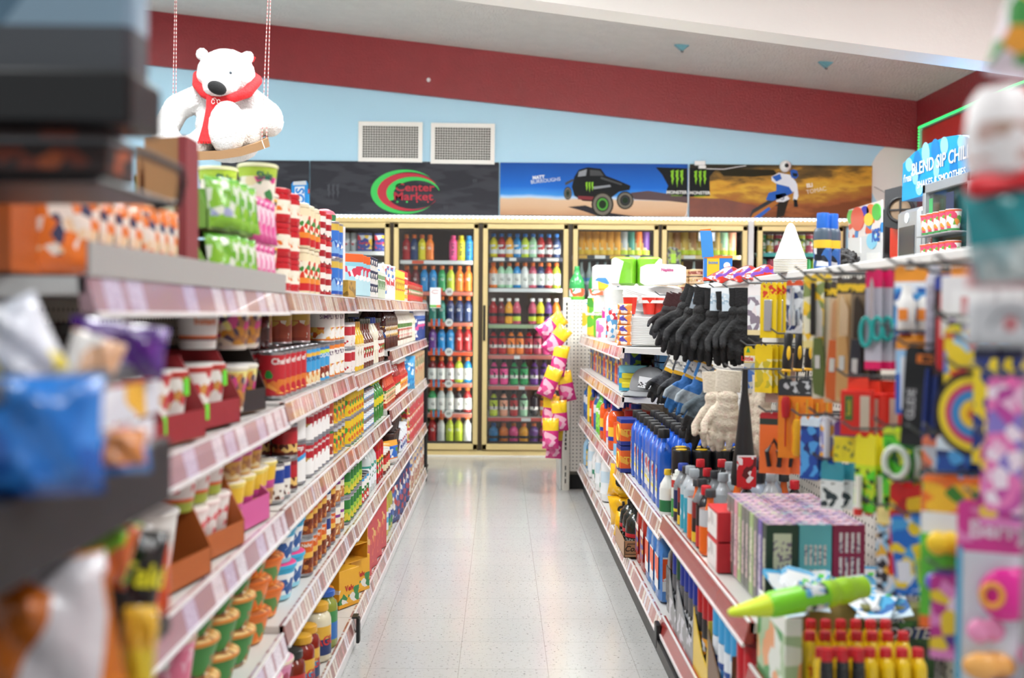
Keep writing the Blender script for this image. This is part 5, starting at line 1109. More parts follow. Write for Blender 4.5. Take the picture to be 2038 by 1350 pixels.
nz = MB().ball((0, 0, 0), (19*u, 12*u, 12.5*u), 16, T=Matrix.Translation(b(432, 175, -.235)) @ Matrix.Rotation(math.radians(22), 4, 'Y')); kid('nose', nz.mesh('nose', [P('#0c0c0e', .9, bump=(200, .6, .005))]))
kid('eye', MB().ball(b(459, 145, -.175), .008, 8).mesh('eye', [P('#3a4650', .2)])); kid('eye', MB().ball(b(417, 138, -.155), .005, 8).mesh('eye', [P('#6a7680', .2)]))
m_sc = P('#c8181e', .8, bump=(90, .5, .01))
sc = MB(); ring = [b(393, 150, .02), b(393, 168, -.09), b(407, 187, -.15), b(430, 198, -.17), b(462, 196, -.17), b(492, 184, -.12), b(510, 160, -.02), b(500, 150, .1), b(450, 160, .17), b(402, 152, .1)]
sc.tube(ring, [9*u, 10*u, 9*u, 8*u, 9*u, 11*u, 12*u, 10*u, 10*u, 9*u], 10, closed=True)
sc.add([b(411, 190, -.19), b(452, 194, -.19), b(448, 210, -.20), b(421, 225, -.20), b(421, 270, -.24), b(424, 282, -.24), b(394, 281, -.23), b(403, 250, -.21), b(410, 215, -.20)] + [b(x, y, d + .012) for x, y, d in ((411, 190, -.19), (452, 194, -.19), (448, 210, -.20), (421, 225, -.20), (421, 270, -.24), (424, 282, -.24), (394, 281, -.23), (403, 250, -.21), (410, 215, -.20))], [(0, 1, 2, 3, 4, 5, 6, 7, 8), (17, 16, 15, 14, 13, 12, 11, 10, 9)] + [(i, i + 9, (i + 1) % 9 + 9, (i + 1) % 9) for i in range(9)])
scarf = kid('scarf', sc.mesh('scarf', [m_sc]))
fr = MB()
for i in range(12): x = 394 + i * 2.6; fr.tube([b(x, 281, -.235), b(x - 1 + random.uniform(-1, 1), 286, -.236)], .0025, 4)
o = kid('fringe', fr.mesh('fringe', [m_sc]), scarf)
sp = MB()
for cx in (424, 435):
    sp.tube([b(cx + 3 * math.cos(t*.6), 203 + 4 * math.sin(t*.6) - t * .1, -.207) for t in range(11)], .0016, 5)
sp.tube([b(422, 197, -.205), b(428, 195, -.205), b(432, 200, -.205)], .0014, 5)
kid('stitched_mark', sp.mesh('stitched_mark', [P('#f4f0ea', .6)]), scarf)
kid('ear_ribbon', MB().tube([b(502, 122, .0), b(507, 113, .0)], .008, 6).mesh('ear_ribbon', [m_sc]))
# the swing
st = thing('rope_swing', 'brown cardboard swing seat on red and white twine', 'swing', (b(450, 300).x, BY, b(450, 300).z)); inv2 = Vector(st.location)
def kid2(name, me): o = ob(name, me, st); o.location = -inv2; return o
path = [(330, 303), (370, 309), (400, 311), (440, 309), (480, 303), (512, 293), (533, 284)]
g = MB(); vs = []
for dy, dz in ((-.27, 10), (-.27, -9), (.12, -9), (.12, 10)):
    for x, y in path: vs.append(b(x + (4 if dz < 0 and x == 533 else 0), y - dz * .9 if dy < 0 else y - dz * .9 - 4, dy if dy < 0 else dy))
n = len(path); fs = []
for i in range(n - 1):
    fs.append((i, i + 1, n + i + 1, n + i)); fs.append((3*n + i, i, i + 1, 3*n + i + 1)[::-1] if False else (i, 3*n + i, 3*n + i + 1, i + 1)); fs.append((n + i, n + i + 1, 2*n + i + 1, 2*n + i)); fs.append((2*n + i, 2*n + i + 1, 3*n + i + 1, 3*n + i))
fs += [(0, n, 2*n, 3*n), (n-1, 4*n-1, 3*n-1, 2*n-1)]
g.add(vs, fs); kid2('seat', g.mesh('seat', [P('#8a6844', .7)], 20))
kid2('stitching', MB().tube([b(521, 279, -.275), b(527, 296, -.276)], .0018, 5).mesh('stitching', [P('#e8e0da', .6)]))
def twine():
    m, nt, bb_ = newmat('twine'); tc = nt.nodes.new('ShaderNodeTexCoord'); s = nt.nodes.new('ShaderNodeSeparateXYZ'); nt.links.new(tc.outputs['Object'], s.inputs[0])
    f = mathn(nt, 'LESS_THAN', mathn(nt, 'FRACT', mathn(nt, 'MULTIPLY', mathn(nt, 'ADD', s.outputs[2], 10.0), 45.0)), .5)
    nt.links.new(mixc(nt, f, '#f2e6e0', '#cc5a58'), bb_.inputs['Base Color']); return m
mt_ = twine()
for (x0, x1) in ((348, 343), (351, 350), (533, 521), (538, 530)):
    a, c2 = b(x0, 0, -.03 if x0 < 400 else -.06), b(x1, 262 if x0 < 400 else 285, -.05 if x0 < 400 else -.1)
    dr = (a - c2).normalized(); top0 = a + dr * ((ceil_z(a.x) - a.z) / dr.z); top = a + dr * ((ceil_z(top0.x) - a.z - .006) / dr.z)
    kid2('twine', MB().tube([c2, a, top], .0019, 5).mesh('twine', [mt_]))
# ------------------------------------------------------------ right shelving run
RB = [1.08, 2.33, 3.58, 4.83, 6.09, 7.34]
shelf_unit('R', RB[0], RB[1], (.46,), 'nearest bay of the right shelving run, under the toy cards', m_railR, .2, .14, 1.335)
shelf_unit('R', RB[1], RB[2], (.55,), 'second bay of the right shelving run, with incense boxes', m_railR, .215, .155, 1.335)
shelf_unit('R', RB[2], RB[3], (.52,), 'third bay of the right shelving run, with blue oil bottles', m_railR2, .197, .14, 1.335)
shelf_unit('R', RB[3], RB[4], (1.065, .845, .52), 'fourth bay of the right shelving run, with the grey cap', m_railR2, .197, .14, 1.335)
shelf_unit('R', RB[4], RB[5], (1.065, .845, .52), 'farthest bay of the right shelving run, by the peg panel', m_railR2, .197, .14, 1.335)
t = thing('corner_bracket', 'black plastic bracket at base joint by the motor oil trays', 'bracket', (.53, 3.58, 0))
ob('plate', MB().box(-.012, .004, -.05, .0, .12, .20, bev=.003).mesh('plate', [m_black]), t); ob('foot', MB().box(-.01, .006, -.9, -.05, .118, .15).mesh('foot', [m_black], 0), t)
t = thing('endcap_shelf', 'cream pegboard endcap with slotted post closing right shelving run', 'shelving', (.43, 7.44, 0))
ob('peg_panel', MB().box(.05, .55, 0, .02, .13, 1.31).mesh('peg_panel', [pegmat('#e6e2d8', '#4a473f', .0254, .0045, 0)], 0), t)
ob('post', MB().box(.0, .052, -.012, .05, .0, 1.325, bev=.003).mesh('post', [P('#dcd8cc', .4)]), t)
g = MB()
for i in range(34): g.box(.018, .03, -.014, -.011, .28 + i * .03, .30 + i * .03)
for k in range(3): g.box(.02, .028, -.014, -.011, .05 + k*.045, .08 + k*.045)
ob('post_slots', g.mesh('post_slots', [P('#3c3a34', .7)], 0), t)
ob('foot', MB().box(.0, .55, .05, .40, .0, .1, bev=.004).mesh('foot', [P('#1a1a1a', .6)]), t)
ob('shelf', MB().box(.0, .80, .055, .35, 1.21, 1.235).mesh('shelf', [m_shelf], 0), t)
ob('side_guard', MB().box(-.02, -.002, .0, .38, 0, .33, bev=.004).mesh('side_guard', [P('#cfd2d0', .3)]), t)
pop = bottle('soda_bottle', .055, .31, '#3aa055', '#2f9a4a', [(0, '#6ac03a'), (.3, '#e9f0ea'), (.6, '#3aa055')], (.25, .55), 'round', .32, .09, pic=(.2, .8, ['#e9f0ea', '#e2603c', '#e9f0ea', '#3aa055'], .03))
pop2 = bottle('soda_bottle', .05, .30, '#cfd6da', '#4a56b0', [(0, '#e9edf0')], (.25, .55), 'round', .3, .09)
for i, px in enumerate((1147, 1186)): pop.put((at(px, 580, 7.72).x, 7.72 - .05 * (i == 0), 1.235), 0, ('green soda bottle behind the panel post', 'green soda bottle behind the white paper towel roll')[i], 'green soda bottles')
for i, px in enumerate((1213, 1246, 1298)): pop2.put((at(px, 580, 7.74).x, 7.74, 1.235), 0, f'clear soda bottle behind paper goods, {ORD[i]} after the green bottles', 'clear soda bottles')

# --- paper goods on the upper shelf
R1, R2, R3, R0 = 'right upper shelf', 'right middle shelf', 'right lower shelf', 'right bottom shelf'
Z = 1.066
def pack(kind, w, d, h, col, label, loc, rz, pic=None, txt=None, tcol='#2f7a3c', ts=.03, tz=.6, n=2, trot=0, group=None, rx=0):
    """plastic-wrapped pack of rolls: bulging sides"""
    g = MB(); m = max(1, n)
    for i in range(m):
        x = -w/2 + w * (i + .5) / m
        g.lathe([(w/m*.40, 0), (w/m*.5, .012), (w/m*.505, h*.5), (w/m*.5, h - .012), (w/m*.38, h)], 0, 14, 1, d / (w / m), 3, T=Matrix.Translation((x, 0, 0)))
    parts = []
    if txt:
        l = MB(); l.text(txt, ts, (0, -d/2 - .003, h*tz), 0, bold=.04, rot=trot); parts.append(('brand_lettering', l.mesh('brand_lettering', [P(tcol, .4)], 0)))
    return Proto(kind, 'pack', g.mesh(kind, [PR([(0, col)], pic, rough=.3, coat=.3, bump=(30, .3))]), parts).put(loc, (rx, 0, rz), label, group)
ra = math.radians
pack('paper_towel_pack', .12, .12, .24, '#f3f2ee', 'yellow and blue wrapped paper towel pack beside the peg panel', (.61, 7.22, Z), ra(-45), (.0, .9, ['#f0c23a', '#f3f2ee', '#f0c23a', '#3aa0d8'], .07), n=1)
pack('paper_towel_pack', .12, .12, .26, '#f3f2ee', 'green paper towel pack, farther one on upper shelf', (.62, 6.95, Z), ra(-40), (.0, .95, ['#6cbf3a', '#f0c83a', '#6cbf3a', '#4aa03a'], .06), 'Bounty', '#f6f4ee', .03, .55, n=1, trot=math.pi/2 * 0)
pack('paper_towel_pack', .12, .12, .26, '#f3f2ee', 'green paper towel pack, nearer one on upper shelf', (.64, 6.70, Z), ra(-40), (.0, .6, ['#6cbf3a', '#6cbf3a', '#8fd04a'], .06), 'Bounty', '#f6f4ee', .03, .55, n=1)
pack('napkin_pack', .12, .10, .22, '#f4f3f0', 'white napkin pack with magenta corner on upper shelf', (.66, 6.40, Z), ra(-35), (.1, .8, ['#f4f3f0', '#d83a9c', '#f4f3f0', '#f4f3f0'], .05), 'Napkins', '#a03a8c', .018, .8, n=1)
pack('plastic_cup_sleeve', .08, .08, .22, '#d9dde0', 'clear sleeve of plastic cups beside the plates', (.70, 6.1, Z), ra(-30), n=1)
pack('napkin_pack', .12, .08, .12, '#f4e6ee', 'pale pink napkin pack low beside the forks', (.60, 6.15, Z), ra(-40), (.1, .9, ['#f4e6ee', '#e87ab8', '#f4f3f0'], .04), n=1)
frk = bag('cutlery_bag', .10, .19, .05, [(0, '#e6e9ec'), (.55, '#c8303c'), (.75, '#e9ecee')], (.1, .95, ['#e6e9ec', '#5b9fd0', '#c8303c', '#e6e9ec', '#f0f0f0'], .025), cat='bag')
frk.put((.60, 5.75, Z), (0, 0, ra(-40)), 'clear bag of plastic cutlery with red label on upper shelf', 'cutlery bags'); frk.put((.64, 5.55, Z), (0, 0, ra(-35)), 'clear bag of plastic cutlery nearest the foam plates', 'cutlery bags')
g = MB().lathe([(.03, 0), (.062, 0), (.064, .10), (.062, .20), (.03, .20)], 0, 22); Proto('paper_towel_roll', 'paper towel', g.mesh('paper_towel_roll', [P('#f6f5f2', .8, bump=(60, .3, .004))]), [('core', MB().lathe([(.022, .201), (.02, .203), (0, .203)], 0, 14).mesh('core', [P('#b5a48c', .8)]))]).put((.80, 6.3, Z + .225), (0, 0, 0), 'wide white paper towel roll standing above the green packs', 'white towel rolls')
pack('paper_towel_roll_pack', .14, .14, .155, '#f7f6f3', 'white wrapped paper towel roll stacked beside the soda bottles', (.63, 6.6, Z + .285), ra(-30), (.0, .5, ['#f7f6f3', '#f0c23a', '#f7f6f3', '#4a8ac0', '#f7f6f3'], .05), n=1)
pack('tissue_pack', .27, .2, .15, '#f4f5f1', 'white and lime green toilet tissue pack on top of the paper goods', (.72, 5.75, Z + .295), ra(-8), (.0, 1, ['#f4f5f1', '#8ad03a', '#7ac52f', '#8ad03a', '#f4f5f1'], .14), n=2, rx=0)
pack('napkin_pack', .22, .16, .10, '#f6f5f3', 'white napkin pack with pink lettering on top of the paper goods', (.80, 5.35, Z + .29), ra(6), None, 'Napkins', '#c8408c', .018, .7, n=1)
pack('napkin_pack', .24, .2, .12, '#f3f2f2', 'plain white napkin pack under the lettered napkins', (.80, 5.5, Z + .168), ra(4), n=1); pack('tissue_pack', .26, .2, .14, '#f3f3f2', 'plain white tissue pack under the lime green pack', (.70, 5.95, Z + .15), ra(0), n=2)
pack('tissue_pack', .24, .2, .16, '#f4f4f3', 'plain white tissue pack standing on the shelf behind the cutlery', (.82, 5.66, Z), ra(3), n=2); pack('napkin_pack', .16, .12, .2, '#f2f1f4', 'plain white napkin pack behind the pink napkins', (.80, 6.0, Z), ra(-6), n=1)
# foam plates stack + sleeves
g = MB()
for i in range(16): g.lathe([(.04, i*.008), (.10, i*.008 + .004), (.112, i*.008 + .012), (.108, i*.008 + .013)], 0, 26)
Proto('foam_plate_stack', 'plates', g.mesh('foam_plate_stack', [P('#f5f4f2', .5)]), [('wrap', MB().lathe([(.06, 0), (.114, .01), (.116, .13), (.05, .142)], 0, 26).mesh('wrap', [P('#ffffff', .1, alpha=.18)]))]).put((.685, 5.08, Z), 0, 'wrapped stack of white foam plates at the shelf end')
g = MB()
for i in range(5): g.lathe([(.04, i*.008), (.10, i*.008 + .004), (.112, i*.008 + .012), (.108, i*.008 + .013)], 0, 26)
Proto('foam_plate_stack', 'plates', g.mesh('foam_plate_stack', [P('#f5f4f2', .5)]), [('wrap', MB().lathe([(.06, 0), (.114, .01), (.116, .05), (.05, .056)], 0, 26).mesh('wrap', [P('#ffffff', .1, alpha=.18)]))]).put((.70, 5.28, Z + .21), (ra(8), ra(12), 0), 'tilted stack of white foam plates above the red cups')
rcup = cup('party_cup', .024, .034, .085, [(0, '#d8301f'), (.92, '#f2efe9')], '#f2efe9', None, cat='cup')
for i, px in enumerate((1254, 1293, 1312)): rcup.put((at(px, 620, 5.05).x, 5.05 + .03 * i, Z + .145), (0, 0, 0), f'red plastic cup on the foam plates, {ORD[i]} from the aisle', 'red plastic cups')
rcup.put((at(1376, 570, 5.0).x, 5.0, Z + .255), (math.pi, 0, 0), 'red and white cup pack standing beside the hanging glove hooks', None)
ob_ = bag('snack_sleeve', .07, .05, .04, [(0, '#ee8a3a'), (.6, '#f0b06a')], (.1, .9, ['#ee8a3a', '#f4e0d0', '#5a4aa0', '#ee8a3a'], .018), cat='bag')
for i in range(4): ob_.put((.575, 5.02, Z + i*.048), (0, 0, ra(-20)), f'small orange sleeve at shelf end beside plates, {ORD[i]} from the bottom', 'orange sleeves')
# --- right middle shelf: bag boxes, cap, sponges
Z = .846
cols = [('#2f4fa0', '#e8c02c'), ('#f0c02c', '#c8302c'), ('#c8302c', '#e9e4dc'), ('#2c4f9c', '#9cc43c'), ('#eec22c', '#2c4f9c'), ('#8a5a3c', '#e9d8b0'), ('#3f7fc8', '#e9e4dc'), ('#e8642c', '#f4d060'), ('#1f3470', '#5b9fd0')]
BX = [carton('storage_bag_box', .15, .055, .10 + .02 * (i % 3), [(0, a), (.7, b_)], (.1, .9, [a, b_, a, a], .025), cat='box') for i, (a, b_) in enumerate(cols)]
CN = ['blue and yellow', 'yellow and red', 'red and white', 'navy and lime', 'yellow and navy', 'brown and cream', 'light blue', 'orange and yellow', 'dark navy']
y = 7.26; k = 0
while y > 5.28:
    for l in range(2):
        i = (k * 4 + l * 3) % 9; h = BX[i].h
        BX[i].put((.645, y, Z + (0 if l == 0 else prev)), ra(-82), f'{CN[i]} bag box, {("lower", "upper")[l]} layer, {nth(("bb", l))} from the peg panel', 'storage bag boxes'); prev = BX[i].h + .005
    y -= .072; k += 1
y = 7.2
for k in range(10): BX[(k * 5 + 2) % 9].put((.83, y - k * .2, Z), ra(-4), f'{CN[(k*5+2)%9]} bag box in back row, {ORD[k]} from the peg panel', 'storage bag boxes')
for k in range(6): BX[(k * 2 + 8) % 9].put((.84, 5.30 - .065*k, Z + .0), ra(0), f'{CN[(k*2+8)%9]} bag box behind the cap, {ORD[k]} from the back', 'storage bag boxes')
for k in range(2): BX[8].put((.80, 5.10, Z + .115 + .06 * k), (ra(90), 0, ra(2)), ('dark navy box lying on the boxes behind the cap', 'second dark navy box lying on the boxes behind the cap')[k], 'storage bag boxes')
spg = Proto('sponge_pack', 'sponge', carton('s', .13, .07, .12, [(0, '#4ab4d8'), (.3, '#e8dc3a'), (.5, '#3aa0d8'), (.72, '#8fd8ee')]).root, [('sponge', MB().box(-.05, .05, -.045, -.035, .015, .04, bev=.003).box(-.05, .05, -.045, -.035, .06, .085, bev=.003).mesh('sponge', [P('#efe03c', .8)]))])
spg.put((.64, 5.19, Z), ra(-15), 'blue and yellow sponge pack in a torn box behind the cap')
cap = thing('baseball_cap', 'grey baseball cap with black mesh back and white tag on the shelf', 'cap', (.69, 4.97, Z + .004), ra(-40))
cr = MB(); n = 24; rows_ = 9
for j in range(rows_ + 1):
    th = j / rows_ * math.pi / 2
    for i in range(n):
        a = 2*math.pi*i/n; cr.v.append((.092*math.cos(a)*math.cos(th)**.7, .105*math.sin(a)*math.cos(th)**.7, .02 + .105*math.sin(th)))
for j in range(rows_):
    for i in range(n): cr.f.append((j*n+i, j*n+(i+1) % n, (j+1)*n+(i+1) % n, (j+1)*n+i)); cr.m.append(0 if math.sin(2*math.pi*(i+.5)/n) < .12 else 1)
m_gr = P('#8f9194', .9, bump=(300, .5, .003)); m_me = P('#1d1e21', .9, bump=(300, .8, .003))
ob('crown', cr.mesh('crown', [m_gr, m_me], 60), cap)
br = MB(); nb = 14; top_ = []; bot_ = []
for i in range(nb + 1):
    a = math.pi + math.pi * i / nb; c0 = (.09*math.cos(a), .10*math.sin(a)*.95); c1 = (.085*math.cos(a), .10*math.sin(a) - .085*abs(math.sin(a))**.6)
    top_.append((c0[0], c0[1], .02)); bot_.append((c1[0], c1[1], .006 + .012*abs(math.cos(a))*-.5))
vs = top_ + bot_ + [(x, y_, z_ - .004) for x, y_, z_ in top_ + bot_]; n2 = nb + 1
br.add(vs, [(i, i+1, n2+i+1, n2+i) for i in range(nb)] + [(2*n2+i, 3*n2+i, 3*n2+i+1, 2*n2+i+1) for i in range(nb)] + [(n2+i, n2+i+1, 3*n2+i+1, 3*n2+i) for i in range(nb)])
ob('brim', br.mesh('brim', [m_gr], 60), cap)
ob('button', MB().ball((0, 0, .126), .007, 8).mesh('button', [m_gr]), cap)
tg = ob('price_tag', MB().box(-.03, .03, -.001, 0, -.025, .025).mesh('price_tag', [PR([(0, '#f0f1f1')], (.1, .5, ['#f0f1f1', '#3a3a3a', '#f0f1f1'], .006))], 0), cap); tg.location = (.045, -.115, .06); tg.rotation_euler = (0, ra(8), ra(25))
for k in range(2):
    o = ob('cap_brim_below', MB().lathe([(.03, 0), (.10, .004), (.105, .0), (.10, -.003)], 0, 24, 1, .9).mesh('cap_brim_below', [m_gr])); o.location = (.665 + .05*k, 4.93 - .0*k, Z + .008 + .004*k); tag(o, ('grey cap brim lying under the front of the tagged cap', 'second grey cap brim lying under the tagged cap')[k], 'cap')
# --- right lower shelf: cleaners
Z = .52
def trig(kind, body, head, r=.04, h=.26, bands=None, pic=None):
    p = bottle(kind, r, h*.82, body, head, bands or [(0, body)], (.2, .6), 'round', .4, .12, pic=pic)
    hd = MB().box(-.012, .012, -.05, .02, h*.80, h*.90, bev=.005).box(-.008, .008, -.045, -.03, h*.70, h*.80, bev=.003).lathe([(.014, h*.74), (.014, h*.82)], 0, 10)
    p.parts.append(('trigger', hd.mesh('trigger', [P(head, .4)]))); return p
cl = [(bottle('cleaner_bottle', .04, .25, '#1f5a9c', '#1c3f7a', [(0, '#2c6ab0'), (.5, '#d8dce0')], (.2, .6)), 'blue cleaner bottle'),
      (bottle('cleaner_bottle', .04, .27, '#f0d020', '#c8202c', [(0, '#f0d020'), (.5, '#e8c01c')], (.15, .65), 'cyl', .6), 'yellow cleaner bottle'),
      (bottle('cleaner_bottle', .038, .25, '#5a6a2c', '#e9e4dc', [(0, '#e9e4dc'), (.5, '#c8302c')], (.2, .6)), 'olive cleaner bottle'),
      (trig('spray_bottle', '#ee5a1c', '#1f3fa0'), 'orange trigger spray bottle'),
      (bottle('soap_bottle', .04, .24, '#6ad03a', '#3f9a3c', [(0, '#8ae04a'), (.5, '#e9f4e0')], (.15, .6), pic=(.1, .8, ['#8ae04a', '#e9f4e0', '#3f9a3c'], .02)), 'lime green soap bottle'),
      (bottle('detergent_bottle', .045, .23, '#ee5a1c', '#1f3fa0', [(0, '#1f3fa0'), (.3, '#f4c03a')], (.2, .5), 'wide', .6, .16), 'orange detergent bottle with blue cap'),
      (bottle('bleach_bottle', .04, .22, '#efe9f0', '#d8408c', [(0, '#d8408c'), (.4, '#efe9f0')], (.2, .6)), 'white bottle with pink cap')]
y = 7.24
for i in (0, 0, 1, 2, 3, 0, 4, 4, 5, 3, 6, 5):
    p, nm = cl[i]
    for d in range(2): p.put((.60 + d*.10, y + .02*d, Z), ra(-50), f'{nm}, {("front", "back")[d]} row, {nth(("cl", d))} from the peg panel', 'cleaning bottles')
    y -= .155
tsm = carton('detergent_carton', .15, .09, .075, [(0, '#e0522c'), (.8, '#d8452a')], (.15, .9, ['#e0522c', '#e0522c', '#f0a07a', '#c83c22'], .03))
tbg = carton('detergent_carton', .15, .10, .16, [(0, '#8fc8e8'), (.35, '#ee6a2c'), (.9, '#e0522c')], None, 'Tide', '#f6efe0', .03, .5)
tbg.put((.64, 5.28, Z), ra(-60), 'orange detergent carton with pale blue base on lower shelf')
for k in range(3): tsm.put((.66, 5.13, Z + k*.08), ra(-75), f'small red-orange detergent carton, {ORD[k]} from the bottom of its stack', 'small detergent cartons')
rj = bottle('detergent_jug', .055, .25, '#d8202c', '#b81f26', [(0, '#3a1c1c'), (.6, '#e8a02c')], (.1, .5), 'wide', .5, .12, sx=.7, sy=1, p=3)
rj.put((.60, 4.97, Z), ra(-10), 'tall red detergent jug between the orange cartons')
tide = carton('detergent_box', .10, .13, .115, [(0, '#26388c'), (.16, '#f0641c'), (.78, '#ee6a22'), (.84, '#26388c')], (.2, .75, ['#f0641c', '#f0641c', '#f0641c', '#f4b03a'], .035), 'Tide', '#f8c03a', .03, .48)
sd = MB().tube([(-.0515, .035*math.cos(a*.52), .05 + .035*math.sin(a*.52)) for a in range(12)], .004, 5, closed=True).mesh('printed_rings', [P('#f8d040', .4)]); tide.parts.append(('printed_rings', sd))
for i, px in enumerate((1257, 1296, 1342)):
    for l in range(2): tide.put((at(px, 850, 4.72).x, 4.78, Z + l*.119), ra(2), f'orange detergent box with rings, {ORD[i]} from the aisle, {("lower", "upper")[l]} one', 'orange detergent boxes')
# blue oil bottles
def oilb():
    g = MB().lathe([(.045, 0), (.05, .006), (.05, .19), (.047, .205), (.03, .222), (.018, .232), (.018, .25)], 0, 20, .52, 1.0, 5)
    c = MB().lathe([(.021, .248), (.0215, .252), (.0215, .276), (.019, .28), (0, .28)], 0, 14)
    l = MB().box(-.0268, -.0262, -.033, .033, .03, .155, 0).mesh('label', [PR([(0, '#dfe3e6'), (.2, '#e8d84a'), (.3, '#cfd6da'), (.75, '#3c62b0')], (.35, .95, ['#cfd6da', '#cfd6da', '#8a98b0', '#c8303c'], .018))], 0)
    g.tube([(-.004, -.042, .20), (.0, -.048, .215), (.0, -.01, .232)], .005, 6)
    return Proto('motor_oil_bottle', 'bottle', g.mesh('motor_oil_bottle', [P('#1c5fc8', .28, coat=.2)]), [('cap', c.mesh('cap', [P('#18191b', .45)])), ('label', l)])
ol = oilb()
for c_ in range(5):
    for r_ in range(8):
        ol.put((.595 + c_*.075 + random.uniform(-.004, .004), 3.90 + r_*.108, Z), (0, 0, ra(random.uniform(-4, 4))), f'blue motor oil bottle, {ORD[r_]} from near, {ORD[c_]} column from aisle', 'blue motor oil bottles')
blk_ = spray('lubricant_can', .033, .235, '#e8e6e0', '#17171a', [(0, '#2c2a2a'), (.15, '#e8e6e0'), (.5, '#f0a81c'), (.62, '#efeeea'), (.75, '#efeeea')], (.2, .5, ['#e8e6e0', '#c8302c', '#e8e6e0', '#2a2a2a'], .014), .36)
ye = MB().lathe([(.02, .2355), (.018, .2375), (0, .2375)], 0, 14).mesh('cap_insert', [P('#efc01c', .4)]); blk_.parts.append(('cap_insert', ye))
for i, px in enumerate((1356, 1396, 1436, 1474)):
    for d in range(2): blk_.put((at(px, 950, 3.66).x + d*.01, 3.66 + .075*d, Z), ra(-15), f'black cap lubricant can, {ORD[i]} from the aisle, {("front", "back")[d]} row', 'black cap lubricant cans')
brz = bottle('oil_additive_bottle', .028, .16, '#e9edea', '#e8c02c', [(0, '#2f7a4c'), (.5, '#e9edea')], (.1, .6)); brz.put((.58, 3.72, Z), ra(-30), 'white and green additive bottle with yellow cap by oil bottles')
# --- additives in the second bay
Z = .55
AD = [(bottle('additive_bottle', .027, .16, '#e9ede6', '#e9ede6', [(0, '#3f9a4c'), (.5, '#e9ede6'), (.8, '#c8302c')], (.05, .8), 'cyl', .6, .1), 'white and green additive bottle'),
      (bottle('additive_bottle', .03, .19, '#8b9298', '#1f3f9c', [(0, '#2a3040'), (.25, '#e8d02c'), (.33, '#1c2c5a'), (.85, '#8b9298')], (.05, .65), 'round', .55, .12), 'silver additive bottle with blue cap'),
      (bottle('additive_bottle', .028, .19, '#777c80', '#2a2c30', [(0, '#e8c02c'), (.25, '#241c1c'), (.6, '#8a2a2a')], (.05, .65), 'round', .5, .12), 'grey and red additive bottle'),
      (bottle('additive_bottle', .03, .20, '#b9c0c6', '#9aa2a8', [(0, '#2f9fb8'), (.6, '#b9c6cc')], (.05, .7), 'round', .5, .12, pic=(.3, .8, ['#2f9fb8', '#e9edf0', '#2f9fb8'], .02)), 'teal and silver additive bottle'),
      (bottle('additive_bottle', .03, .18, '#ee6a1c', '#3a3c40', [(0, '#ee6a1c'), (.6, '#c8ccd0')], (.05, .7), 'long', .5, .12), 'orange additive bottle'),
      (bottle('additive_bottle', .028, .18, '#2a2c30', '#c8202c', [(0, '#c8302c'), (.5, '#1c1c20')], (.05, .7), 'round', .5, .14), 'black additive bottle with red cap')]
y = 3.50
for j, i in enumerate((0, 1, 2, 3, 3, 4, 2, 5, 4)):
    p, nm = AD[i]; p.put((.585, y, Z), ra(-40), f'{nm}, {nth(("ad", 0))} in front row from the oil bottles', 'additive bottles'); y -= .064
for c_ in range(1, 5):
    for r_ in range(4):
        i = (c_ * 2 + r_) % 4 + 2 if r_ else 5; i = min(i, 5); p, nm = AD[i]
        p.put((.585 + c_*.07, 3.52 - r_*.12, Z + (.012 if r_ == 0 else 0)), ra(-40), f'{nm}, {ORD[c_]} column, {ORD[r_]} row from oil bottles', 'additive bottles')
wj = bottle('fluid_jug', .05, .2, '#a8b4c4', '#2a2c30', [(0, '#e9edf0')], (.1, .5), 'round', .5, .16)
for i, px in enumerate((1505, 1528)): wj.put((at(px, 980, 3.2 + .1*i).x, 3.2 + .1*i, Z), 0, ('pale blue fluid jug behind the incense boxes', 'second pale blue fluid jug behind the incense boxes')[i], 'pale fluid jugs')
lb = carton('light_bulb_box', .14, .055, .075, [(0, '#ece9e6'), (.9, '#c8242c')], (.15, .85, ['#ece9e6', '#ece9e6', '#c9c6c4', '#f4f2f0'], .03), cat='box')
rdp = MB().box(.055, .0706, -.0281, .0281, -.0002, .0752).mesh('red_end', [P('#c01f2a', .4)], 0); lb.parts.append(('red_end', rdp))
for l in range(2): lb.put((.59, 2.84, Z + l*.08), ra(-90), f'white and red light bulb box, {("lower", "upper")[l]} of the stack by the incense', 'light bulb boxes')
for l in range(2): lb.put((.70, 2.96, Z + l*.08), ra(0), f'white and red light bulb box behind the stack, {("lower", "upper")[l]} one', 'light bulb boxes')
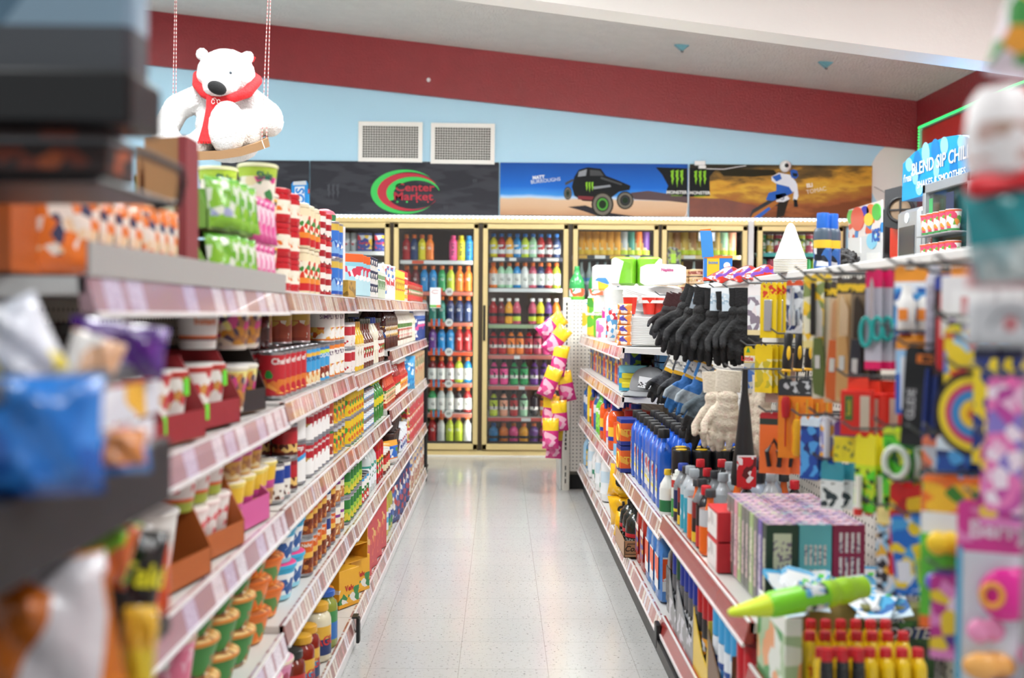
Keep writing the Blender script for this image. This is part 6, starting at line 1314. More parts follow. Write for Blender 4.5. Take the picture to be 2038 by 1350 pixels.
# incense boxes: columns by rows
spk = ['#b8a0b8', '#8a5a8c', '#d8d0c8', '#a04a6c', '#6a5a8a', '#d8b8c0']
INC = {}
for nm, cc, lab in (('dark green', '#1f3c30', '#cfd4b8'), ('teal', '#5fb0b8', '#d8cfc8'), ('maroon', '#8c1c44', '#d8cfd0'), ('pale green', '#a9c486', '#e6e4d0'), ('grey', '#767c76', '#d8c4c0'), ('violet', '#6a5aa8', '#d8d0e0'), ('pink', '#d8a0b0', '#efe0e0')):
    g = MB().box(-.036, .036, -.019, .019, 0, .195, bev=.001)
    top_m = MB().box(-.0355, .0355, -.0185, .0185, .1951, .1956).mesh('speckled_top', [PR([(0, '#c8b8c4')], (0, 1.1, spk + [cc], .007))], 0)
    fp = MB()
    if nm in ('teal', 'maroon'):
        for r_ in range(2):
            for c_ in range(4 + (nm == 'teal')): w_ = .05 / (4 + (nm == 'teal')); x_ = -.024 + c_ * w_ * 1.05 + .002 * (nm != 'teal'); fp.box(x_, x_ + w_*.55, -.0198, -.019, .105 - r_*.055, .15 - r_*.055)
        if nm == 'maroon': fp.v = [(x, y_, z_ + .028) for x, y_, z_ in fp.v]
    else: fp.box(-.02, .02, -.0198, -.019, .02, .175)
    fp.box(-.0366, -.036, -.008, .01, .03, .16)
    INC[nm] = Proto('incense_box', 'box', g.mesh('incense_box', [P(cc, .4)], 0), [('speckled_top', top_m), ('printed_panel', fp.mesh('printed_panel', [PR([(0, lab)], (.1, .9, [lab, lab, '#7a6a80', lab], .006))], 0))])
nms = ['dark green', 'teal', 'maroon', 'pale green', 'grey', 'violet', 'pink']
seq0 = ['dark green', 'violet', 'grey', 'pale green', 'grey', 'grey', 'pale green', 'pink', 'grey', 'grey']
for c_ in range(3):
    for r_ in range(10):
        nm = (seq0[r_] if c_ == 0 else ['teal', 'pink', 'violet', 'teal', 'dark green', 'violet', 'pink', 'maroon', 'grey', 'pale green'][r_] if c_ == 1 else ['maroon', 'maroon', 'violet', 'violet', 'pink', 'teal', 'violet', 'dark green', 'maroon', 'pink'][r_])
        INC[nm].put((.632 + c_*.0745, 2.42 + r_*.0425, Z + .002), ra(random.uniform(-1, 1)), f'{nm} incense box, {ORD[r_]} row back, {ORD[c_]} column from aisle', 'incense boxes')
# --- right bottom shelf
Z = .2
wsp = trig('spray_bottle', '#eceeee', '#f2f2f2', .045, .275, [(0, '#2f8a6a'), (.3, '#eceeee')], (.3, .8, ['#eceeee', '#2f8a6a', '#eceeee'], .03)); bsp = trig('spray_bottle', '#9cc4e0', '#8ab8dc', .045, .27)
wbl = bottle('bleach_bottle', .055, .27, '#eef0f0', '#c8302c', [(0, '#e9edf0'), (.5, '#c8dce8')], (.15, .6), 'wide', .45, .14); cfl = bottle('cleaner_bottle', .04, .22, '#3f8fc0', '#e8c02c', [(0, '#e8c02c'), (.4, '#3f7a4c')], (.1, .6), pic=(.1, .9, ['#e8c02c', '#3f7a4c', '#3f8fc0'], .02))
y = 7.22
for i, (p, nm) in enumerate(((bsp, 'pale blue trigger bottle'), (cfl, 'yellow and green cleaner bottle'), (bsp, 'pale blue trigger bottle'), (wbl, 'white bleach bottle'), (wsp, 'white and green trigger bottle'), (wsp, 'white and green trigger bottle'), (wbl, 'white bleach bottle'), (wsp, 'white and green trigger bottle'), (wbl, 'white bleach bottle with red cap'))):
    for d in range(2): p.put((.605 + d*.12, y + .03*d, Z), ra(-50), f'{nm}, {("front", "back")[d]} row, {ORD[i]} from peg panel, bottom shelf', 'bottom shelf cleaners')
    y -= .17
blf = bottle('lighter_fluid_bottle', .045, .24, '#2a3230', '#1a1a1c', [(0, '#2f3a36'), (.5, '#3a4440')], (.1, .6), 'wide', .45, .12)
for i in range(3): blf.put((.63 + .0*i, 5.62 - .12*i, Z), ra(-30), f'dark charcoal lighter bottle, {ORD[i]} behind the yellow bags', 'dark lighter bottles')
yb = bag('charcoal_bag', .20, .15, .11, [(0, '#f0b81c'), (.85, '#f0b81c')], None, 'd', '#1a1a1a', .07, .6, cat='bag', wr=.8)
yb.put((.585, 5.02, Z + .155), (ra(-6), ra(4), ra(-38)), 'bright yellow plastic bag on top of the yellow stack', 'yellow bags'); yb.put((.60, 5.0, Z + .04), (0, ra(-8), ra(-30)), 'bright yellow plastic bag in the middle of the stack', 'yellow bags', sc=.9); yb.put((.575, 4.82, Z + .0), (ra(10), ra(14), ra(-40)), 'bright yellow plastic bag hanging low over the rail', 'yellow bags', sc=.8)
o = bag('gravel_bag', .22, .16, .10, [(0, '#b8a48c'), (.5, '#6a5038')], (.05, .95, ['#6a5038', '#c8b49a', '#8a6a48', '#e2d8c8', '#5a3c28', '#e2703c'], .014), cat='bag')
o.put((.70, 4.88, Z + .13), (0, 0, ra(-30)), 'brown speckled pet litter bag above the green gas cylinders'); o.put((.70, 4.98, Z), (0, 0, ra(-20)), 'brown speckled pet litter bag beside yellow bags')
cbx = tray('cardboard_tray', .125, .36, .075, .07, '#b08860', '#8a6a48'); o = cbx.put((.583, 4.66, Z), (0, 0, 0), 'brown cardboard tray of gas cylinders on bottom shelf')
lt = ob('lettering', MB().text('Coleman', .024, (0, -.1815, .038), 0, shear=.3, bold=.02).mesh('lettering', [P('#1c1814', .6)], 0), o)
ob('printed_outline', MB().tube([(-.058, -.181, .015), (.058, -.181, .015), (.06, -.181, .058), (-.048, -.181, .058)], .0015, 4, closed=True).mesh('printed_outline', [P('#1c1814', .6)], 0), o)
gas = Proto('gas_cylinder', 'gas cylinder', MB().lathe([(.045, 0), (.05, .01), (.05, .11), (.045, .14), (.03, .16), (.014, .168), (.014, .172)], 0, 20).mesh('gas_cylinder', [P('#16211c', .25, coat=.5)]), [('cap', MB().lathe([(.016, .168), (.017, .188), (.010, .19), (0, .19)], 0, 12).mesh('cap', [P('#101012', .5)])), ('label', MB().lathe([(.0505, .015), (.0505, .095)], 0, 20).mesh('label', [PR([(0, '#1c1f1d'), (.7, '#c8202c'), (.9, '#1c1f1d')], (.05, .65, ['#1c1f1d', '#1c1f1d', '#9aa09c'], .006))]))])
for i, y in enumerate((4.55, 4.66, 4.77)): gas.put((.583 - .0*i, y, Z + .006), ra(40*i), f'dark green gas cylinder in cardboard tray, {ORD[i]} from near end', 'gas cylinders')
def jug(kind, col, cap_, lab):
    g = MB().lathe([(.052, 0), (.06, .008), (.06, .16), (.055, .2), (.03, .235), (.02, .25)], 0, 20, .62, 1, 4); g.tube([(.0, .05, .15), (.0, .062, .2), (0, .02, .24)], .009, 8)
    c = MB().lathe([(.022, .248), (.022, .27), (.0, .272)], 0, 14)
    l = MB().box(-.0385, -.0378, -.042, .04, .04, .16, 0).box(-.025, .025, -.0612, -.0605, .04, .16, 0)
    return Proto(kind, 'jug', g.mesh(kind, [P(col, .25, coat=.3)]), [('cap', c.mesh('cap', [P(cap_, .4)])), ('label', l.mesh('label', [PR(*lab)], 0))])
redj2 = jug('antifreeze_jug', '#a8281c', '#b81f26', ([(0, '#8a1c1c'), (.3, '#8a1c1c'), (.6, '#e9e4dc')], (.0, .8, ['#a8281c', '#3c62b0', '#a8281c', '#e8b43a'], .02)))
blj = jug('washer_fluid_jug', '#3f7fc8', '#3f7fc8', ([(0, '#e9edf0'), (.35, '#ee5a24'), (.95, '#e9edf0')], (.3, .7, ['#ee5a24', '#ee5a24', '#e9edf0'], .03)))
blkj = jug('fuel_cleaner_jug', '#1c1c1e', '#141416', ([(0, '#1c1c1e')], (.0, .9, ['#1c1c1e', '#1c1c1e', '#5a5a5a'], .01)))
for i, y in enumerate((4.25, 4.40)): redj2.put((.60, y, Z), ra(0), f'red antifreeze jug, {ORD[i]} behind the blue jugs', 'red antifreeze jugs')
for i, y in enumerate((3.84, 3.97, 4.10)): blj.put((.60, y, Z), ra(0), f'blue washer fluid jug with orange label, {ORD[i]} from near end', 'blue washer fluid jugs')
for i, y in enumerate((3.64,)): blkj.put((.61, y, Z), 0, 'tall black jug with round black top by the bay joint')
Z = .217
def ocan(cap_, body, pic): return spray('aerosol_can', .032, .235, body, cap_, [(0, body)], pic, .30, capr=1.0)
oc = {'navy': ocan('#16308c', '#5a5c60', (.1, .7, ['#5a5c60', '#2a2c30', '#c8ccd0'], .012)), 'dark green': ocan('#1c4a34', '#5a5c60', (.1, .7, ['#5a5c60', '#2a2c30', '#c8ccd0'], .012)), 'red': ocan('#b01820', '#2a2a2c', (.1, .65, ['#2a2a2c', '#2a2a2c', '#c8ccd0', '#e8a02c'], .014)), 'sky blue': ocan('#3aa0d8', '#dfe6ec', (.02, .68, ['#dfe6ec', '#dfe6ec', '#4a8ac8', '#24509c'], .03)), 'red and white': spray('aerosol_can', .034, .245, '#e9e6e6', '#c01f2a', [(0, '#e9e6e6')], (.1, .6, ['#e9e6e6', '#e9e6e6', '#c8303c'], .03), .42, txt='INSTANT', tcol='#c01f2a', ts=.018, trot=math.pi/2)}
y = 3.47
for i, c_ in enumerate(['navy', 'dark green', 'navy', 'navy', 'navy', 'navy', 'red', 'red', 'red', 'sky blue', 'sky blue', 'sky blue', 'sky blue', 'red and white', 'red and white']):
    for d in range(2): oc[c_].put((.592 + d*.072, y, Z + .003), ra(-40), f'{c_} capped aerosol can, {("front", "back")[d]} row, {nth(("oc", d, c_))} from far end', f'{c_} capped aerosol cans')
    y -= .0735
for i, (col, y0, n_, nm) in enumerate((('#8c8e90', 3.47, 2, 'grey display carton of navy capped cans, farther one'), ('#8c8e90', 3.32, 4, 'grey display carton of navy capped cans, nearer one'), ('#e2c03a', 3.03, 3, 'yellow display carton of red capped cans'), ('#6a4a2c', 2.81, 4, 'brown display carton of sky blue capped cans'))):
    L_ = n_*.0735; ya = y0 + .034; yb_ = ya - L_; t = thing('display_carton', nm, 'carton', (.555, (ya + yb_)/2, Z))
    hh = L_/2 - .001
    # front wall facing the aisle with a scooped window
    pts = [(-hh, 0), (hh, 0), (hh, .17), (hh*.85, .15), (-hh*.2, .075), (-hh*.75, .06), (-hh*.9, .13), (-hh, .15)]
    g = MB(); g.add([(0, x, z_) for x, z_ in pts] + [(.003, x, z_) for x, z_ in pts], [tuple(range(8)), tuple(range(8, 16))[::-1]] + [(k, k+8, (k+1) % 8 + 8, (k+1) % 8) for k in range(8)])
    ob('front_wall', g.mesh('front_wall', [PR([(0, col)], (.0, .5, [col, col, '#c9c9d0' if i < 2 else col], .03))], 0), t)
    ob('side_wall', MB().box(0, .155, -hh, -hh + .003, 0, .15 if i < 2 else .19).mesh('side_wall', [P(col, .5)], 0), t)
# --- lighter fluid, glue cards and the toy pen in the nearest bay
Z = .462
lf = bottle('lighter_fluid_bottle', .026, .135, '#f0c81c', '#c8202c', None, (0, 0), 'wide', .42, .14, sx=.5, sy=1.0, p=3); lf2 = bottle('glue_bottle', .012, .145, '#1a1c20', '#c8202c', [(0, '#e9edf0'), (.3, '#1a1c20')], (.05, .75), 'cyl', .9, .2)
lf.parts.append(('label', MB().box(-.011, .011, -.0268, -.0262, .02, .08).mesh('label', [PR([(0, '#f0c81c')], (.1, .9, ['#f0c81c', '#f0c81c', '#2a2418', '#c8302c'], .008))], 0)))
for r_, (yy, n_) in enumerate(((2.18, 7), (2.10, 7))):
    for i in range(n_): lf.put((.603 + i*.0305 + .006*r_, yy, Z), ra(0), f'yellow lighter fluid bottle, {ORD[i]} from the aisle, {("back", "front")[r_]} row', 'yellow lighter fluid bottles')
for i in range(7): lf.put((.609 + i*.0305, 2.025, Z - .0), ra(0), f'yellow lighter fluid bottle, {ORD[i]} from the aisle, nearest row', 'yellow lighter fluid bottles', sc=(1, 1, .93))
for i in range(3): lf2.put((.600 + i*.0290, 1.96, Z), 0, f'black bottle with red cap, {ORD[i]} from the aisle before the yellow bottles', 'black red-capped bottles')
qs = thing('display_carton', 'dark green printed carton lettered QUICK SHOOTER', 'carton', (.835, 2.235, Z))
ob('shell', MB().box(-.075, .075, 0, .05, 0, .15, bev=.002).mesh('shell', [PR([(0, '#2f5a2c'), (.82, '#7a7a3c')], (.02, .8, ['#2f5a2c', '#2f5a2c', '#3f7a34', '#1f4024'], .03))]), qs)
q1 = MB().text('QUICK', .024, (-.032, -.003, .128), 0, shear=.3, bold=.06).text('SHOOTER', .024, (.005, -.003, .098), 0, shear=.3, bold=.06); ob('lettering_outline', q1.mesh('lettering_outline', [P('#2c3f74', .5)], 0), qs)
q1 = MB().text('QUICK', .024, (-.032, -.005, .128), 0, shear=.3, bold=.0).text('SHOOTER', .024, (.005, -.005, .098), 0, shear=.3, bold=.0); ob('lettering', q1.mesh('lettering', [P('#d8d8da', .5)], 0), qs)
ob('printed_window', MB().box(-.05, .05, -.002, 0, .01, .045, bev=.0009).mesh('printed_window', [PR([(0, '#e8942c')], (0, 1, ['#e8942c', '#f0c060', '#e0802c'], .02))]), qs)
gt = tray('glue_carton', .17, .28, .15, .13, '#a8c49a', '#9a8a60'); gtt = gt.put((.662, 2.30 - .10, Z - .0), ra(0), 'white and green open carton under the blue glue cards') if False else None
t = thing('open_carton', 'white and green open carton under the blue glue cards', 'carton', (.575, 2.20, Z))
g = MB(); mcart = PR([(0, '#3f8a4c'), (.35, '#dfe6dc'), (.8, '#e9ede6')], (.1, .8, ['#dfe6dc', '#3f9a4c', '#e8a06a', '#dfe6dc', '#a8c49a'], .04))
ob('side_wall', MB().box(-.02, -.016, -.12, .10, 0, .17).mesh('side_wall', [mcart], 0), t); ob('front_wall', MB().box(-.02, .012, -.123, -.12, 0, .17).mesh('front_wall', [mcart], 0), t); ob('back_wall', MB().box(-.02, .19, .10, .104, 0, .15).mesh('back_wall', [P('#b8a468', .6)], 0), t)
gc = Proto('glue_card', 'glue card', MB().prism([(-.036, 0), (.036, 0), (.036, .11), (.024, .125), (-.024, .125), (-.036, .11)], -.001, .001).mesh('glue_card', [PR([(0, '#cfe4f2'), (.2, '#3fa0d8'), (.55, '#e9edf0'), (.8, '#4aa8d8')], (.1, .9, ['#cfe4f2', '#4aa8d8', '#e9edf0', '#2c6ab0', '#e9edf0'], .03))], 0), [('glue_tube', MB().limb((0, -.007, .025), .007, (0, -.007, .075), .005).mesh('glue_tube', [P('#e9edf0', .3)])), ('price_dot', MB().box(.012, .024, -.0025, -.001, .085, .097).mesh('price_dot', [P('#5fd84a', .5)], 0))])
for i in range(16):
    px = 1560 + (i * 53) % 235; py = 1175 + (i * 29) % 62; yy = 2.24 + (i % 4)*.055; q = at(px, py + 38, yy)
    gc.put((q.x, q.y - .03, max(q.z - .02, Z + .13)), (ra(-78 + (i * 17) % 22), ra((i * 23) % 30 - 15), ra((i * 41) % 70 - 35)), f'blue and white glue card in the loose heap, {ORD[i]}', 'heap of blue glue cards')
pc = PR([(0, '#5ad02a')], None)
p0, p1 = at(1452, 1220, 2.0), at(1722, 1168, 2.12); d_ = (p1 - p0); L_ = d_.length; Tp = Matrix.Translation(p0) @ d_.to_track_quat('Z', 'Y').to_matrix().to_4x4()
pen = ob('toy_pen', MB().lathe([(.021, L_*.26), (.025, L_*.30), (.0255, L_*.68)], 0, 22, T=Tp).mesh('toy_pen', [P('#7fd82a', .35)])); tag(pen, 'big neon green and yellow toy pen lying across the glue cards', 'toy')
ob('tip', MB().lathe([(0, -.004), (.006, 0), (.009, .01), (.0205, L_*.255), (.0215, L_*.262)], 0, 22, T=Tp).mesh('tip', [P('#d2e82c', .35)]), pen)
ob('cap', MB().lathe([(.0255, L_*.68), (.0265, L_*.70), (.0265, L_*.74), (.024, L_*.75), (.024, L_*.79), (.026, L_*.80), (.026, L_*.86), (.0235, L_*.87), (.0235, L_*.90), (.0215, L_*.91), (.0215, L_*.99), (.018, L_), (0, L_)], 0, 22, T=Tp).mesh('cap', [P('#a8de2a', .35)]), pen)
ob('sticker', MB().lathe([(.026, L_*.50), (.0262, L_*.66)], 0, 10, T=Tp, arc=(ra(-160), ra(-20))).lathe([(.026, L_*.50), (.0262, L_*.66)], 0, 10, T=Tp, arc=(ra(20), ra(160))).mesh('sticker', [PR([(0, '#dfe4ea')], (0, 1, ['#dfe4ea', '#5b9fd0', '#dfe4ea', '#7fd82a', '#3a4250'], .012))]), pen)
# ------------------------------------------------------------ goods hanging from the peg hooks
m_wire = P('#5a5c5e', .35, .8)
XP = .94
def hook(Y, z, x0, label):
    """wire peg hook from the board out towards the aisle"""
    o = ob('peg_hook', MB().tube([(XP, Y, z), (x0 - .015, Y, z), (x0 - .035, Y, z + .014)], .0028, 6).tube([(XP, Y, z), (XP - .004, Y, z - .03)], .003, 5).mesh('peg_hook', [m_wire]))
    return tag(o, label, 'hook', 'wire peg hooks')
def hang(pr, px, py, X0, n, dx, look, rz=-58, where='', nohook=False, jit=4, rx=0, sc=1, sway=0, cat=None):
    q = atX(px, py, X0); top = q.z
    if not nohook: hook(q.y, top + .004, X0 - .01, f'grey wire peg hook carrying the {look}' + (f' {where}' if where else ''))
    for i in range(n):
        lab = f'{look}' + (f', {ORD[i]} from the aisle on its hook' if n > 1 else '') + (f', {where}' if where else '')
        a = ra(rx)
        z0 = top - pr.h * (sc if not isinstance(sc, tuple) else sc[2])
        pr.put((X0 + i * dx, q.y + (i % 2) * .004, z0 - .0045), (a, ra(random.uniform(-sway, sway)), ra(rz + random.uniform(-jit, jit))), lab, f'{look} on a hook' if n > 1 else None, cat, sc=sc)
def card(kind, w, h, bands, pic=None, txt=None, tcol='#ffffff', ts=.012, tz=.85, cat='carded pack', blister=None, rough=.3, hdr=None, trot=0, r=.006):
    """hang card: punched card with header and a product part in front"""
    pts = [(-w/2, 0), (w/2, 0), (w/2, h - r), (w/2 - r, h), (.012, h), (.008, h - .007), (-.008, h - .007), (-.012, h), (-w/2 + r, h), (-w/2, h - r)]
    g = MB().prism(pts, -.0008, .0008); parts = []
    if txt:
        l = MB(); l.text(txt, ts, (0, -.0016, h*tz), 0, bold=.03, rot=trot); parts.append(('brand_lettering', l.mesh('brand_lettering', [P(tcol, .4)], 0)))
    for (nm, mb, m) in (blister or []): parts.append((nm, mb.mesh(nm, [m])))
    return Proto(kind, cat, g.mesh(kind, [PR(bands, pic, rough=rough, coat=.2)], 0), parts)
clear = P('#f4f6f8', .08, alpha=.22, coat=.5, name='clear_plastic')
# --- gloves
def glove_mesh(name, mat_, W=.09, L=.24, slim=1.0, fist=0.0, thumb=1):
    g = MB(); T = slim; pz = .45*L
    for x, z, rx, rz_ in ((0, pz, .5*W, .15*L), (0, pz + .12*L, .46*W, .14*L), (0, pz + .26*L, .36*W, .14*L), (0, pz + .40*L, .34*W, .14*L)): g.ball((x, 0, z), (rx, .20*W*T + .004, rz_), 14)
    for i, (x, zt) in enumerate(((-.36, .06), (-.13, .0), (.12, .02), (.36, .10))):
        g.limb((x*W, 0, pz - .02*L), .125*W, (x*W*1.12, -.01 - fist*.5, (pz + zt*L)*.52), .115*W); g.limb((x*W*1.12, -.01 - fist*.5, (pz + zt*L)*.52), .115*W, (x*W*1.1, -.004 - fist, zt*L + .10*W), .095*W)
    g.limb((-.34*W, -.004, pz + .20*L), .15*W, (-.62*W, -.02, pz - .02*L), .12*W); g.limb((-.62*W, -.02, pz - .02*L), .12*W, (-.60*W, -.03, pz - .14*L), .10*W)
    me = fuse(g, name, [mat_], .0045, 5); return me
def glove(kind, bands, W=.09, L=.24, cuffc='#1a1a1c', tagc=None, logo=False, cuffl=.07, rough=.75, stripes=None, slim=1.0):
    m = PR(bands, None, rough=rough, coat=0, bump=(110, .35))
    if stripes: m = PR(bands, (0, 1.1, stripes, .009), rough=.9, coat=0, bump=(200, .5))
    me = glove_mesh(kind, m, W, L, slim); zt = max(v.co.z for v in me.vertices)
    cf = MB().lathe([(.35*W, zt - .05*L), (.37*W, zt), (.36*W, zt + cuffl*.5), (.38*W, zt + cuffl), (.33*W, zt + cuffl)], 0, 16, 1, .42)
    parts = [('cuff', cf.mesh('cuff', [P(cuffc, .9, bump=(160, .6, .004))]))]
    if tagc:
        k = MB().box(-.02, .02, -.024, -.0225, zt - .015, zt + cuffl + .01).mesh('paper_tag', [PR(tagc[0], (.3, .8, tagc[1], .008))], 0); parts.append(('paper_tag', k))
    if logo: parts.append(('logo_patch', MB().box(-.008, .014, -.0225, -.0205, .46*L, .50*L).mesh('logo_patch', [P('#d8d8d8', .6)], 0)))
    return Proto(kind, 'gloves', me, parts)
gblk = glove('work_glove', [(0, '#1b1b1d'), (.5, '#111113')], .11, .205, tagc=([(0, '#c9d8e4'), (.8, '#e9eef2')], ['#c9d8e4', '#9ab4c8', '#e9eef2']), logo=True, cuffl=.05)
gblk2 = glove('work_glove', [(0, '#1c1c1f'), (.45, '#101012')], .11, .205, cuffl=.05)
gdr = glove('work_glove', [(0, '#3a3b3f'), (.35, '#2a2224'), (.5, '#1c1214')], .075, .15, cuffc='#3a1a1c', cuffl=.045)
ggb = glove('work_glove', [(0, '#2a69a8'), (.3, '#9aa4ac'), (.6, '#2c6ab0')], .085, .16, cuffc='#3a78b8', tagc=([(0, '#f0b82c'), (.15, '#f4f3ee'), (.9, '#f0b82c')], ['#f4f3ee', '#f4f3ee', '#8a8a8a']), cuffl=.04)
ggg = glove('work_glove', [(0, '#1a1a1c'), (.3, '#4a565e'), (.8, '#47525a')], .09, .17, cuffc='#3a434a', tagc=([(0, '#f0b82c'), (.15, '#e6ecf2'), (.9, '#f0b82c')], ['#e6ecf2', '#b8c8d8', '#e6ecf2']), cuffl=.05)
gdk = glove('work_glove', [(0, '#1a1a1c'), (.5, '#3a3c42')], .08, .15, cuffc='#3a3c42', tagc=([(0, '#f0b82c'), (.2, '#f4f3ee')], ['#f4f3ee', '#d8d4c8', '#8a8a8a']), cuffl=.04)
gcr = glove('work_glove', [(0, '#d8ccb8')], .105, .20, cuffc='#dcd2c0', cuffl=.055, stripes=['#dacebb', '#d6c9b4', '#dacebb', '#d3bfae'])
for k, (px, X0, rz_, ry_) in enumerate(((1352, .655, -30, 24), (1378, .665, -25, 16), (1403, .68, -20, 8), (1424, .70, -30, 2), (1446, .725, -35, -2), (1466, .76, -40, 0), (1484, .80, -40, 2), (1392, .74, -30, 6), (1436, .79, -30, 0))):
    q = at(px + (16 if ry_ > 10 else 4), 578, X0 * F / max(px + 4 - 996, 300) if k else 3.75); Y = {0: 3.72, 1: 3.66, 2: 3.60, 3: 3.56, 4: 3.52, 5: 3.50, 6: 3.48, 7: 3.72, 8: 3.66}[k]; q = at(px + (34 if ry_ > 20 else 18 if ry_ > 10 else 4), 578, Y)
    pr = gblk if k in (1, 3, 4) else gblk2; a = ra(ry_); h = pr.h
    pr.put((q.x - math.sin(a)*h, q.y, q.z - math.cos(a)*h), (0, a, ra(rz_ * .5)), f'black rubber-palmed work glove in the upper bunch, {ORD[k]} from the aisle', 'upper black work gloves')
for k, Y in enumerate((3.72, 3.62, 3.54)): hook(Y, at(1450, 574, Y).z, .70 + .03*k, f'grey wire peg hook over the black gloves, {ORD[k]} from far')
for k in range(7):
    px = 1318 + k * 11; Y = 4.25; q = at(px + 22, 590, Y); a = ra(20 - k*2)
    gdr.put((q.x - math.sin(a)*gdr.h, Y - k*.012, q.z - math.cos(a)*gdr.h), (0, a, ra(-20)), f'dark red and black glove in the far bunch, {ORD[k]} from the aisle', 'dark red knit gloves')
hook(4.25, at(1400, 588, 4.25).z, .70, 'grey wire peg hook over the dark red gloves'); hook(4.4, at(1400, 588, 4.4).z, .66, 'grey wire peg hook nearest the red plastic cups')
LOW = [(gdk, 1330, 712, 4.0, 24, 'dark grey work glove with tag, nearest the cap'), (gdk, 1345, 715, 3.9, 16, 'dark grey work glove with tag, beside the blue gloves'), (ggb, 1372, 722, 3.75, 24, 'blue and grey work glove, farther of the two tagged ones'), (ggb, 1392, 726, 3.65, 20, 'blue and grey work glove, nearer of the two tagged ones'), (ggg, 1418, 742, 3.5, 24, 'slate grey work glove with black fingers and yellow tag'), (gdk, 1436, 745, 3.62, 20, 'dark grey work glove half hidden behind the cream gloves'), (gblk2, 1410, 760, 3.7, 14, 'black work glove hanging low behind the slate glove')]
for i, (pr, px, py, Y, an, lab) in enumerate(LOW):
    a = ra(an); q = at(px + 16, py, Y); pr.put((q.x - math.sin(a)*pr.h, Y, q.z - math.cos(a)*pr.h), (0, a, ra(-14)), lab, 'lower work gloves')
for i, (px, py, Y) in enumerate(((1352, 706, 4.0), (1392, 716, 3.7), (1425, 738, 3.5))): q = at(px, py, Y); hook(Y, q.z, q.x - .01, f'grey wire peg hook in the lower glove row, {ORD[i]} from far')
q = at(1442, 742, 3.30); gcr.put((q.x, q.y, q.z - gcr.h), (0, ra(3), ra(-8)), 'cream cotton glove hanging in front, fingers down', 'cream cotton gloves')
q = at(1436, 752, 3.34); gcr.put((q.x, q.y + .035, q.z - gcr.h + .01), (0, ra(-4), ra(-30)), 'cream cotton glove behind the front cream glove', 'cream cotton gloves')
for k in range(2): q = at(1502 + 14*k, 750, 3.25 - .03*k); gcr.put((q.x, q.y, q.z - gcr.h), (0, ra(2), ra(-75)), f'cream cotton glove seen edge-on beside the funnel, {ORD[k]}', 'cream cotton gloves')
q = at(1450, 738, 3.32); hook(3.32, q.z, q.x - .02, 'grey wire peg hook carrying the cream gloves')
# funnel
q = at(1483, 735, 3.10); fz = at(1483, 965, 3.10).z
t = thing('long_funnel', 'long black plastic funnel with red paper label', 'funnel', (q.x, q.y, fz))
H_ = q.z - fz
ob('cone', MB().lathe([(.036, 0), (.038, .02), (.026, H_*.35), (.014, H_*.7), (.0095, H_*.8), (.008, H_), (0, H_)], 0, 18).mesh('cone', [P('#17181a', .4)]), t)
ob('paper_label', MB().box(-.03, .024, -.048, -.046, .0, .09).mesh('paper_label', [PR([(0, '#c8202c'), (.75, '#e6e8ea')], (.1, .95, ['#c8202c', '#c8202c', '#e9edf0', '#5a1c20'], .014))], 0), t)
hook(3.12, q.z - .0, q.x - .02, 'grey wire peg hook carrying the funnel')
# --- carded goods
K = {}
K['dog'] = card('treat_card', .065, .155, [(0, '#e8d8a8'), (.12, '#6a5068'), (.3, '#e6e9ee'), (.78, '#f2eef0')], (.1, .75, ['#e6e9ee', '#8a8090', '#e6e9ee', '#e8e0e4'], .02))
K['yel'] = card('yellow_card', .05, .16, [(0, '#f0cf1c'), (.75, '#f0cf1c')], (.72, .95, ['#f0cf1c', '#d8402c', '#f0cf1c'], .008), blister=[('tool_bar', MB().box(-.012, .012, -.006, -.002, .02, .11, bev=.002), P('#b8bcc0', .3, .6))])
K['tree'] = card('air_freshener_card', .07, .14, [(0, '#c8c8bc'), (.65, '#f0d020')], (.1, .65, ['#c8c8bc', '#4a78c0', '#c8c8bc', '#9ab0c8'], .02), 'Little Trees', '#d8302c', .014, .74, blister=[('green_tree', MB().prism([(-.028, .122), (-.016, .122), (-.022, .138)], -.002, -.001), P('#3fa04a', .5)), ('red_stripe', MB().box(-.034, .034, -.0012, -.0009, .094, .112), P('#f4ece0', .4))])
K['ytree'] = card('air_freshener_card', .06, .14, [(0, '#f0d020')], (.1, .7, ['#f0d020', '#c8b82c', '#e8e0a0'], .02))
K['pinkb'] = card('file_pack', .06, .16, [(0, '#b89a90'), (.9, '#3a3438')], (.1, .3, ['#b89a90', '#8a6a64'], .008))
sdv = lambda c: MB().lathe([(.008, 0), (.011, .01), (.013, .045), (.010, .06), (.011, .072), (.006, .078)], 0, 12, T=Matrix.Translation((0, -.012, .0)))
K['sdy'] = Proto('screwdriver', 'screwdriver', MB().lathe([(.003, -.03), (.003, 0), (.010, .003), (.013, .012), (.014, .04), (.011, .07), (.013, .10), (.008, .108)], 0, 14).mesh('screwdriver', [P('#1b1b1d', .45)]), [('grip_inlay', MB().ball((0, -.010, .05), (.006, .006, .022), 10).mesh('grip_inlay', [P('#f0c020', .5)])), ('collar', MB().lathe([(.011, .0), (.0135, .004), (.011, .009)], 0, 14).mesh('collar', [P('#f0b820', .5)]))])
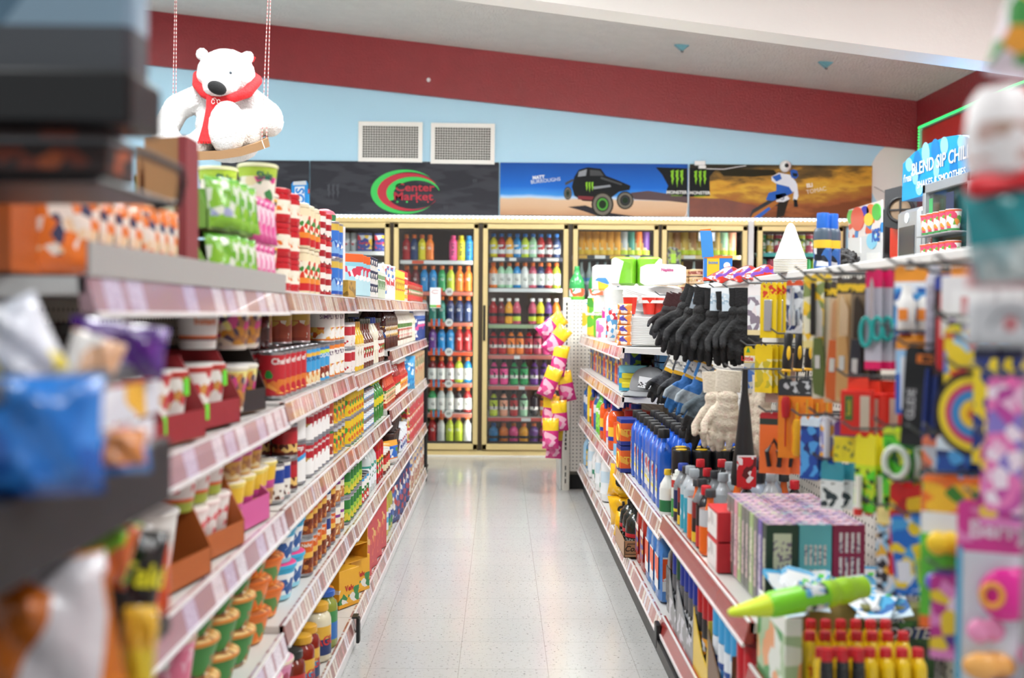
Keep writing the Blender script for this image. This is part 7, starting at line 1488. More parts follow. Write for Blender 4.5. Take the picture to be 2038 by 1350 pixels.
K['tool'] = card('tool_card', .085, .20, [(0, '#f08a1c'), (.78, '#35383c')], (.82, .97, ['#35383c', '#35383c', '#c9ccd0'], .010), blister=[('red_screwdriver', MB().lathe([(.002, .03), (.002, .10), (.009, .103), (.011, .12), (.012, .14), (.008, .155)], 0, 12, T=Matrix.Translation((-.022, -.012, 0))), P('#b81c24', .3)), ('yellow_screwdriver', MB().lathe([(.003, .14), (.003, .10), (.009, .098), (.012, .08), (.010, .05), (.012, .02), (.008, .008)][::-1], 0, 12, T=Matrix.Translation((.006, -.012, 0))), P('#e8a820', .3)), ('second_yellow_screwdriver', MB().lathe([(.008, .01), (.012, .03), (.010, .05), (.012, .08), (.009, .098), (.003, .1), (.003, .15)], 0, 12, T=Matrix.Translation((.030, -.012, 0))), P('#d8982a', .3))])
K['clip'] = card('tool_card', .08, .16, [(0, '#f0742c'), (.8, '#2c3a30'), (.9, '#b8242c')], None, blister=[('black_clamp', MB().tube([(-.012, -.012, .02), (-.018, -.014, .06), (.0, -.014, .09), (.018, -.014, .06), (.012, -.012, .02)], .006, 8), P('#1b1b1d', .4))])
K['chrome'] = card('nozzle_card', .05, .14, [(0, '#c8ccd0'), (.6, '#8a9098'), (.85, '#d8542c')], (.05, .9, ['#c8ccd0', '#2c3c6a', '#e9edf0', '#8a9098'], .02), blister=[('metal_nozzle', MB().lathe([(.010, .02), (.010, .06), (.006, .07), (.006, .12)], 0, 12, T=Matrix.Translation((0, -.012, 0))), P('#c8ccd2', .2, .9))])
def knife(hc, bl, bg):
    return card('kitchen_knife_card', .045, .27, [(0, bg), (.86, '#2e2a26'), (.94, '#4a443e')], (.88, .94, ['#2e2a26', '#e8c02c'], .010), blister=[('knife_handle', MB().prism([(-.010, .012), (.012, .006), (.015, .05), (.009, .14), (-.010, .14), (-.014, .05)], -.018, -.004), P(hc, .4)), ('knife_blade', MB().prism([(-.010, .142), (.009, .142), (.010, .20), (-.004, .23), (-.010, .22)], -.012, -.009), P(bl, .25, .5)), ('bar_code', MB().box(-.006, .006, -.0195, -.018, .07, .10), P('#c9c9c4', .5))])
K['kg'] = knife('#5a6a34', '#d8dcd4', '#d8cfb8'); K['ko'] = knife('#c8602a', '#d8a878', '#c8b090'); K['kt'] = knife('#c89a60', '#e8d0a8', '#c8a878'); K['kd'] = knife('#2a2c34', '#4a443c', '#7a6a54')
K['yk'] = card('utility_knife_card', .05, .17, [(0, '#e9d890'), (.5, '#e9e4c8'), (.6, '#f2d040')], (.1, .9, ['#f2d040', '#e9e4c8', '#f0c02c', '#8a9a5c'], .02), blister=[('black_handle', MB().box(-.004, .006, -.01, -.002, .03, .15, bev=.002), P('#1b1b1d', .4))])
def ring_(cx, cz, rx, rz_, r_, tilt=0): return [(cx + rx*math.cos(a*math.pi/9), -.010, cz + rz_*math.sin(a*math.pi/9)) for a in range(18)]
def sciss(c): return card('scissors_card', .034, .20, [(0, '#d81c60'), (.08, '#b8b4c0'), (.82, '#d81c60')], None, blister=[('handle', MB().tube(ring_(-.011, .075, .011, .028, .004), .0045, 7, closed=True).tube(ring_(.012, .082, .010, .022, .004), .0045, 7, closed=True), P(c, .35)), ('blades', MB().prism([(-.006, .10), (.006, .10), (.004, .17), (0, .185), (-.004, .17)], -.012, -.009), P('#d2d6da', .2, .9))])
K['sc'] = sciss('#1f9a96'); K['sb'] = sciss('#2c6fc0')
K['glue'] = card('glue_card', .055, .125, [(0, '#4aa0e0'), (.55, '#e9edf4'), (.78, '#f09a30')], (.05, .7, ['#4aa0e0', '#2c62b0', '#e9edf4', '#4aa0e0'], .014), blister=[('glue_bottle', MB().lathe([(.012, .01), (.015, .014), (.015, .06), (.010, .072), (.008, .08), (.007, .092)], 0, 14, T=Matrix.Translation((0, -.017, 0))), P('#f2f0ec', .3)), ('orange_patch', MB().box(-.008, .008, -.0335, -.031, .03, .05), P('#f08a2c', .4))])
K['stick'] = Proto('caulk_tube', 'tube', MB().lathe([(.012, 0), (.013, .005), (.013, .15), (.010, .155)], 0, 14).mesh('caulk_tube', [PR([(0, '#8f8a98'), (.85, '#b8b6c4')], (.1, .9, ['#8f8a98', '#a09aa8'], .012))]), [('cap', MB().lathe([(.010, .155), (.010, .17), (0, .171)], 0, 12).mesh('cap', [P('#c9c9d4', .3)]))])
K['mark'] = card('marker_card', .035, .16, [(0, '#3a1c24'), (.85, '#2c3f9c')], None, blister=[('marker', MB().lathe([(.010, .01), (.013, .02), (.013, .09), (.0095, .10), (.0095, .13), (0, .131)], 0, 14, T=Matrix.Translation((0, -.014, 0))), P('#b81f28', .3))])
K['cards'] = Proto('playing_card_pack', 'cards', MB().box(-.032, .032, -.009, .009, 0, .09, bev=.001).mesh('playing_card_pack', [PR([(0, '#ece9ea')], None)]), [('printed_spade', MB().box(-.018, .018, -.0094, -.009, .02, .07, 0).box(-.005, .005, -.0098, -.0094, .03, .06, 1).box(-.014, .014, -.0094, -.009, .006, .014, 2).mesh('printed_spade', [P('#f4f2f2', .4), P('#d88a8c', .4), P('#2c3a6a', .4)], 0)), ('hang_tab', MB().box(-.02, .02, -.001, .001, .09, .105).mesh('hang_tab', [P('#e8923a', .4)], 0))])
K['hl'] = card('highlighter_card', .04, .06, [(0, '#6a3a8c')], None, blister=[('highlighter', MB().lathe([(.007, .0), (.007, .05), (.005, .055)], 0, 10, T=Matrix.Translation((-.006, -.009, 0))), P('#e0ee3a', .3))])
K['bic'] = card('pen_card', .06, .165, [(0, '#1a1a1c')], None, 'GLIDE', '#c9c9cc', .014, .42, trot=math.pi/2, blister=[('orange_badge', MB().box(-.012, .024, -.0014, -.0008, .138, .152), P('#f0822c', .4)), ('blue_pens', MB().lathe([(.003, .01), (.005, .02), (.005, .11), (.004, .13)], 0, 10, T=Matrix.Translation((.008, -.008, 0))).lathe([(.003, .01), (.005, .02), (.005, .11), (.004, .13)], 0, 10, T=Matrix.Translation((.020, -.008, 0))), P('#24387c', .3))])
tb = MB().text('BIC', .010, (.006, -.0018, .145), 0, bold=.05); K['bic'].parts.append(('badge_lettering', tb.mesh('badge_lettering', [P('#2a1c14', .4)], 0)))
for bp in K['bic'].parts:
    if bp[0] == 'brand_lettering':
        for v in bp[1].vertices: v.co.x -= .017
K['tb'] = card('toothbrush_card', .035, .14, [(0, '#2c62c0'), (.5, '#9cc8ec'), (.8, '#f09a30')], None, blister=[('toothbrush', MB().tube([(0, -.008, .01), (0, -.01, .10)], .005, 8), P('#e9edf4', .3))])
dart = MB()
K['dart'] = Proto('target_toy', 'toy', MB().tube([(0, .004, .06), (0, -.004, .06)], .06, 28).mesh('target_toy', [P('#1c1a20', .4)]), [(f'{n_}_ring', MB().tube([(0, -.004 - .0006*i, .06), (0, -.0045 - .0006*i, .06)], r_, 28).mesh('ring', [P(c_, .4)])) for i, (n_, r_, c_) in enumerate((('yellow', .052, '#e8d02c'), ('magenta', .042, '#c83a6c'), ('blue', .033, '#3a8ac8'), ('gold', .020, '#f0c82c'), ('red', .008, '#c8502c')))])
K['squirt'] = card('water_toy_card', .06, .10, [(0, '#3f8ad8'), (.4, '#a8d4f4'), (.8, '#f0d02c')], (.0, .9, ['#3f8ad8', '#f0d02c', '#d8402c', '#9ad0f0'], .022))
K['yfork'] = card('ruler_pack', .03, .16, [(0, '#e8d02c'), (.8, '#1c1c3a')], (.0, .9, ['#e8d02c', '#26387c', '#e8d02c'], .02))
K['scotch'] = Proto('tape_box', 'box', MB().box(-.03, .03, -.02, .02, 0, .09, bev=.001).mesh('tape_box', [P('#d8281e', .4)]), [('printed_panel', MB().box(-.022, -.006, -.0208, -.02, .03, .08, 0).box(.008, .026, -.0208, -.02, .01, .08, 1).mesh('printed_panel', [P('#4a6a34', .4), P('#c9b8a8', .4)], 0)), ('brand_lettering', MB().text('Scotch', .008, (-.014, -.0212, .055), 0, rot=math.pi/2).mesh('brand_lettering', [P('#f0d02c', .4)], 0)), ('hang_tab', MB().box(-.02, .02, -.001, .001, .09, .115).mesh('hang_tab', [P('#e84028', .4)], 0))])
K['sg'] = card('super_glue_card', .04, .15, [(0, '#5ad02a'), (.25, '#c8e02a'), (.6, '#f0e02a')], (.1, .55, ['#c8e02a', '#1f3a1c', '#c8e02a', '#5ad02a'], .010), blister=[('glue_tube', MB().lathe([(.008, .0), (.008, .012), (.006, .016), (.007, .07)], 0, 10, T=Matrix.Translation((-.008, -.009, 0))), P('#e9e4dc', .3)), ('red_cap', MB().lathe([(.0085, -.006), (.0085, .008)], 0, 10, T=Matrix.Translation((-.008, -.009, 0))), P('#d8302c', .3))])
K['tape'] = card('tape_card', .055, .12, [(0, '#5ad02a'), (.3, '#2f9a2c'), (.75, '#d8e83a')], (.1, .9, ['#2f9a2c', '#5ad02a', '#d8e83a', '#1f6a2c'], .018), blister=[('tape_dispenser', MB().tube(ring_(0, .06, .020, .026, .004), .006, 7, closed=True), P('#dfe9dc', .2))])
K['purp'] = card('crayon_pack', .05, .085, [(0, '#f0e02a'), (.62, '#6a3a8c')], (.1, .5, ['#f0e02a', '#e8d82a', '#8a8a3a'], .008))
K['white'] = card('marker_pack', .04, .09, [(0, '#e9a83a'), (.4, '#e9e9f0')], (.1, .9, ['#e9e9f0', '#8a8ac0', '#e9a83a', '#e9e9f0'], .015), blister=[('white_marker', MB().lathe([(.007, .0), (.007, .08), (.004, .09)], 0, 10, T=Matrix.Translation((0, -.009, 0))), P('#c9ccd8', .3))])
K['twz'] = card('tweezers_card', .05, .105, [(0, '#e9edf0'), (.6, '#3a9ab0')], (.05, .55, ['#e9edf0', '#2a3a40', '#e9edf0', '#e9edf0'], .012))
K['glu'] = card('glue_stick_card', .06, .16, [(0, '#d8241e')], (.1, .9, ['#d8241e', '#d8241e', '#f0c020', '#b81c1a'], .03), 'GLU', '#f0d020', .018, .60)
K['light'] = card('flashlight_card', .065, .13, [(0, '#1f6ac8'), (.8, '#2a78d8')], (.05, .95, ['#1f6ac8', '#1f6ac8', '#f0d02c', '#e9edf4', '#4aa0e0'], .018), blister=[('small_torch', MB().lathe([(.006, .02), (.006, .05), (.008, .06)], 0, 10, T=Matrix.Translation((.01, -.010, 0))), P('#9ac04a', .3)), ('text_panel', MB().box(-.028, -.006, -.0014, -.0009, .02, .055), P('#e4e2f0', .4))])
K['eye'] = card('reading_glasses_card', .045, .17, [(0, '#5a6068'), (.6, '#8a8f98'), (.9, '#e07a5a')], (.0, .9, ['#8a8f98', '#5a6068', '#b8bcc4', '#e07a5a'], .02))
K['bluec'] = card('blue_card', .05, .15, [(0, '#1c4a9c'), (.6, '#4a9ad8'), (.85, '#d8e8f4')], (.05, .85, ['#1c4a9c', '#4a9ad8', '#16306a'], .02))
K['sock'] = card('checked_strip', .05, .16, [(0, '#2a2a34'), (.8, '#e8d890')], (.0, .8, ['#2a2a34', '#c8ccd4', '#2a2a34', '#8ab8d8', '#d8a83a'], .012))
K['toy'] = card('shape_toy_card', .085, .22, [(0, '#e8702a'), (.08, '#5fc83a'), (.62, '#e9edea'), (.78, '#f07a2a')], (.76, .95, ['#f07a2a', '#3f8a2c', '#f4c02c', '#f07a2a'], .02), blister=[(f'{n_}_shape', MB().ball((x_, -.012, z_), (r_, .010, r_*1.1), 10), P(c_, .35)) for n_, x_, z_, r_, c_ in (('yellow', -.018, .125, .016, '#f0c82c'), ('orange', .020, .115, .016, '#ee6a1e'), ('purple', -.022, .07, .013, '#6a5ac8'), ('plum', .014, .06, .015, '#8a3a9c'))])
K['lowtoy'] = card('small_toy_card', .075, .12, [(0, '#e88ac8'), (.5, '#f0c02c'), (.7, '#5a2c8c')], (.1, .95, ['#e88ac8', '#c02c8c', '#f0d02c', '#5a2c8c', '#f4d8e8'], .02), blister=[('purple_figure', MB().ball((.012, -.012, .04), (.013, .010, .022), 10), P('#a83a9c', .3))])
K['berry'] = card('play_set_card', .10, .30, [(0, '#e8d8e4'), (.12, '#dfe4ec'), (.78, '#e0389a')], (.82, .98, ['#e0389a', '#e0389a', '#f08ac8'], .02), 'Berry', '#f8e0f0', .03, .87, blister=[('blue_edge', MB().box(-.05, -.043, -.002, -.0008, .02, .24), P('#58b4d8', .4)), ('pink_pan', MB().ball((.008, -.014, .185), (.032, .010, .034), 14), P('#e8289a', .3)), ('yellow_ring', MB().tube([(-.008 + .012*math.cos(a*.52), -.024, .185 + .014*math.sin(a*.52)) for a in range(12)], .004, 7, closed=True), P('#f0a83a', .3)), ('pink_jug', MB().ball((-.022, -.012, .135), (.015, .009, .016), 10), P('#f49ac4', .3)), ('peach_bowl', MB().ball((-.018, -.014, .09), (.024, .011, .018), 12), P('#f0b060', .3)), ('purple_plate', MB().ball((.006, -.016, .055), (.024, .010, .018), 12), P('#7a3ac0', .3)), ('pink_cup', MB().ball((.036, -.012, .11), (.014, .009, .020), 10), P('#f06ab4', .3)), ('blue_plate', MB().ball((.042, -.012, .05), (.014, .009, .020), 10), P('#3aa8d0', .3))])
K['doll'] = card('doll_accessory_pack', .055, .16, [(0, '#e8a0c8'), (.85, '#e870b0')], (.0, .95, ['#f0c0dc', '#e87ab8', '#f4e0ee', '#c04aa0', '#8a7ac8'], .016))
hang(K['dog'], 1506, 566, .78, 2, .02, 'white and purple treat card', -50, 'above the fresheners')
hang(K['yel'], 1530, 562, .77, 6, .016, 'bright yellow tool card', -40, 'next to the treat cards')
hang(K['chrome'], 1582, 558, .78, 4, .022, 'chrome nozzle card', -48, 'left of the green knife')
hang(K['tree'], 1503, 690, .76, 1, .02, 'air freshener card with green tree and red name', -35)
hang(K['ytree'], 1520, 686, .765, 4, .018, 'yellow air freshener card', -50, 'behind the green tree card')
hang(K['pinkb'], 1544, 692, .80, 2, .03, 'dusty pink file pack', -35, 'beside the screwdrivers')
for i in range(3): q = at(1566 + 22*i, 665, 2.95 + .05*i); K['sdy'].put((q.x, q.y, q.z - .108), (0, ra(3), 0), f'black and yellow screwdriver, {ORD[i]} from the aisle', 'black and yellow screwdrivers')
hook(2.96, at(1566, 664, 2.96).z, at(1566, 664, 2.96).x - .01, 'grey wire peg hook carrying the screwdrivers')
hang(K['tool'], 1584, 754, .74, 2, .05, 'orange screwdriver set card', -22, 'under the loose screwdrivers')
hang(K['clip'], 1543, 822, .72, 2, .03, 'orange clamp card', -25, 'beside the funnel')
hang(K['yk'], 1620, 546, .72, 2, .018, 'yellow utility knife card', -40, 'beside the chrome nozzles')
for i, (k_, nm) in enumerate((('kg', 'long knife card with green handle'), ('ko', 'long knife card with orange handle'), ('kt', 'long knife card with tan handle'), ('kd', 'long knife card with dark handle'))):
    hang(K[k_], 1638 + i*24, 560 + (i > 1)*-10, .74, 2, .03, nm, -45, sway=3)
for i in range(5): K_ = K['sb'] if i == 2 else K['sc']; q = atX(1740, 541, .745); K_.put((.745 + i*.022, q.y + i*.003, q.z - K_.h), (0, 0, ra(-42)), f'{"blue" if i == 2 else "teal"} handled scissors card, {ORD[i]} from the aisle', 'scissors cards')
hook(atX(1740, 541, .745).y, atX(1740, 541, .745).z + .004, .73, 'grey wire peg hook carrying the scissors')
hang(K['glue'], 1812, 530, .72, 3, .035, 'white glue bottle card with orange header', -38)
for i in range(2): q = atX(1860 + i*8, 536, .72); K['stick'].put((.72 + .03*i, q.y, q.z - .17), 0, f'grey caulk tube hanging left of the red markers, {ORD[i]}', 'grey caulk tubes')
hook(atX(1860, 536, .72).y, atX(1860, 536, .72).z + .002, .71, 'grey wire peg hook carrying the caulk tubes')
hang(K['mark'], 1884, 546, .70, 3, .025, 'red marker card with blue header', -25)
hang(K['cards'], 1922, 530, .68, 5, .024, 'white playing card pack', -30)
hang(K['hl'], 1915, 634, .67, 2, .02, 'yellow highlighter card', -40)
hang(K['tb'], 1804, 664, .70, 3, .03, 'toothbrush card with orange header', -45)
hang(K['bic'], 1832, 690, .69, 4, .028, 'black pen card with two blue pens', -32, rx=0, sway=4)
hang(K['squirt'], 1925, 650, .66, 2, .03, 'blue and yellow water toy card', -35)
hang(K['yfork'], 1962, 690, .66, 3, .022, 'yellow ruler pack', -35, 'right of the round target')
hang(K['dart'], 1943, 738, .66, 3, .03, 'round target toy with coloured rings', -52, jit=2)
hang(K['scotch'], 1708, 752, .72, 1, .04, 'red and green tape box', -25); hang(K['scotch'], 1735, 758, .76, 2, .04, 'red tape box', -45, 'behind the first tape box')
hang(K['white'], 1650, 828, .72, 3, .02, 'white and orange marker pack', -40)
hang(K['purp'], 1685, 838, .71, 2, .02, 'purple and yellow crayon pack', -30)
hang(K['bluec'], 1612, 830, .74, 3, .02, 'dark blue pen card', -50, 'beside the marker packs')
hang(K['twz'], 1657, 918, .72, 3, .03, 'teal and white tweezers card', -35)
hang(K['sg'], 1722, 858, .70, 3, .022, 'yellow and green super glue card', -40, sway=5)
hang(K['tape'], 1790, 852, .70, 5, .022, 'green tape dispenser card', -40, sway=3)
hang(K['eye'], 1862, 868, .68, 3, .022, 'grey glasses card', -55); hang(K['bluec'], 1896, 868, .68, 4, .02, 'pale topped blue card', -50, 'left of the shape toys')
hang(K['glu'], 1808, 962, .70, 2, .02, 'red glue stick card', -30)
hang(K['light'], 1828, 1026, .68, 4, .03, 'blue torch card with yellow emblem', -28, sway=6)
hang(K['sock'], 1770, 1010, .71, 3, .022, 'dark checked strip', -50, 'above the glue card heap')
hang(K['toy'], 1898, 948, .64, 2, .02, 'green and orange shape toy card', -30)
hang(K['lowtoy'], 1912, 1140, .62, 2, .025, 'pink and yellow small toy card', -28)
hang(K['berry'], 1990, 1000, .64, 2, .02, 'large pink play kitchen card', -22, jit=2)
hang(K['doll'], 2012, 752, .60, 4, .02, 'pink doll accessory pack', -45)
hang(K['lowtoy'], 2010, 880, .64, 2, .025, 'violet small toy card', -32, 'above the play kitchen card', sc=.9)
# --- things on the top rail
ZT_ = 1.357
q = at(1572, 548, 3.56)
cs = thing('paper_cone_stack', 'tall white stack of snow cone paper cups', 'paper cones', (.95, q.y, ZT_))
ob('outer_cones', MB().lathe([(.052, 0), (.0525, .03), (.049, .05), (.013, .152), (.006, .162), (0, .163)], 0, 26).mesh('outer_cones', [P('#f3f0ea', .7)]), cs)
g = MB()
for i in range(8): g.lathe([(.0525, .002 + i*.0055), (.0545, .0045 + i*.0055), (.0525, .007 + i*.0055)], 0, 26)
ob('stacked_rims', g.mesh('stacked_rims', [P('#e8e2d4', .7)]), cs)
bsp = spray('spray_tin', .026, .165, '#e9e9ec', '#2a6fd0', [(0, '#3a70b8'), (.35, '#e9e9ec'), (.5, '#f0c83a'), (.7, '#4a5a6a')], (.05, .5, ['#3a70b8', '#e9edf2', '#1c2430', '#5a8ac8'], .02), .28, capr=.72)
for i, (px, py) in enumerate(((1637, 433), (1655, 428))): bsp.put((.955 + .035*i, (.955 + .035*i) * F / (px - 996), ZT_ - .004), ra(-20), ('blue and yellow spray tin with blue cap, closer to the cone stack', 'blue and yellow spray tin with blue cap, closer to the drinks machine')[i], 'blue capped spray tins')
bx = thing('treat_box', 'open blue and yellow dog treat box on the top rail', 'box', (at(1430, 560, 4.5).x, 4.5, ZT_ - .0), ra(-8))
ob('body', MB().box(-.05, .0, -.05, .05, 0, .10, 0).mesh('body', [P('#f0c428', .45)], 0), bx)
ob('blue_half', MB().box(0, .052, -.0505, .05, 0, .10).box(-.062, -.05, -.05, .05, 0, .10).mesh('blue_half', [P('#2f7fd0', .45)], 0), bx)
ob('base_stripe', MB().box(-.0625, .0525, -.051, .0505, 0, .014).mesh('base_stripe', [P('#d84020', .45)], 0), bx); ob('rim_stripe', MB().box(-.0625, .0525, -.051, -.0502, .092, .1005).mesh('rim_stripe', [P('#ee7a2a', .45)], 0), bx)
ob('lid_flap', MB().box(-.062, -.018, -.052, -.050, .10, .215, T=Matrix.Rotation(ra(-5), 4, Vector((0, 1, 0)))).box(-.018, -.015, -.052, .03, .10, .2, T=Matrix.Rotation(ra(-5), 4, Vector((0, 1, 0)))).mesh('lid_flap', [PR([(0, '#3f8fd8'), (.93, '#ee7a2a')])], 0), bx)
ob('lettering', MB().text('bone', .014, (-.025, -.0515, .075), 0, bold=.02).mesh('lettering', [P('#3f8fd8', .45)], 0), bx)
ob('round_seal', MB().tube([(.03, -.051, .062), (.03, -.0518, .062)], .014, 16).mesh('round_seal', [P('#e9e9ee', .4)]), bx)
ob('biscuit', MB().limb((-.02, .0, .10), .006, (.01, .0, .103), .006).mesh('biscuit', [P('#a87848', .8)]), bx)
rpb = bag('snack_bag', .10, .12, .03, [(0, '#6a3a98'), (.3, '#b8281c')], (.0, .9, ['#b8281c', '#6a3a98', '#b8281c', '#c8301e', '#a82418'], .03), cat='bag')
for i, px in enumerate((1405, 1440, 1475)): q = at(px, 566, 4.2 - .1*i); rpb.put((q.x + .03, q.y, ZT_ - .012), (ra(-66), ra(14), ra(-60)), f'red and purple snack bag lying on the top rail, {ORD[i]} from far', 'red and purple snack bags')
cf = can('pet_food_can', .037, .034, [(0, '#d8c8b8'), (.7, '#e8d8a8')], (.1, .9, ['#d8c8b8', '#e8e4dc', '#a85a3c', '#c8a878'], .012), tin=P('#d8b890', .4, .3)); cf2 = can('pet_food_can', .037, .034, [(0, '#8a4a3c'), (.7, '#e8d8a8')], (.1, .9, ['#8a4a3c', '#c8988a', '#8a4a3c'], .012), tin=P('#d8b890', .4, .3))
for i, px in enumerate((1316, 1342, 1363, 1386)):
    for l in range(4 if i else 3):
        q = at(px, 590, 5.6 - .06*i); (cf2 if (i + l) % 3 == 0 else cf).put((q.x, q.y, 1.34 + l*.0385 - .052), ra(-30 * i), f'small round pet food tin, stack {ORD[i]} from the napkins, {ORD[l]} up', 'small pet food tins')
ob_s = ob('board', MB().box(.66, 1.06, 5.05, 5.75, 1.268, 1.282).mesh('board', [m_shelf], 0)); tag(ob_s, 'white shelf board under the small pet food tins', 'shelf')
# --- bags hanging at the end panel
fb = bag('snack_bag', .13, .24, .05, [(0, '#d0307c'), (.4, '#e46aa0'), (.55, '#f0c82a'), (.92, '#e8a838')], (.08, .6, ['#d0307c', '#f0b8cc', '#e05a94', '#d0307c'], .04), None, cat='bag', wr=.6)
sq = at(1118, 640, 7.30)
for i, (px, py, an, rz_) in enumerate(((1122, 632, 52, 10), (1126, 655, 38, -10), (1120, 690, 12, 15), (1106, 735, 22, -12), (1120, 742, -12, 6), (1098, 790, 4, -14), (1112, 800, -4, 12), (1096, 835, 0, -8), (1106, 855, 4, 10))):
    Y = 7.24 - .022*(i % 4); q = at(px, py, Y); a = ra(an); hh = .2
    fb.put((q.x - math.sin(a)*hh, Y, q.z - math.cos(a)*hh), (0, a, ra(rz_)), f'pink and yellow snack bag on the hanging strip, {ORD[i]} from the top', 'pink and yellow hanging snack bags', sc=.85)
o = ob('clip_strip', MB().box(.428, .45, 7.422, 7.4285, at(1110, 880, 7.3).z, 1.27).mesh('clip_strip', [P('#c9c9c9', .4)], 0)); tag(o, 'thin clip strip holding the pink and yellow snack bags', 'strip')
# ------------------------------------------------------------ machines by the side wall
m_alu = P('#bfc3c7', .35, .6)
fx = 2.45
ft = thing('smoothie_freezer', 'blue-topped shakes and smoothies freezer by the side wall', 'freezer', (fx, 6.1, 0))
def atf(px, py): q = atX(px, py, fx); return (0, q.y - 6.1, q.z)
ob('cabinet', MB().box(.01, .55, -.52, .52, .05, 1.86, bev=.008).mesh('cabinet', [P('#cfd2d4', .4)]), ft)
bl = [(1795, 401), (1797, 326), (1820, 303), (1850, 285), (1880, 273), (1905, 269), (1925, 272), (1945, 286), (1962, 330), (1962, 354)]
vs = [atf(*p) for p in bl]; n = len(vs)
ob('sign_panel', MB().add(vs + [(.16, y, z) for _, y, z in vs], [tuple(range(n))[::-1], tuple(range(n, 2*n))] + [(i, (i+1) % n, (i+1) % n + n, i+n) for i in range(n)]).mesh('sign_panel', [P('#1f9ad8', .35)], 0), ft)
def drop(px, py, w, h, up, c_='#8fd2f0'):
    pts = [atf(px + w*math.sin(t)*(1 if t < math.pi else 1), py + (h*(math.cos(t))) * (1 if not up else 1)) for t in [k*math.pi/8 for k in range(16)]]
    pts = [(x - .002, y, z) for x, y, z in pts]
    return pts
g = MB()
for px, py, w, h in ((1810, 328, 7, 14), (1843, 305, 8, 22), (1880, 290, 8, 18), (1915, 283, 9, 14), (1830, 375, 7, 14), (1864, 335, 6, 20), (1822, 350, 6, 18)): g.add(drop(px, py, w, h, 0), [tuple(range(16))])
ob('printed_drops', g.mesh('printed_drops', [P('#8fd2f0', .35)], 0), ft)
g = MB()
for px, py, w, h in ((1826, 330, 8, 30), (1862, 300, 9, 24), (1898, 330, 8, 34), (1846, 376, 9, 18)): g.add([(x + .001, y, z) for x, y, z in drop(px, py, w, h, 0)], [tuple(range(16))])
ob('printed_waves', g.mesh('printed_waves', [P('#1478bc', .35)], 0), ft)
mw_ = P('#f4f6f8', .4)
Rt = Matrix.Rotation(ra(-90), 4, 'Z')
def ftxt(s, px, py, size, par, name, sxy=1.0, dx=-.006):
    x, y, z = atf(px, py); g = MB(); g.text(s, size, (0, 0, 0), 0, bold=.012, sxy=sxy, T=Matrix.Translation((dx, y, z)) @ Rt); return ob(name, g.mesh(name, [mw_], 0), par)
ftxt("f'real", 1808, 354, .05, ft, 'brand_lettering', 1.0); ftxt('BLEND SIP CHILL', 1872, 320, .075, ft, 'slogan', 1.05); ftxt('SHAKES & SMOOTHIES', 1873, 355, .042, ft, 'slogan', 1.15)
# blender column and glass case
_, y1, z1 = atf(1800, 512); _, y2, _z = atf(1845, 405); zc_ = atf(1820, 418)[2]
ob('blender_column', MB().box(-.05, .01, min(y1, y2), max(y1, y2), .9, zc_, bev=.02).mesh('blender_column', [m_alu]), ft)
ym = (y1 + y2) / 2; hw = abs(y1 - y2) / 2
scn = ob('screen', MB().box(-.054, -.05, ym - hw*.72, ym + hw*.72, 1.05, zc_ - .10).mesh('screen', [P('#3a3f48', .12)], 0), ft)
ob('badge', MB().tube([(-.055, ym, zc_ - .05), (-.051, ym, zc_ - .05)], .03, 18).mesh('badge', [P('#e9f0f4', .3)]), ft)
y3, z3 = atf(1848, 390)[1:]; y4 = -.52
fr = MB(); ztp = z3 + .06
for a, b_, c_, d_ in ((y4, y3, ztp - .05, ztp), (y4, y3, .9, .95), (y3 - .04, y3, .9, ztp), (y4, y4 + .04, .9, ztp)): fr.box(-.035, .02, a, b_, c_, d_, bev=.003)
cd = ob('glass_door', fr.mesh('glass_door', [m_alu]), ft)
ob('pane', MB().box(-.012, -.008, y4 + .04, y3 - .04, .95, ztp - .05).mesh('pane', [m_glass], 0), cd)
ob('lamp_tube', MB().box(.004, .009, y3 - .085, y3 - .055, .98, ztp - .07).mesh('lamp_tube', [P('#fffbe8', .5, emit=5)], 0), cd)
ob('back_liner', MB().box(.0, .009, y4 + .04, y3 - .04, .95, ztp - .05).mesh('back_liner', [P('#cfd6cc', .4)], 0), ft)
shk = cup('shake_cup', .032, .042, .11, [(0, '#3f9a4c'), (.15, '#f0e8e0'), (.6, '#efe4e0'), (.85, '#d8603c')], '#e9e9e9', (.1, .9, ['#f4ece8', '#d8486c', '#f4ece8', '#e8923a', '#6aa83c'], .025), cat='cup')
for r_ in range(4):
    for i in range(6):
        y_ = 6.1 + y3 - .16 - i * .085
        if y_ > 6.1 + y4 + .07: shk.put((fx - .062 + .0, y_, 1.17 + .165*r_), ra(-90), f'frozen shake cup in the lit freezer, {ORD[i]} from far, {ORD[r_]} row up', 'frozen shake cups')
for k in range(4):
    o = ob('wire_ledge', MB().box(-.11, .0, y4 + .05, y3 - .09, 1.164 + .165*k, 1.169 + .165*k).mesh('wire_ledge', [m_alu], 0), ft)
def stick(px, py, w, h, c_, txt, lab, c2='#f4f4f4'):
    q = atX(px, py, fx - .04); o = ob('sticker', MB().box(-.002, 0, -w/2, w/2, -h/2, h/2, 0).mesh('sticker', [P(c_, .4)], 0)); o.location = q; tag(o, lab, 'sticker')
    if txt: ob('lettering', MB().text(txt, h*.3, (0, 0, 0), 0, bold=.03, T=Matrix.Translation((-.004, 0, h*.1)) @ Rt).mesh('lettering', [P(c2, .4)], 0), o)
    ob('printed_ring', MB().tube([(-.003, w*.25*math.cos(a*.6), -h*.22 + w*.25*math.sin(a*.6)) for a in range(11)], .003, 5).mesh('printed_ring', [P(c2, .4)], 0), o)
stick(1853, 422, .05, .15, '#3f9a5c', None, 'green arrow sticker on the freezer glass'); stick(1891, 412, .10, .16, '#2c3450', None, 'dark drink sticker hanging on the freezer glass', '#c8303c')
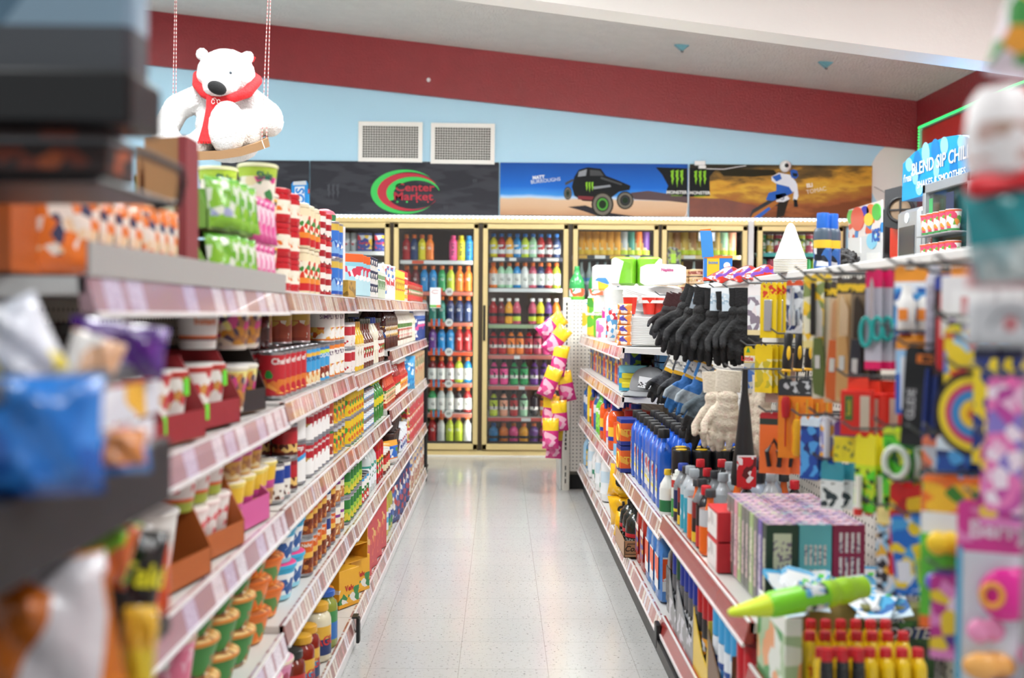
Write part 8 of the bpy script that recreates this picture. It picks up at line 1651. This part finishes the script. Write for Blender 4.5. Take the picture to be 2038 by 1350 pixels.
stick(1851, 481, .055, .09, '#c8302c', 'EBT', 'red and white EBT sticker on freezer frame'); stick(1851, 506, .055, .10, '#5a3a9c', None, 'purple sticker below the EBT sticker')
# ice drink machine
it = thing('frozen_drink_machine', 'black frozen drink machine with a balloon-print front', 'drink machine', (2.55, 7.60, 0))
ob('cabinet', MB().box(.004, .6, -.36, .34, 0, 1.93, bev=.01).mesh('cabinet', [P('#1a1b1e', .4)]), it)
def ati(px, py): q = atX(px, py, 2.55); return (0, q.y - 7.60, q.z)
fq = [ati(1690, 418), ati(1756, 398), ati(1756, 560), ati(1690, 560)]
def flat(pts, d, name, m): v = [(-d, y, z) for _, y, z in pts]; n = len(v); ob(name, MB().add(v + [(.004, y, z) for _, y, z in v], [tuple(range(n)), tuple(range(n, 2*n))[::-1]] + [(i, i+n, (i+1) % n+n, (i+1) % n) for i in range(n)]).mesh(name, [m], 0), it)
flat(fq, .004, 'front_print', PR([(0, '#d8dadc'), (.62, '#e8e4e4'), (.78, '#e9e0dc')], (.6, .8, ['#e9e0dc', '#e05a3c', '#e9e0dc', '#3a8ad0', '#e9e0dc'], .07)))
for px, py, rx_, ry_, c_, nm in ((1696, 432, 8, 14, '#58c24a', 'green'), (1724, 420, 8, 10, '#2a3ab8', 'blue'), (1735, 418, 8, 12, '#f08a4a', 'orange'), (1747, 422, 9, 17, '#4ac04a', 'green'), (1709, 436, 13, 24, '#e05a44', 'red'), (1731, 437, 9, 13, '#f0d22c', 'yellow'), (1737, 480, 10, 16, '#8ad0ec', 'pale_blue')):
    flat([ati(min(1755, px + rx_*math.cos(k*math.pi/8)), py + ry_*math.sin(k*math.pi/8)) for k in range(16)], .006 + .0004*rx_, f'printed_{nm}_balloon', P(c_, .3))
x_, y_, z_ = ati(1746, 468); g = MB(); g.text('ICE', .09, (0, 0, 0), 0, bold=.05, sxy=.9, T=Matrix.Translation((-.011, y_, z_)) @ Rt); ob('lettering', g.mesh('lettering', [P('#1f5ab8', .4)], 0), it)
for px, py in ((1703, 490), (1740, 520)):
    flat([ati(px + 12*a, py + 14*b_) for a, b_ in ((-1, -1.2), (1, -1.2), (1, 1), (-1, 1))], .0115, 'paper_notice', P('#e6e6e4', .6))
rt = thing('cooler_cabinet', 'bright red cabinet between the drink machine and the freezer', 'cabinet', (2.55, 6.9, 0))
ob('body', MB().box(0, .55, -.25, .2, 0, at(1790, 447, 6.9).z).mesh('body', [P('#c8221c', .3)], 0), rt); ob('front_panel', MB().box(-.006, 0, -.24, .19, .1, at(1790, 447, 6.9).z - .01).mesh('front_panel', [P('#d0261e', .25)], 0), rt)
q = at(1788, 415, 6.85); sp_ = thing('loudspeaker', 'black wall speaker with exposed cone above the red cabinet', 'speaker', (q.x + .02, q.y, q.z), ra(-35))
ob('housing', MB().prism([(-.10, -.11), (.02, -.14), (.10, -.10), (.10, .12), (.0, .14), (-.10, .12)], -.02, .16).mesh('housing', [P('#222326', .4)], 0), sp_)
ob('cone', MB().lathe([(.07, 0), (.05, -.003), (.02, -.005), (0, -.004)], 0, 22, T=Matrix.Translation((.0, -.022, -.01)) @ Matrix.Rotation(ra(90), 4, 'X') @ Matrix.Scale(-1, 4, (0, 0, 1))).mesh('cone', [P('#8a745c', .7)]), sp_)
ob('rim', MB().tube([(.075*math.cos(a*math.pi/10), -.03, -.01 + .075*math.sin(a*math.pi/10)) for a in range(20)], .010, 8, closed=True).mesh('rim', [P('#151517', .4)]), sp_)
ob('spokes', MB().box(-.005, .005, -.034, -.028, -.08, .06).box(-.07, .07, -.034, -.028, -.015, -.005).mesh('spokes', [P('#151517', .4)], 0), sp_)
pts = [at(1740, 372, WB - .02), at(1765, 385, 9.0), at(1785, 392, 7.5), at(1790, 385, 6.95)]
tag(ob('cable', MB().tube(pts, .004, 5).mesh('cable', [P('#9a9a98', .5)])), 'grey cable looping from the wall to the speaker', 'cable')
# ------------------------------------------------------------ person behind the right run
PX_, PYY = at(1678, 520, 6.3).x, 6.3; PT = at(1678, 499, 6.3).z
k = PT / 1.0
pr_ = thing('person', 'person with short dark hair standing behind the right shelving run', 'person', (PX_, PYY, 0), ra(150))
H = PT; hd = H/7.4
b_ = MB()
b_.ball((0, 0, H - hd*.52), (hd*.36, hd*.42, hd*.5), 16); b_.limb((0, .005, H - hd*.9), .05, (0, .01, H - hd*1.25), .055)
b_.ball((0, 0, H*.74), (.19, .11, .14), 16); b_.ball((0, 0, H*.64), (.155, .105, .16), 16); b_.ball((0, 0, H*.54), (.165, .115, .12), 16)
b_.ball((0, -hd*.42, H - hd*.58), (.014, .022, .022), 8)
for s_ in (-1, 1):
    b_.limb((s_*.17, 0, H*.80), .052, (s_*.23, .01, H*.63), .042); b_.limb((s_*.23, .01, H*.63), .040, (s_*.22, -.08, H*.48), .030)
    b_.ball((s_*.22, -.10, H*.455), (.022, .030, .040), 10)
    for f_ in range(4): b_.limb((s_*.22, -.085 - .013*f_, H*.44), .0085, (s_*.215, -.090 - .014*f_, H*.405 + .004*(f_ in (0, 3))), .007)
    b_.limb((s_*.21, -.13, H*.455), .010, (s_*.195, -.145, H*.43), .008)
    b_.limb((s_*.085, 0, H*.50), .085, (s_*.095, -.01, H*.28), .058); b_.limb((s_*.095, -.01, H*.28), .055, (s_*.10, .015, H*.045), .036); b_.limb((s_*.10, .01, .04), .036, (s_*.11, -.13, .032), .030)
    b_.ball((s_*hd*.36, .01, H - hd*.55), (.010, .02, .028), 8)
ob('body', fuse(b_, 'body', [P('#b98868', .55)], .010, 4), pr_)
sh = MB(); sh.ball((0, 0, H*.74), (.205, .125, .15), 16); sh.ball((0, 0, H*.64), (.172, .12, .17), 16); sh.ball((0, 0, H*.56), (.180, .13, .08), 16)
for s_ in (-1, 1): sh.limb((s_*.17, 0, H*.80), .064, (s_*.21, .005, H*.69), .056)
ob('shirt', fuse(sh, 'shirt', [P('#3a3f4a', .85)], .012, 3), pr_)
tr_ = MB(); tr_.ball((0, 0, H*.52), (.178, .128, .09), 16)
for s_ in (-1, 1): tr_.limb((s_*.085, 0, H*.50), .096, (s_*.095, -.01, H*.28), .070); tr_.limb((s_*.095, -.01, H*.28), .068, (s_*.10, .015, H*.06), .055)
ob('trousers', fuse(tr_, 'trousers', [P('#2c3448', .85)], .012, 3), pr_)
hr = MB(); hr.ball((0, .012, H - hd*.40), (hd*.42, hd*.47, hd*.42), 16); rr = random.Random(5)
for i in range(60):
    a, e_ = rr.uniform(0, 6.28), rr.uniform(-.1, 1.4); c0 = Vector((math.cos(a)*math.cos(e_)*hd*.40, .012 + math.sin(a)*math.cos(e_)*hd*.45, H - hd*.40 + math.sin(e_)*hd*.40))
    if math.sin(a) < -.6 and e_ < .6: continue
    hr.limb(c0, .014, c0 + Vector((rr.uniform(-.015, .015), rr.uniform(-.015, .015), .012)), .007)
ob('hair', fuse(hr, 'hair', [P('#15110f', .7, bump=(80, 1, .01))], .006, 1), pr_)
ob('eye', MB().ball((-hd*.15, -hd*.385, H - hd*.5), .010, 8).mesh('eye', [P('#201814', .3)]), pr_); ob('eye', MB().ball((hd*.15, -hd*.385, H - hd*.5), .010, 8).mesh('eye', [P('#201814', .3)]), pr_)
ob('mouth', MB().box(-.02, .02, -hd*.405, -hd*.36, H - hd*.79, H - hd*.77, bev=.002).mesh('mouth', [P('#8a4a42', .5)]), pr_)
# ------------------------------------------------------------ blurred rack right in front, left side
m_gm = P('#2a2b2e', .4, .3)
rk = thing('snack_rack', 'dark metal chip rack standing at the near end of the left run', 'rack', (-.385, .5, 0))
def bar(x0, x1, y0, y1, z0, z1, name='rail', m=None): return ob(name, MB().box(x0, x1, y0, y1, z0, z1, bev=.003).mesh(name, [m or m_gm]), rk)
for y in (-.6, .70): bar(-.57, -.55, y, y + .02, 0, 1.41, 'post')
bar(-.02, .0, -.6, -.58, 0, 1.3, 'post')
for z, nm in ((1.045, 'shelf'), (.858, 'shelf'), (.60, 'shelf'), (.3, 'shelf')):
    s_ = bar(-.55, .0, -.6, .72, z - .012, z, nm)
    ob('front_rail', MB().box(-.004, .012, -.6, .735, z - (.042 if z > 1 else .006), z + (.03 if z > 1 else .014), bev=.003).mesh('front_rail', [m_gm]), s_)
s_ = bar(-.008, .006, -.6, .70, 1.146, 1.164, 'basket_rim', P('#6a6e72', .4, .4))
bar(-.3, .006, .695, .702, 1.146, 1.164, 'basket_rim', P('#6a6e72', .4, .4))
ob('label_strip', MB().box(.007, .010, .5, .70, 1.108, 1.143, 0).mesh('label_strip', [PR([(0, '#dcdfe8')], (0, 1.1, ['#dcdfe8', '#e8ebf2', '#f0b83a', '#dcdfe8'], .05))], 0), s_)
ob('label_strip', MB().box(.007, .010, .5, .68, 1.082, 1.104, 0).mesh('label_strip', [PR([(0, '#e4d4de')], (0, 1.1, ['#dcdfe8', '#e8b8c4', '#c83a7c', '#dcdfe8'], .04))], 0), s_)
for z in (1.348,):
    s_ = bar(-.55, .0, .55, .78, z - .006, z, 'tier')
    ob('tier_wire', MB().tube([(-.55, .54, z + .03), (.012, .54, z + .03), (.024, .60, z + .03), (.024, .73, z + .03), (.018, .76, z + .02), (.01, .77, z - .004), (-.02, .77, z - .01)], .0045, 6).mesh('tier_wire', [m_gm]), s_)
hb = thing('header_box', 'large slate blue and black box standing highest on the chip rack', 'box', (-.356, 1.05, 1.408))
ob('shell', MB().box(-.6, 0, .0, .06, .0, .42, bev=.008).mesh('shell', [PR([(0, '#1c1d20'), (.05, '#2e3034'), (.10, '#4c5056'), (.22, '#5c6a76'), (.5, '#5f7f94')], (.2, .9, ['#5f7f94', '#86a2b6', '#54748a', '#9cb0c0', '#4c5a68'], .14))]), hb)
ob('base_tray', MB().box(-.62, .005, -.015, .08, -.012, .04, bev=.004).mesh('base_tray', [P('#141416', .4)]), hb)
cb = [carton('candy_box', .13, .10, .042, [(0, a)], (.1, .95, [a, b2, c2, a], .025), cat='box') for a, b2, c2 in (('#b8581c', '#2a1c18', '#e8a02c'), ('#3a2420', '#c8602a', '#8a3a20'), ('#c87030', '#d8c8b0', '#3a2a24'), ('#a8302c', '#e8b43a', '#2a2420'))]
cn = ['orange brown', 'dark brown', 'tan and orange', 'red and yellow']
for l, z in ((1, 1.349),):
    for i in range(4): cb[(i*3 + l) % 4].put((-.455 - .138*i, 1.12, z), ra(3), f'{cn[(i*3 + l) % 4]} candy box on the top tier, {ORD[i]} from the aisle', 'candy boxes on the tiers')
def nb(px, py, w, h, Y, t, rot, bands, pic, lab, grp=None, txt=None, tcol='#f0d82c', ts=.03):
    """chip bag whose bottom centre stands at that spot, sized in photo pixels at distance Y"""
    k_ = Y / F; bag('chip_bag', w*k_, h*k_, t, bands, pic, txt, tcol, ts, .6, cat='bag', wr=.7).put(at(px, py, Y), rot, lab, grp)
def nbag(w, h, t, bands, pic, lab, loc, rot): bag('chip_bag', w, h, t, bands, pic, None, '#ffffff', .03, .6, cat='bag', wr=.7).put(loc, rot, lab)
B_ = 'chip bags in the rack basket'
nb(70, 1000, 260, 240, .86, .07, (ra(-8), 0, ra(20)), [(0, '#1c5fb8'), (.6, '#2a7ad0')], (.1, .95, ['#1c5fb8', '#2a7ad0', '#1c5fb8', '#3a8ae0', '#2a7ad0'], .07), 'large bright blue chip bag in the wire basket', B_)
nb(235, 955, 130, 90, .99, .05, (ra(-8), 0, ra(30)), [(0, '#2a7ad0'), (.5, '#b8b0c0'), (.8, '#c86a3a')], (.2, .95, ['#2a7ad0', '#d88a4a', '#c8d4e8', '#3a8ae0'], .04), 'blue and orange chip bag in the basket, nearest the rail', B_)
nb(75, 790, 150, 190, 1.0, .06, (ra(-10), ra(-24), ra(20)), [(0, '#c8d0e0'), (.3, '#e0d04a'), (.6, '#d8dce8')], (.1, .95, ['#e0d04a', '#d8dce8', '#c8d0e0', '#e9edf4', '#9aa4c0'], .05), 'yellow and silver chip bag leaning over the blue bag', B_)
nb(230, 755, 190, 105, 1.14, .06, (ra(-6), ra(8), ra(30)), [(0, '#5a2a8c'), (.6, '#6a3aa0')], (.1, .95, ['#5a2a8c', '#4a1c7a', '#a898d0', '#6a3aa0'], .045), 'purple chip bag at the back of the basket', B_)
nb(160, 800, 110, 130, 1.06, .05, (ra(-12), ra(20), ra(30)), [(0, '#f0ece8'), (.5, '#e8b88a')], (.1, .95, ['#f0ece8', '#e0b08a', '#f0ece8', '#e0d8e8'], .045), 'white and orange chip bag between blue and purple bags', B_)
B_ = 'bags on the lower rack shelf'
nb(195, 1175, 110, 135, 1.12, .05, (ra(-8), ra(18), ra(35)), [(0, '#d8602a'), (.45, '#8ad02a')], (.1, .95, ['#8ad02a', '#c8602a', '#7ac02a', '#5a3a1c'], .035), 'green and orange bag under the thick black rail', B_)
nb(232, 1290, 140, 230, 1.2, .06, (ra(-8), ra(14), ra(38)), [(0, '#161618')], None, 'black chip bag with yellow lettering', B_, 'Taki', '#e0d82a', .026)
nb(292, 1245, 90, 170, 1.26, .05, (ra(-6), ra(4), ra(45)), [(0, '#e0501c'), (.5, '#d8481c')], (.1, .5, ['#e0501c', '#e0501c', '#b83a14'], .04), 'orange red snack bag beside the black chip bag', B_)
nb(120, 1500, 300, 370, .95, .09, (ra(-10), ra(-10), ra(20)), [(0, '#c8701c'), (.4, '#c87820')], (.05, .98, ['#c8701c', '#c8c4c8', '#b0b0b8', '#b8621a', '#c8c4c8'], .08), 'huge orange and silver chip bag lowest on the rack', B_)
nb(262, 1420, 70, 200, 1.02, .05, (ra(-6), ra(8), ra(40)), [(0, '#e8d03a'), (.6, '#e8b83a')], None, 'yellow snack bag beside the huge orange and silver bag', B_)
# ------------------------------------------------------------ blurred hanging goods, right side, close by
hs = thing('hanging_strip', 'metal display strip hanging close by at the right', 'strip', (at(2005, 400, .95).x + .035, .98, 0))
ob('strip', MB().box(0, .012, 0, .003, .75, 1.5).mesh('strip', [P('#9a9a9a', .4, .5)], 0), hs); ob('foot_rod', MB().tube([(.006, .002, 0), (.006, .002, .76)], .008, 8).mesh('foot_rod', [P('#9a9a9a', .4, .5)]), hs)
ob('base', MB().lathe([(.12, 0), (.12, .01), (.0, .015)], 0, 20).mesh('base', [P('#3a3a3c', .5)]), hs)
q = at(1988, 365, .95); sb_ = thing('candy_bottle', 'blurred white candy bottle with red bow hanging close by', 'candy', q)
ob('body', MB().lathe([(.015, 0), (.028, .01), (.030, .04), (.026, .07), (.018, .082), (0, .084)], 0, 16).mesh('body', [PR([(0, '#e9e4e4')], (.2, .6, ['#e9e4e4', '#b09080', '#c8a8a0', '#e9e4e4'], .014))]), sb_)
ob('bow', MB().limb((-.028, -.02, -.006), .010, (.0, -.02, -.002), .006).limb((.028, -.02, .004), .014, (.0, -.02, -.002), .006).mesh('bow', [P('#d8202c', .5)]), sb_)
q = at(2015, 470, .94); nbag(.065, .085, .03, [(0, '#c8d4d4'), (.4, '#1f8f96'), (.8, '#2a9aa0')], (.0, .4, ['#c8d4d4', '#9ab4b8', '#e0e4e4'], .02), 'blurred teal pouch hanging close by under the candy bottle', (q.x, q.y, q.z - .045), (0, ra(-8), ra(-20)))
q = at(2030, 100, .95); nbag(.06, .09, .03, [(0, '#e8d8e0'), (.3, '#4a9a4c'), (.6, '#f0a02c'), (.85, '#e8d03a')], (.1, .9, ['#e8d8e0', '#4a9a4c', '#f0a02c', '#f0c04a'], .02), 'blurred orange and green pouch hanging highest close by', (q.x, q.y, q.z - .03), (0, ra(14), ra(-20)))
q = at(2000, 645, .95); o = thing('hang_tin', 'blurred grey tin box with red emblem hanging close by', 'tin', (q.x, q.y, q.z - .02))
ob('box', MB().box(-.032, .04, -.01, .01, 0, .04, bev=.003).mesh('box', [PR([(0, '#b9bcc0'), (.2, '#d2d4d8')], None)]), o); ob('emblem', MB().tube([(0, -.0112, .02), (0, -.0106, .02)], .0055, 14).mesh('emblem', [P('#c8404a', .4)]), o); ob('arch_print', MB().tube([(.018*math.cos(a*.3), -.0108, .014 + .018*math.sin(a*.3)) for a in range(11)], .0015, 5).mesh('arch_print', [P('#7a7e84', .4)]), o)
q = at(2010, 575, .95); o = carton('candy_box', .07, .02, .022, [(0, '#d8a0a4'), (.6, '#8a4a54')], None, cat='box').put((q.x, q.y, q.z - .004), ra(-10), 'blurred dusky pink box hanging over the grey tin')
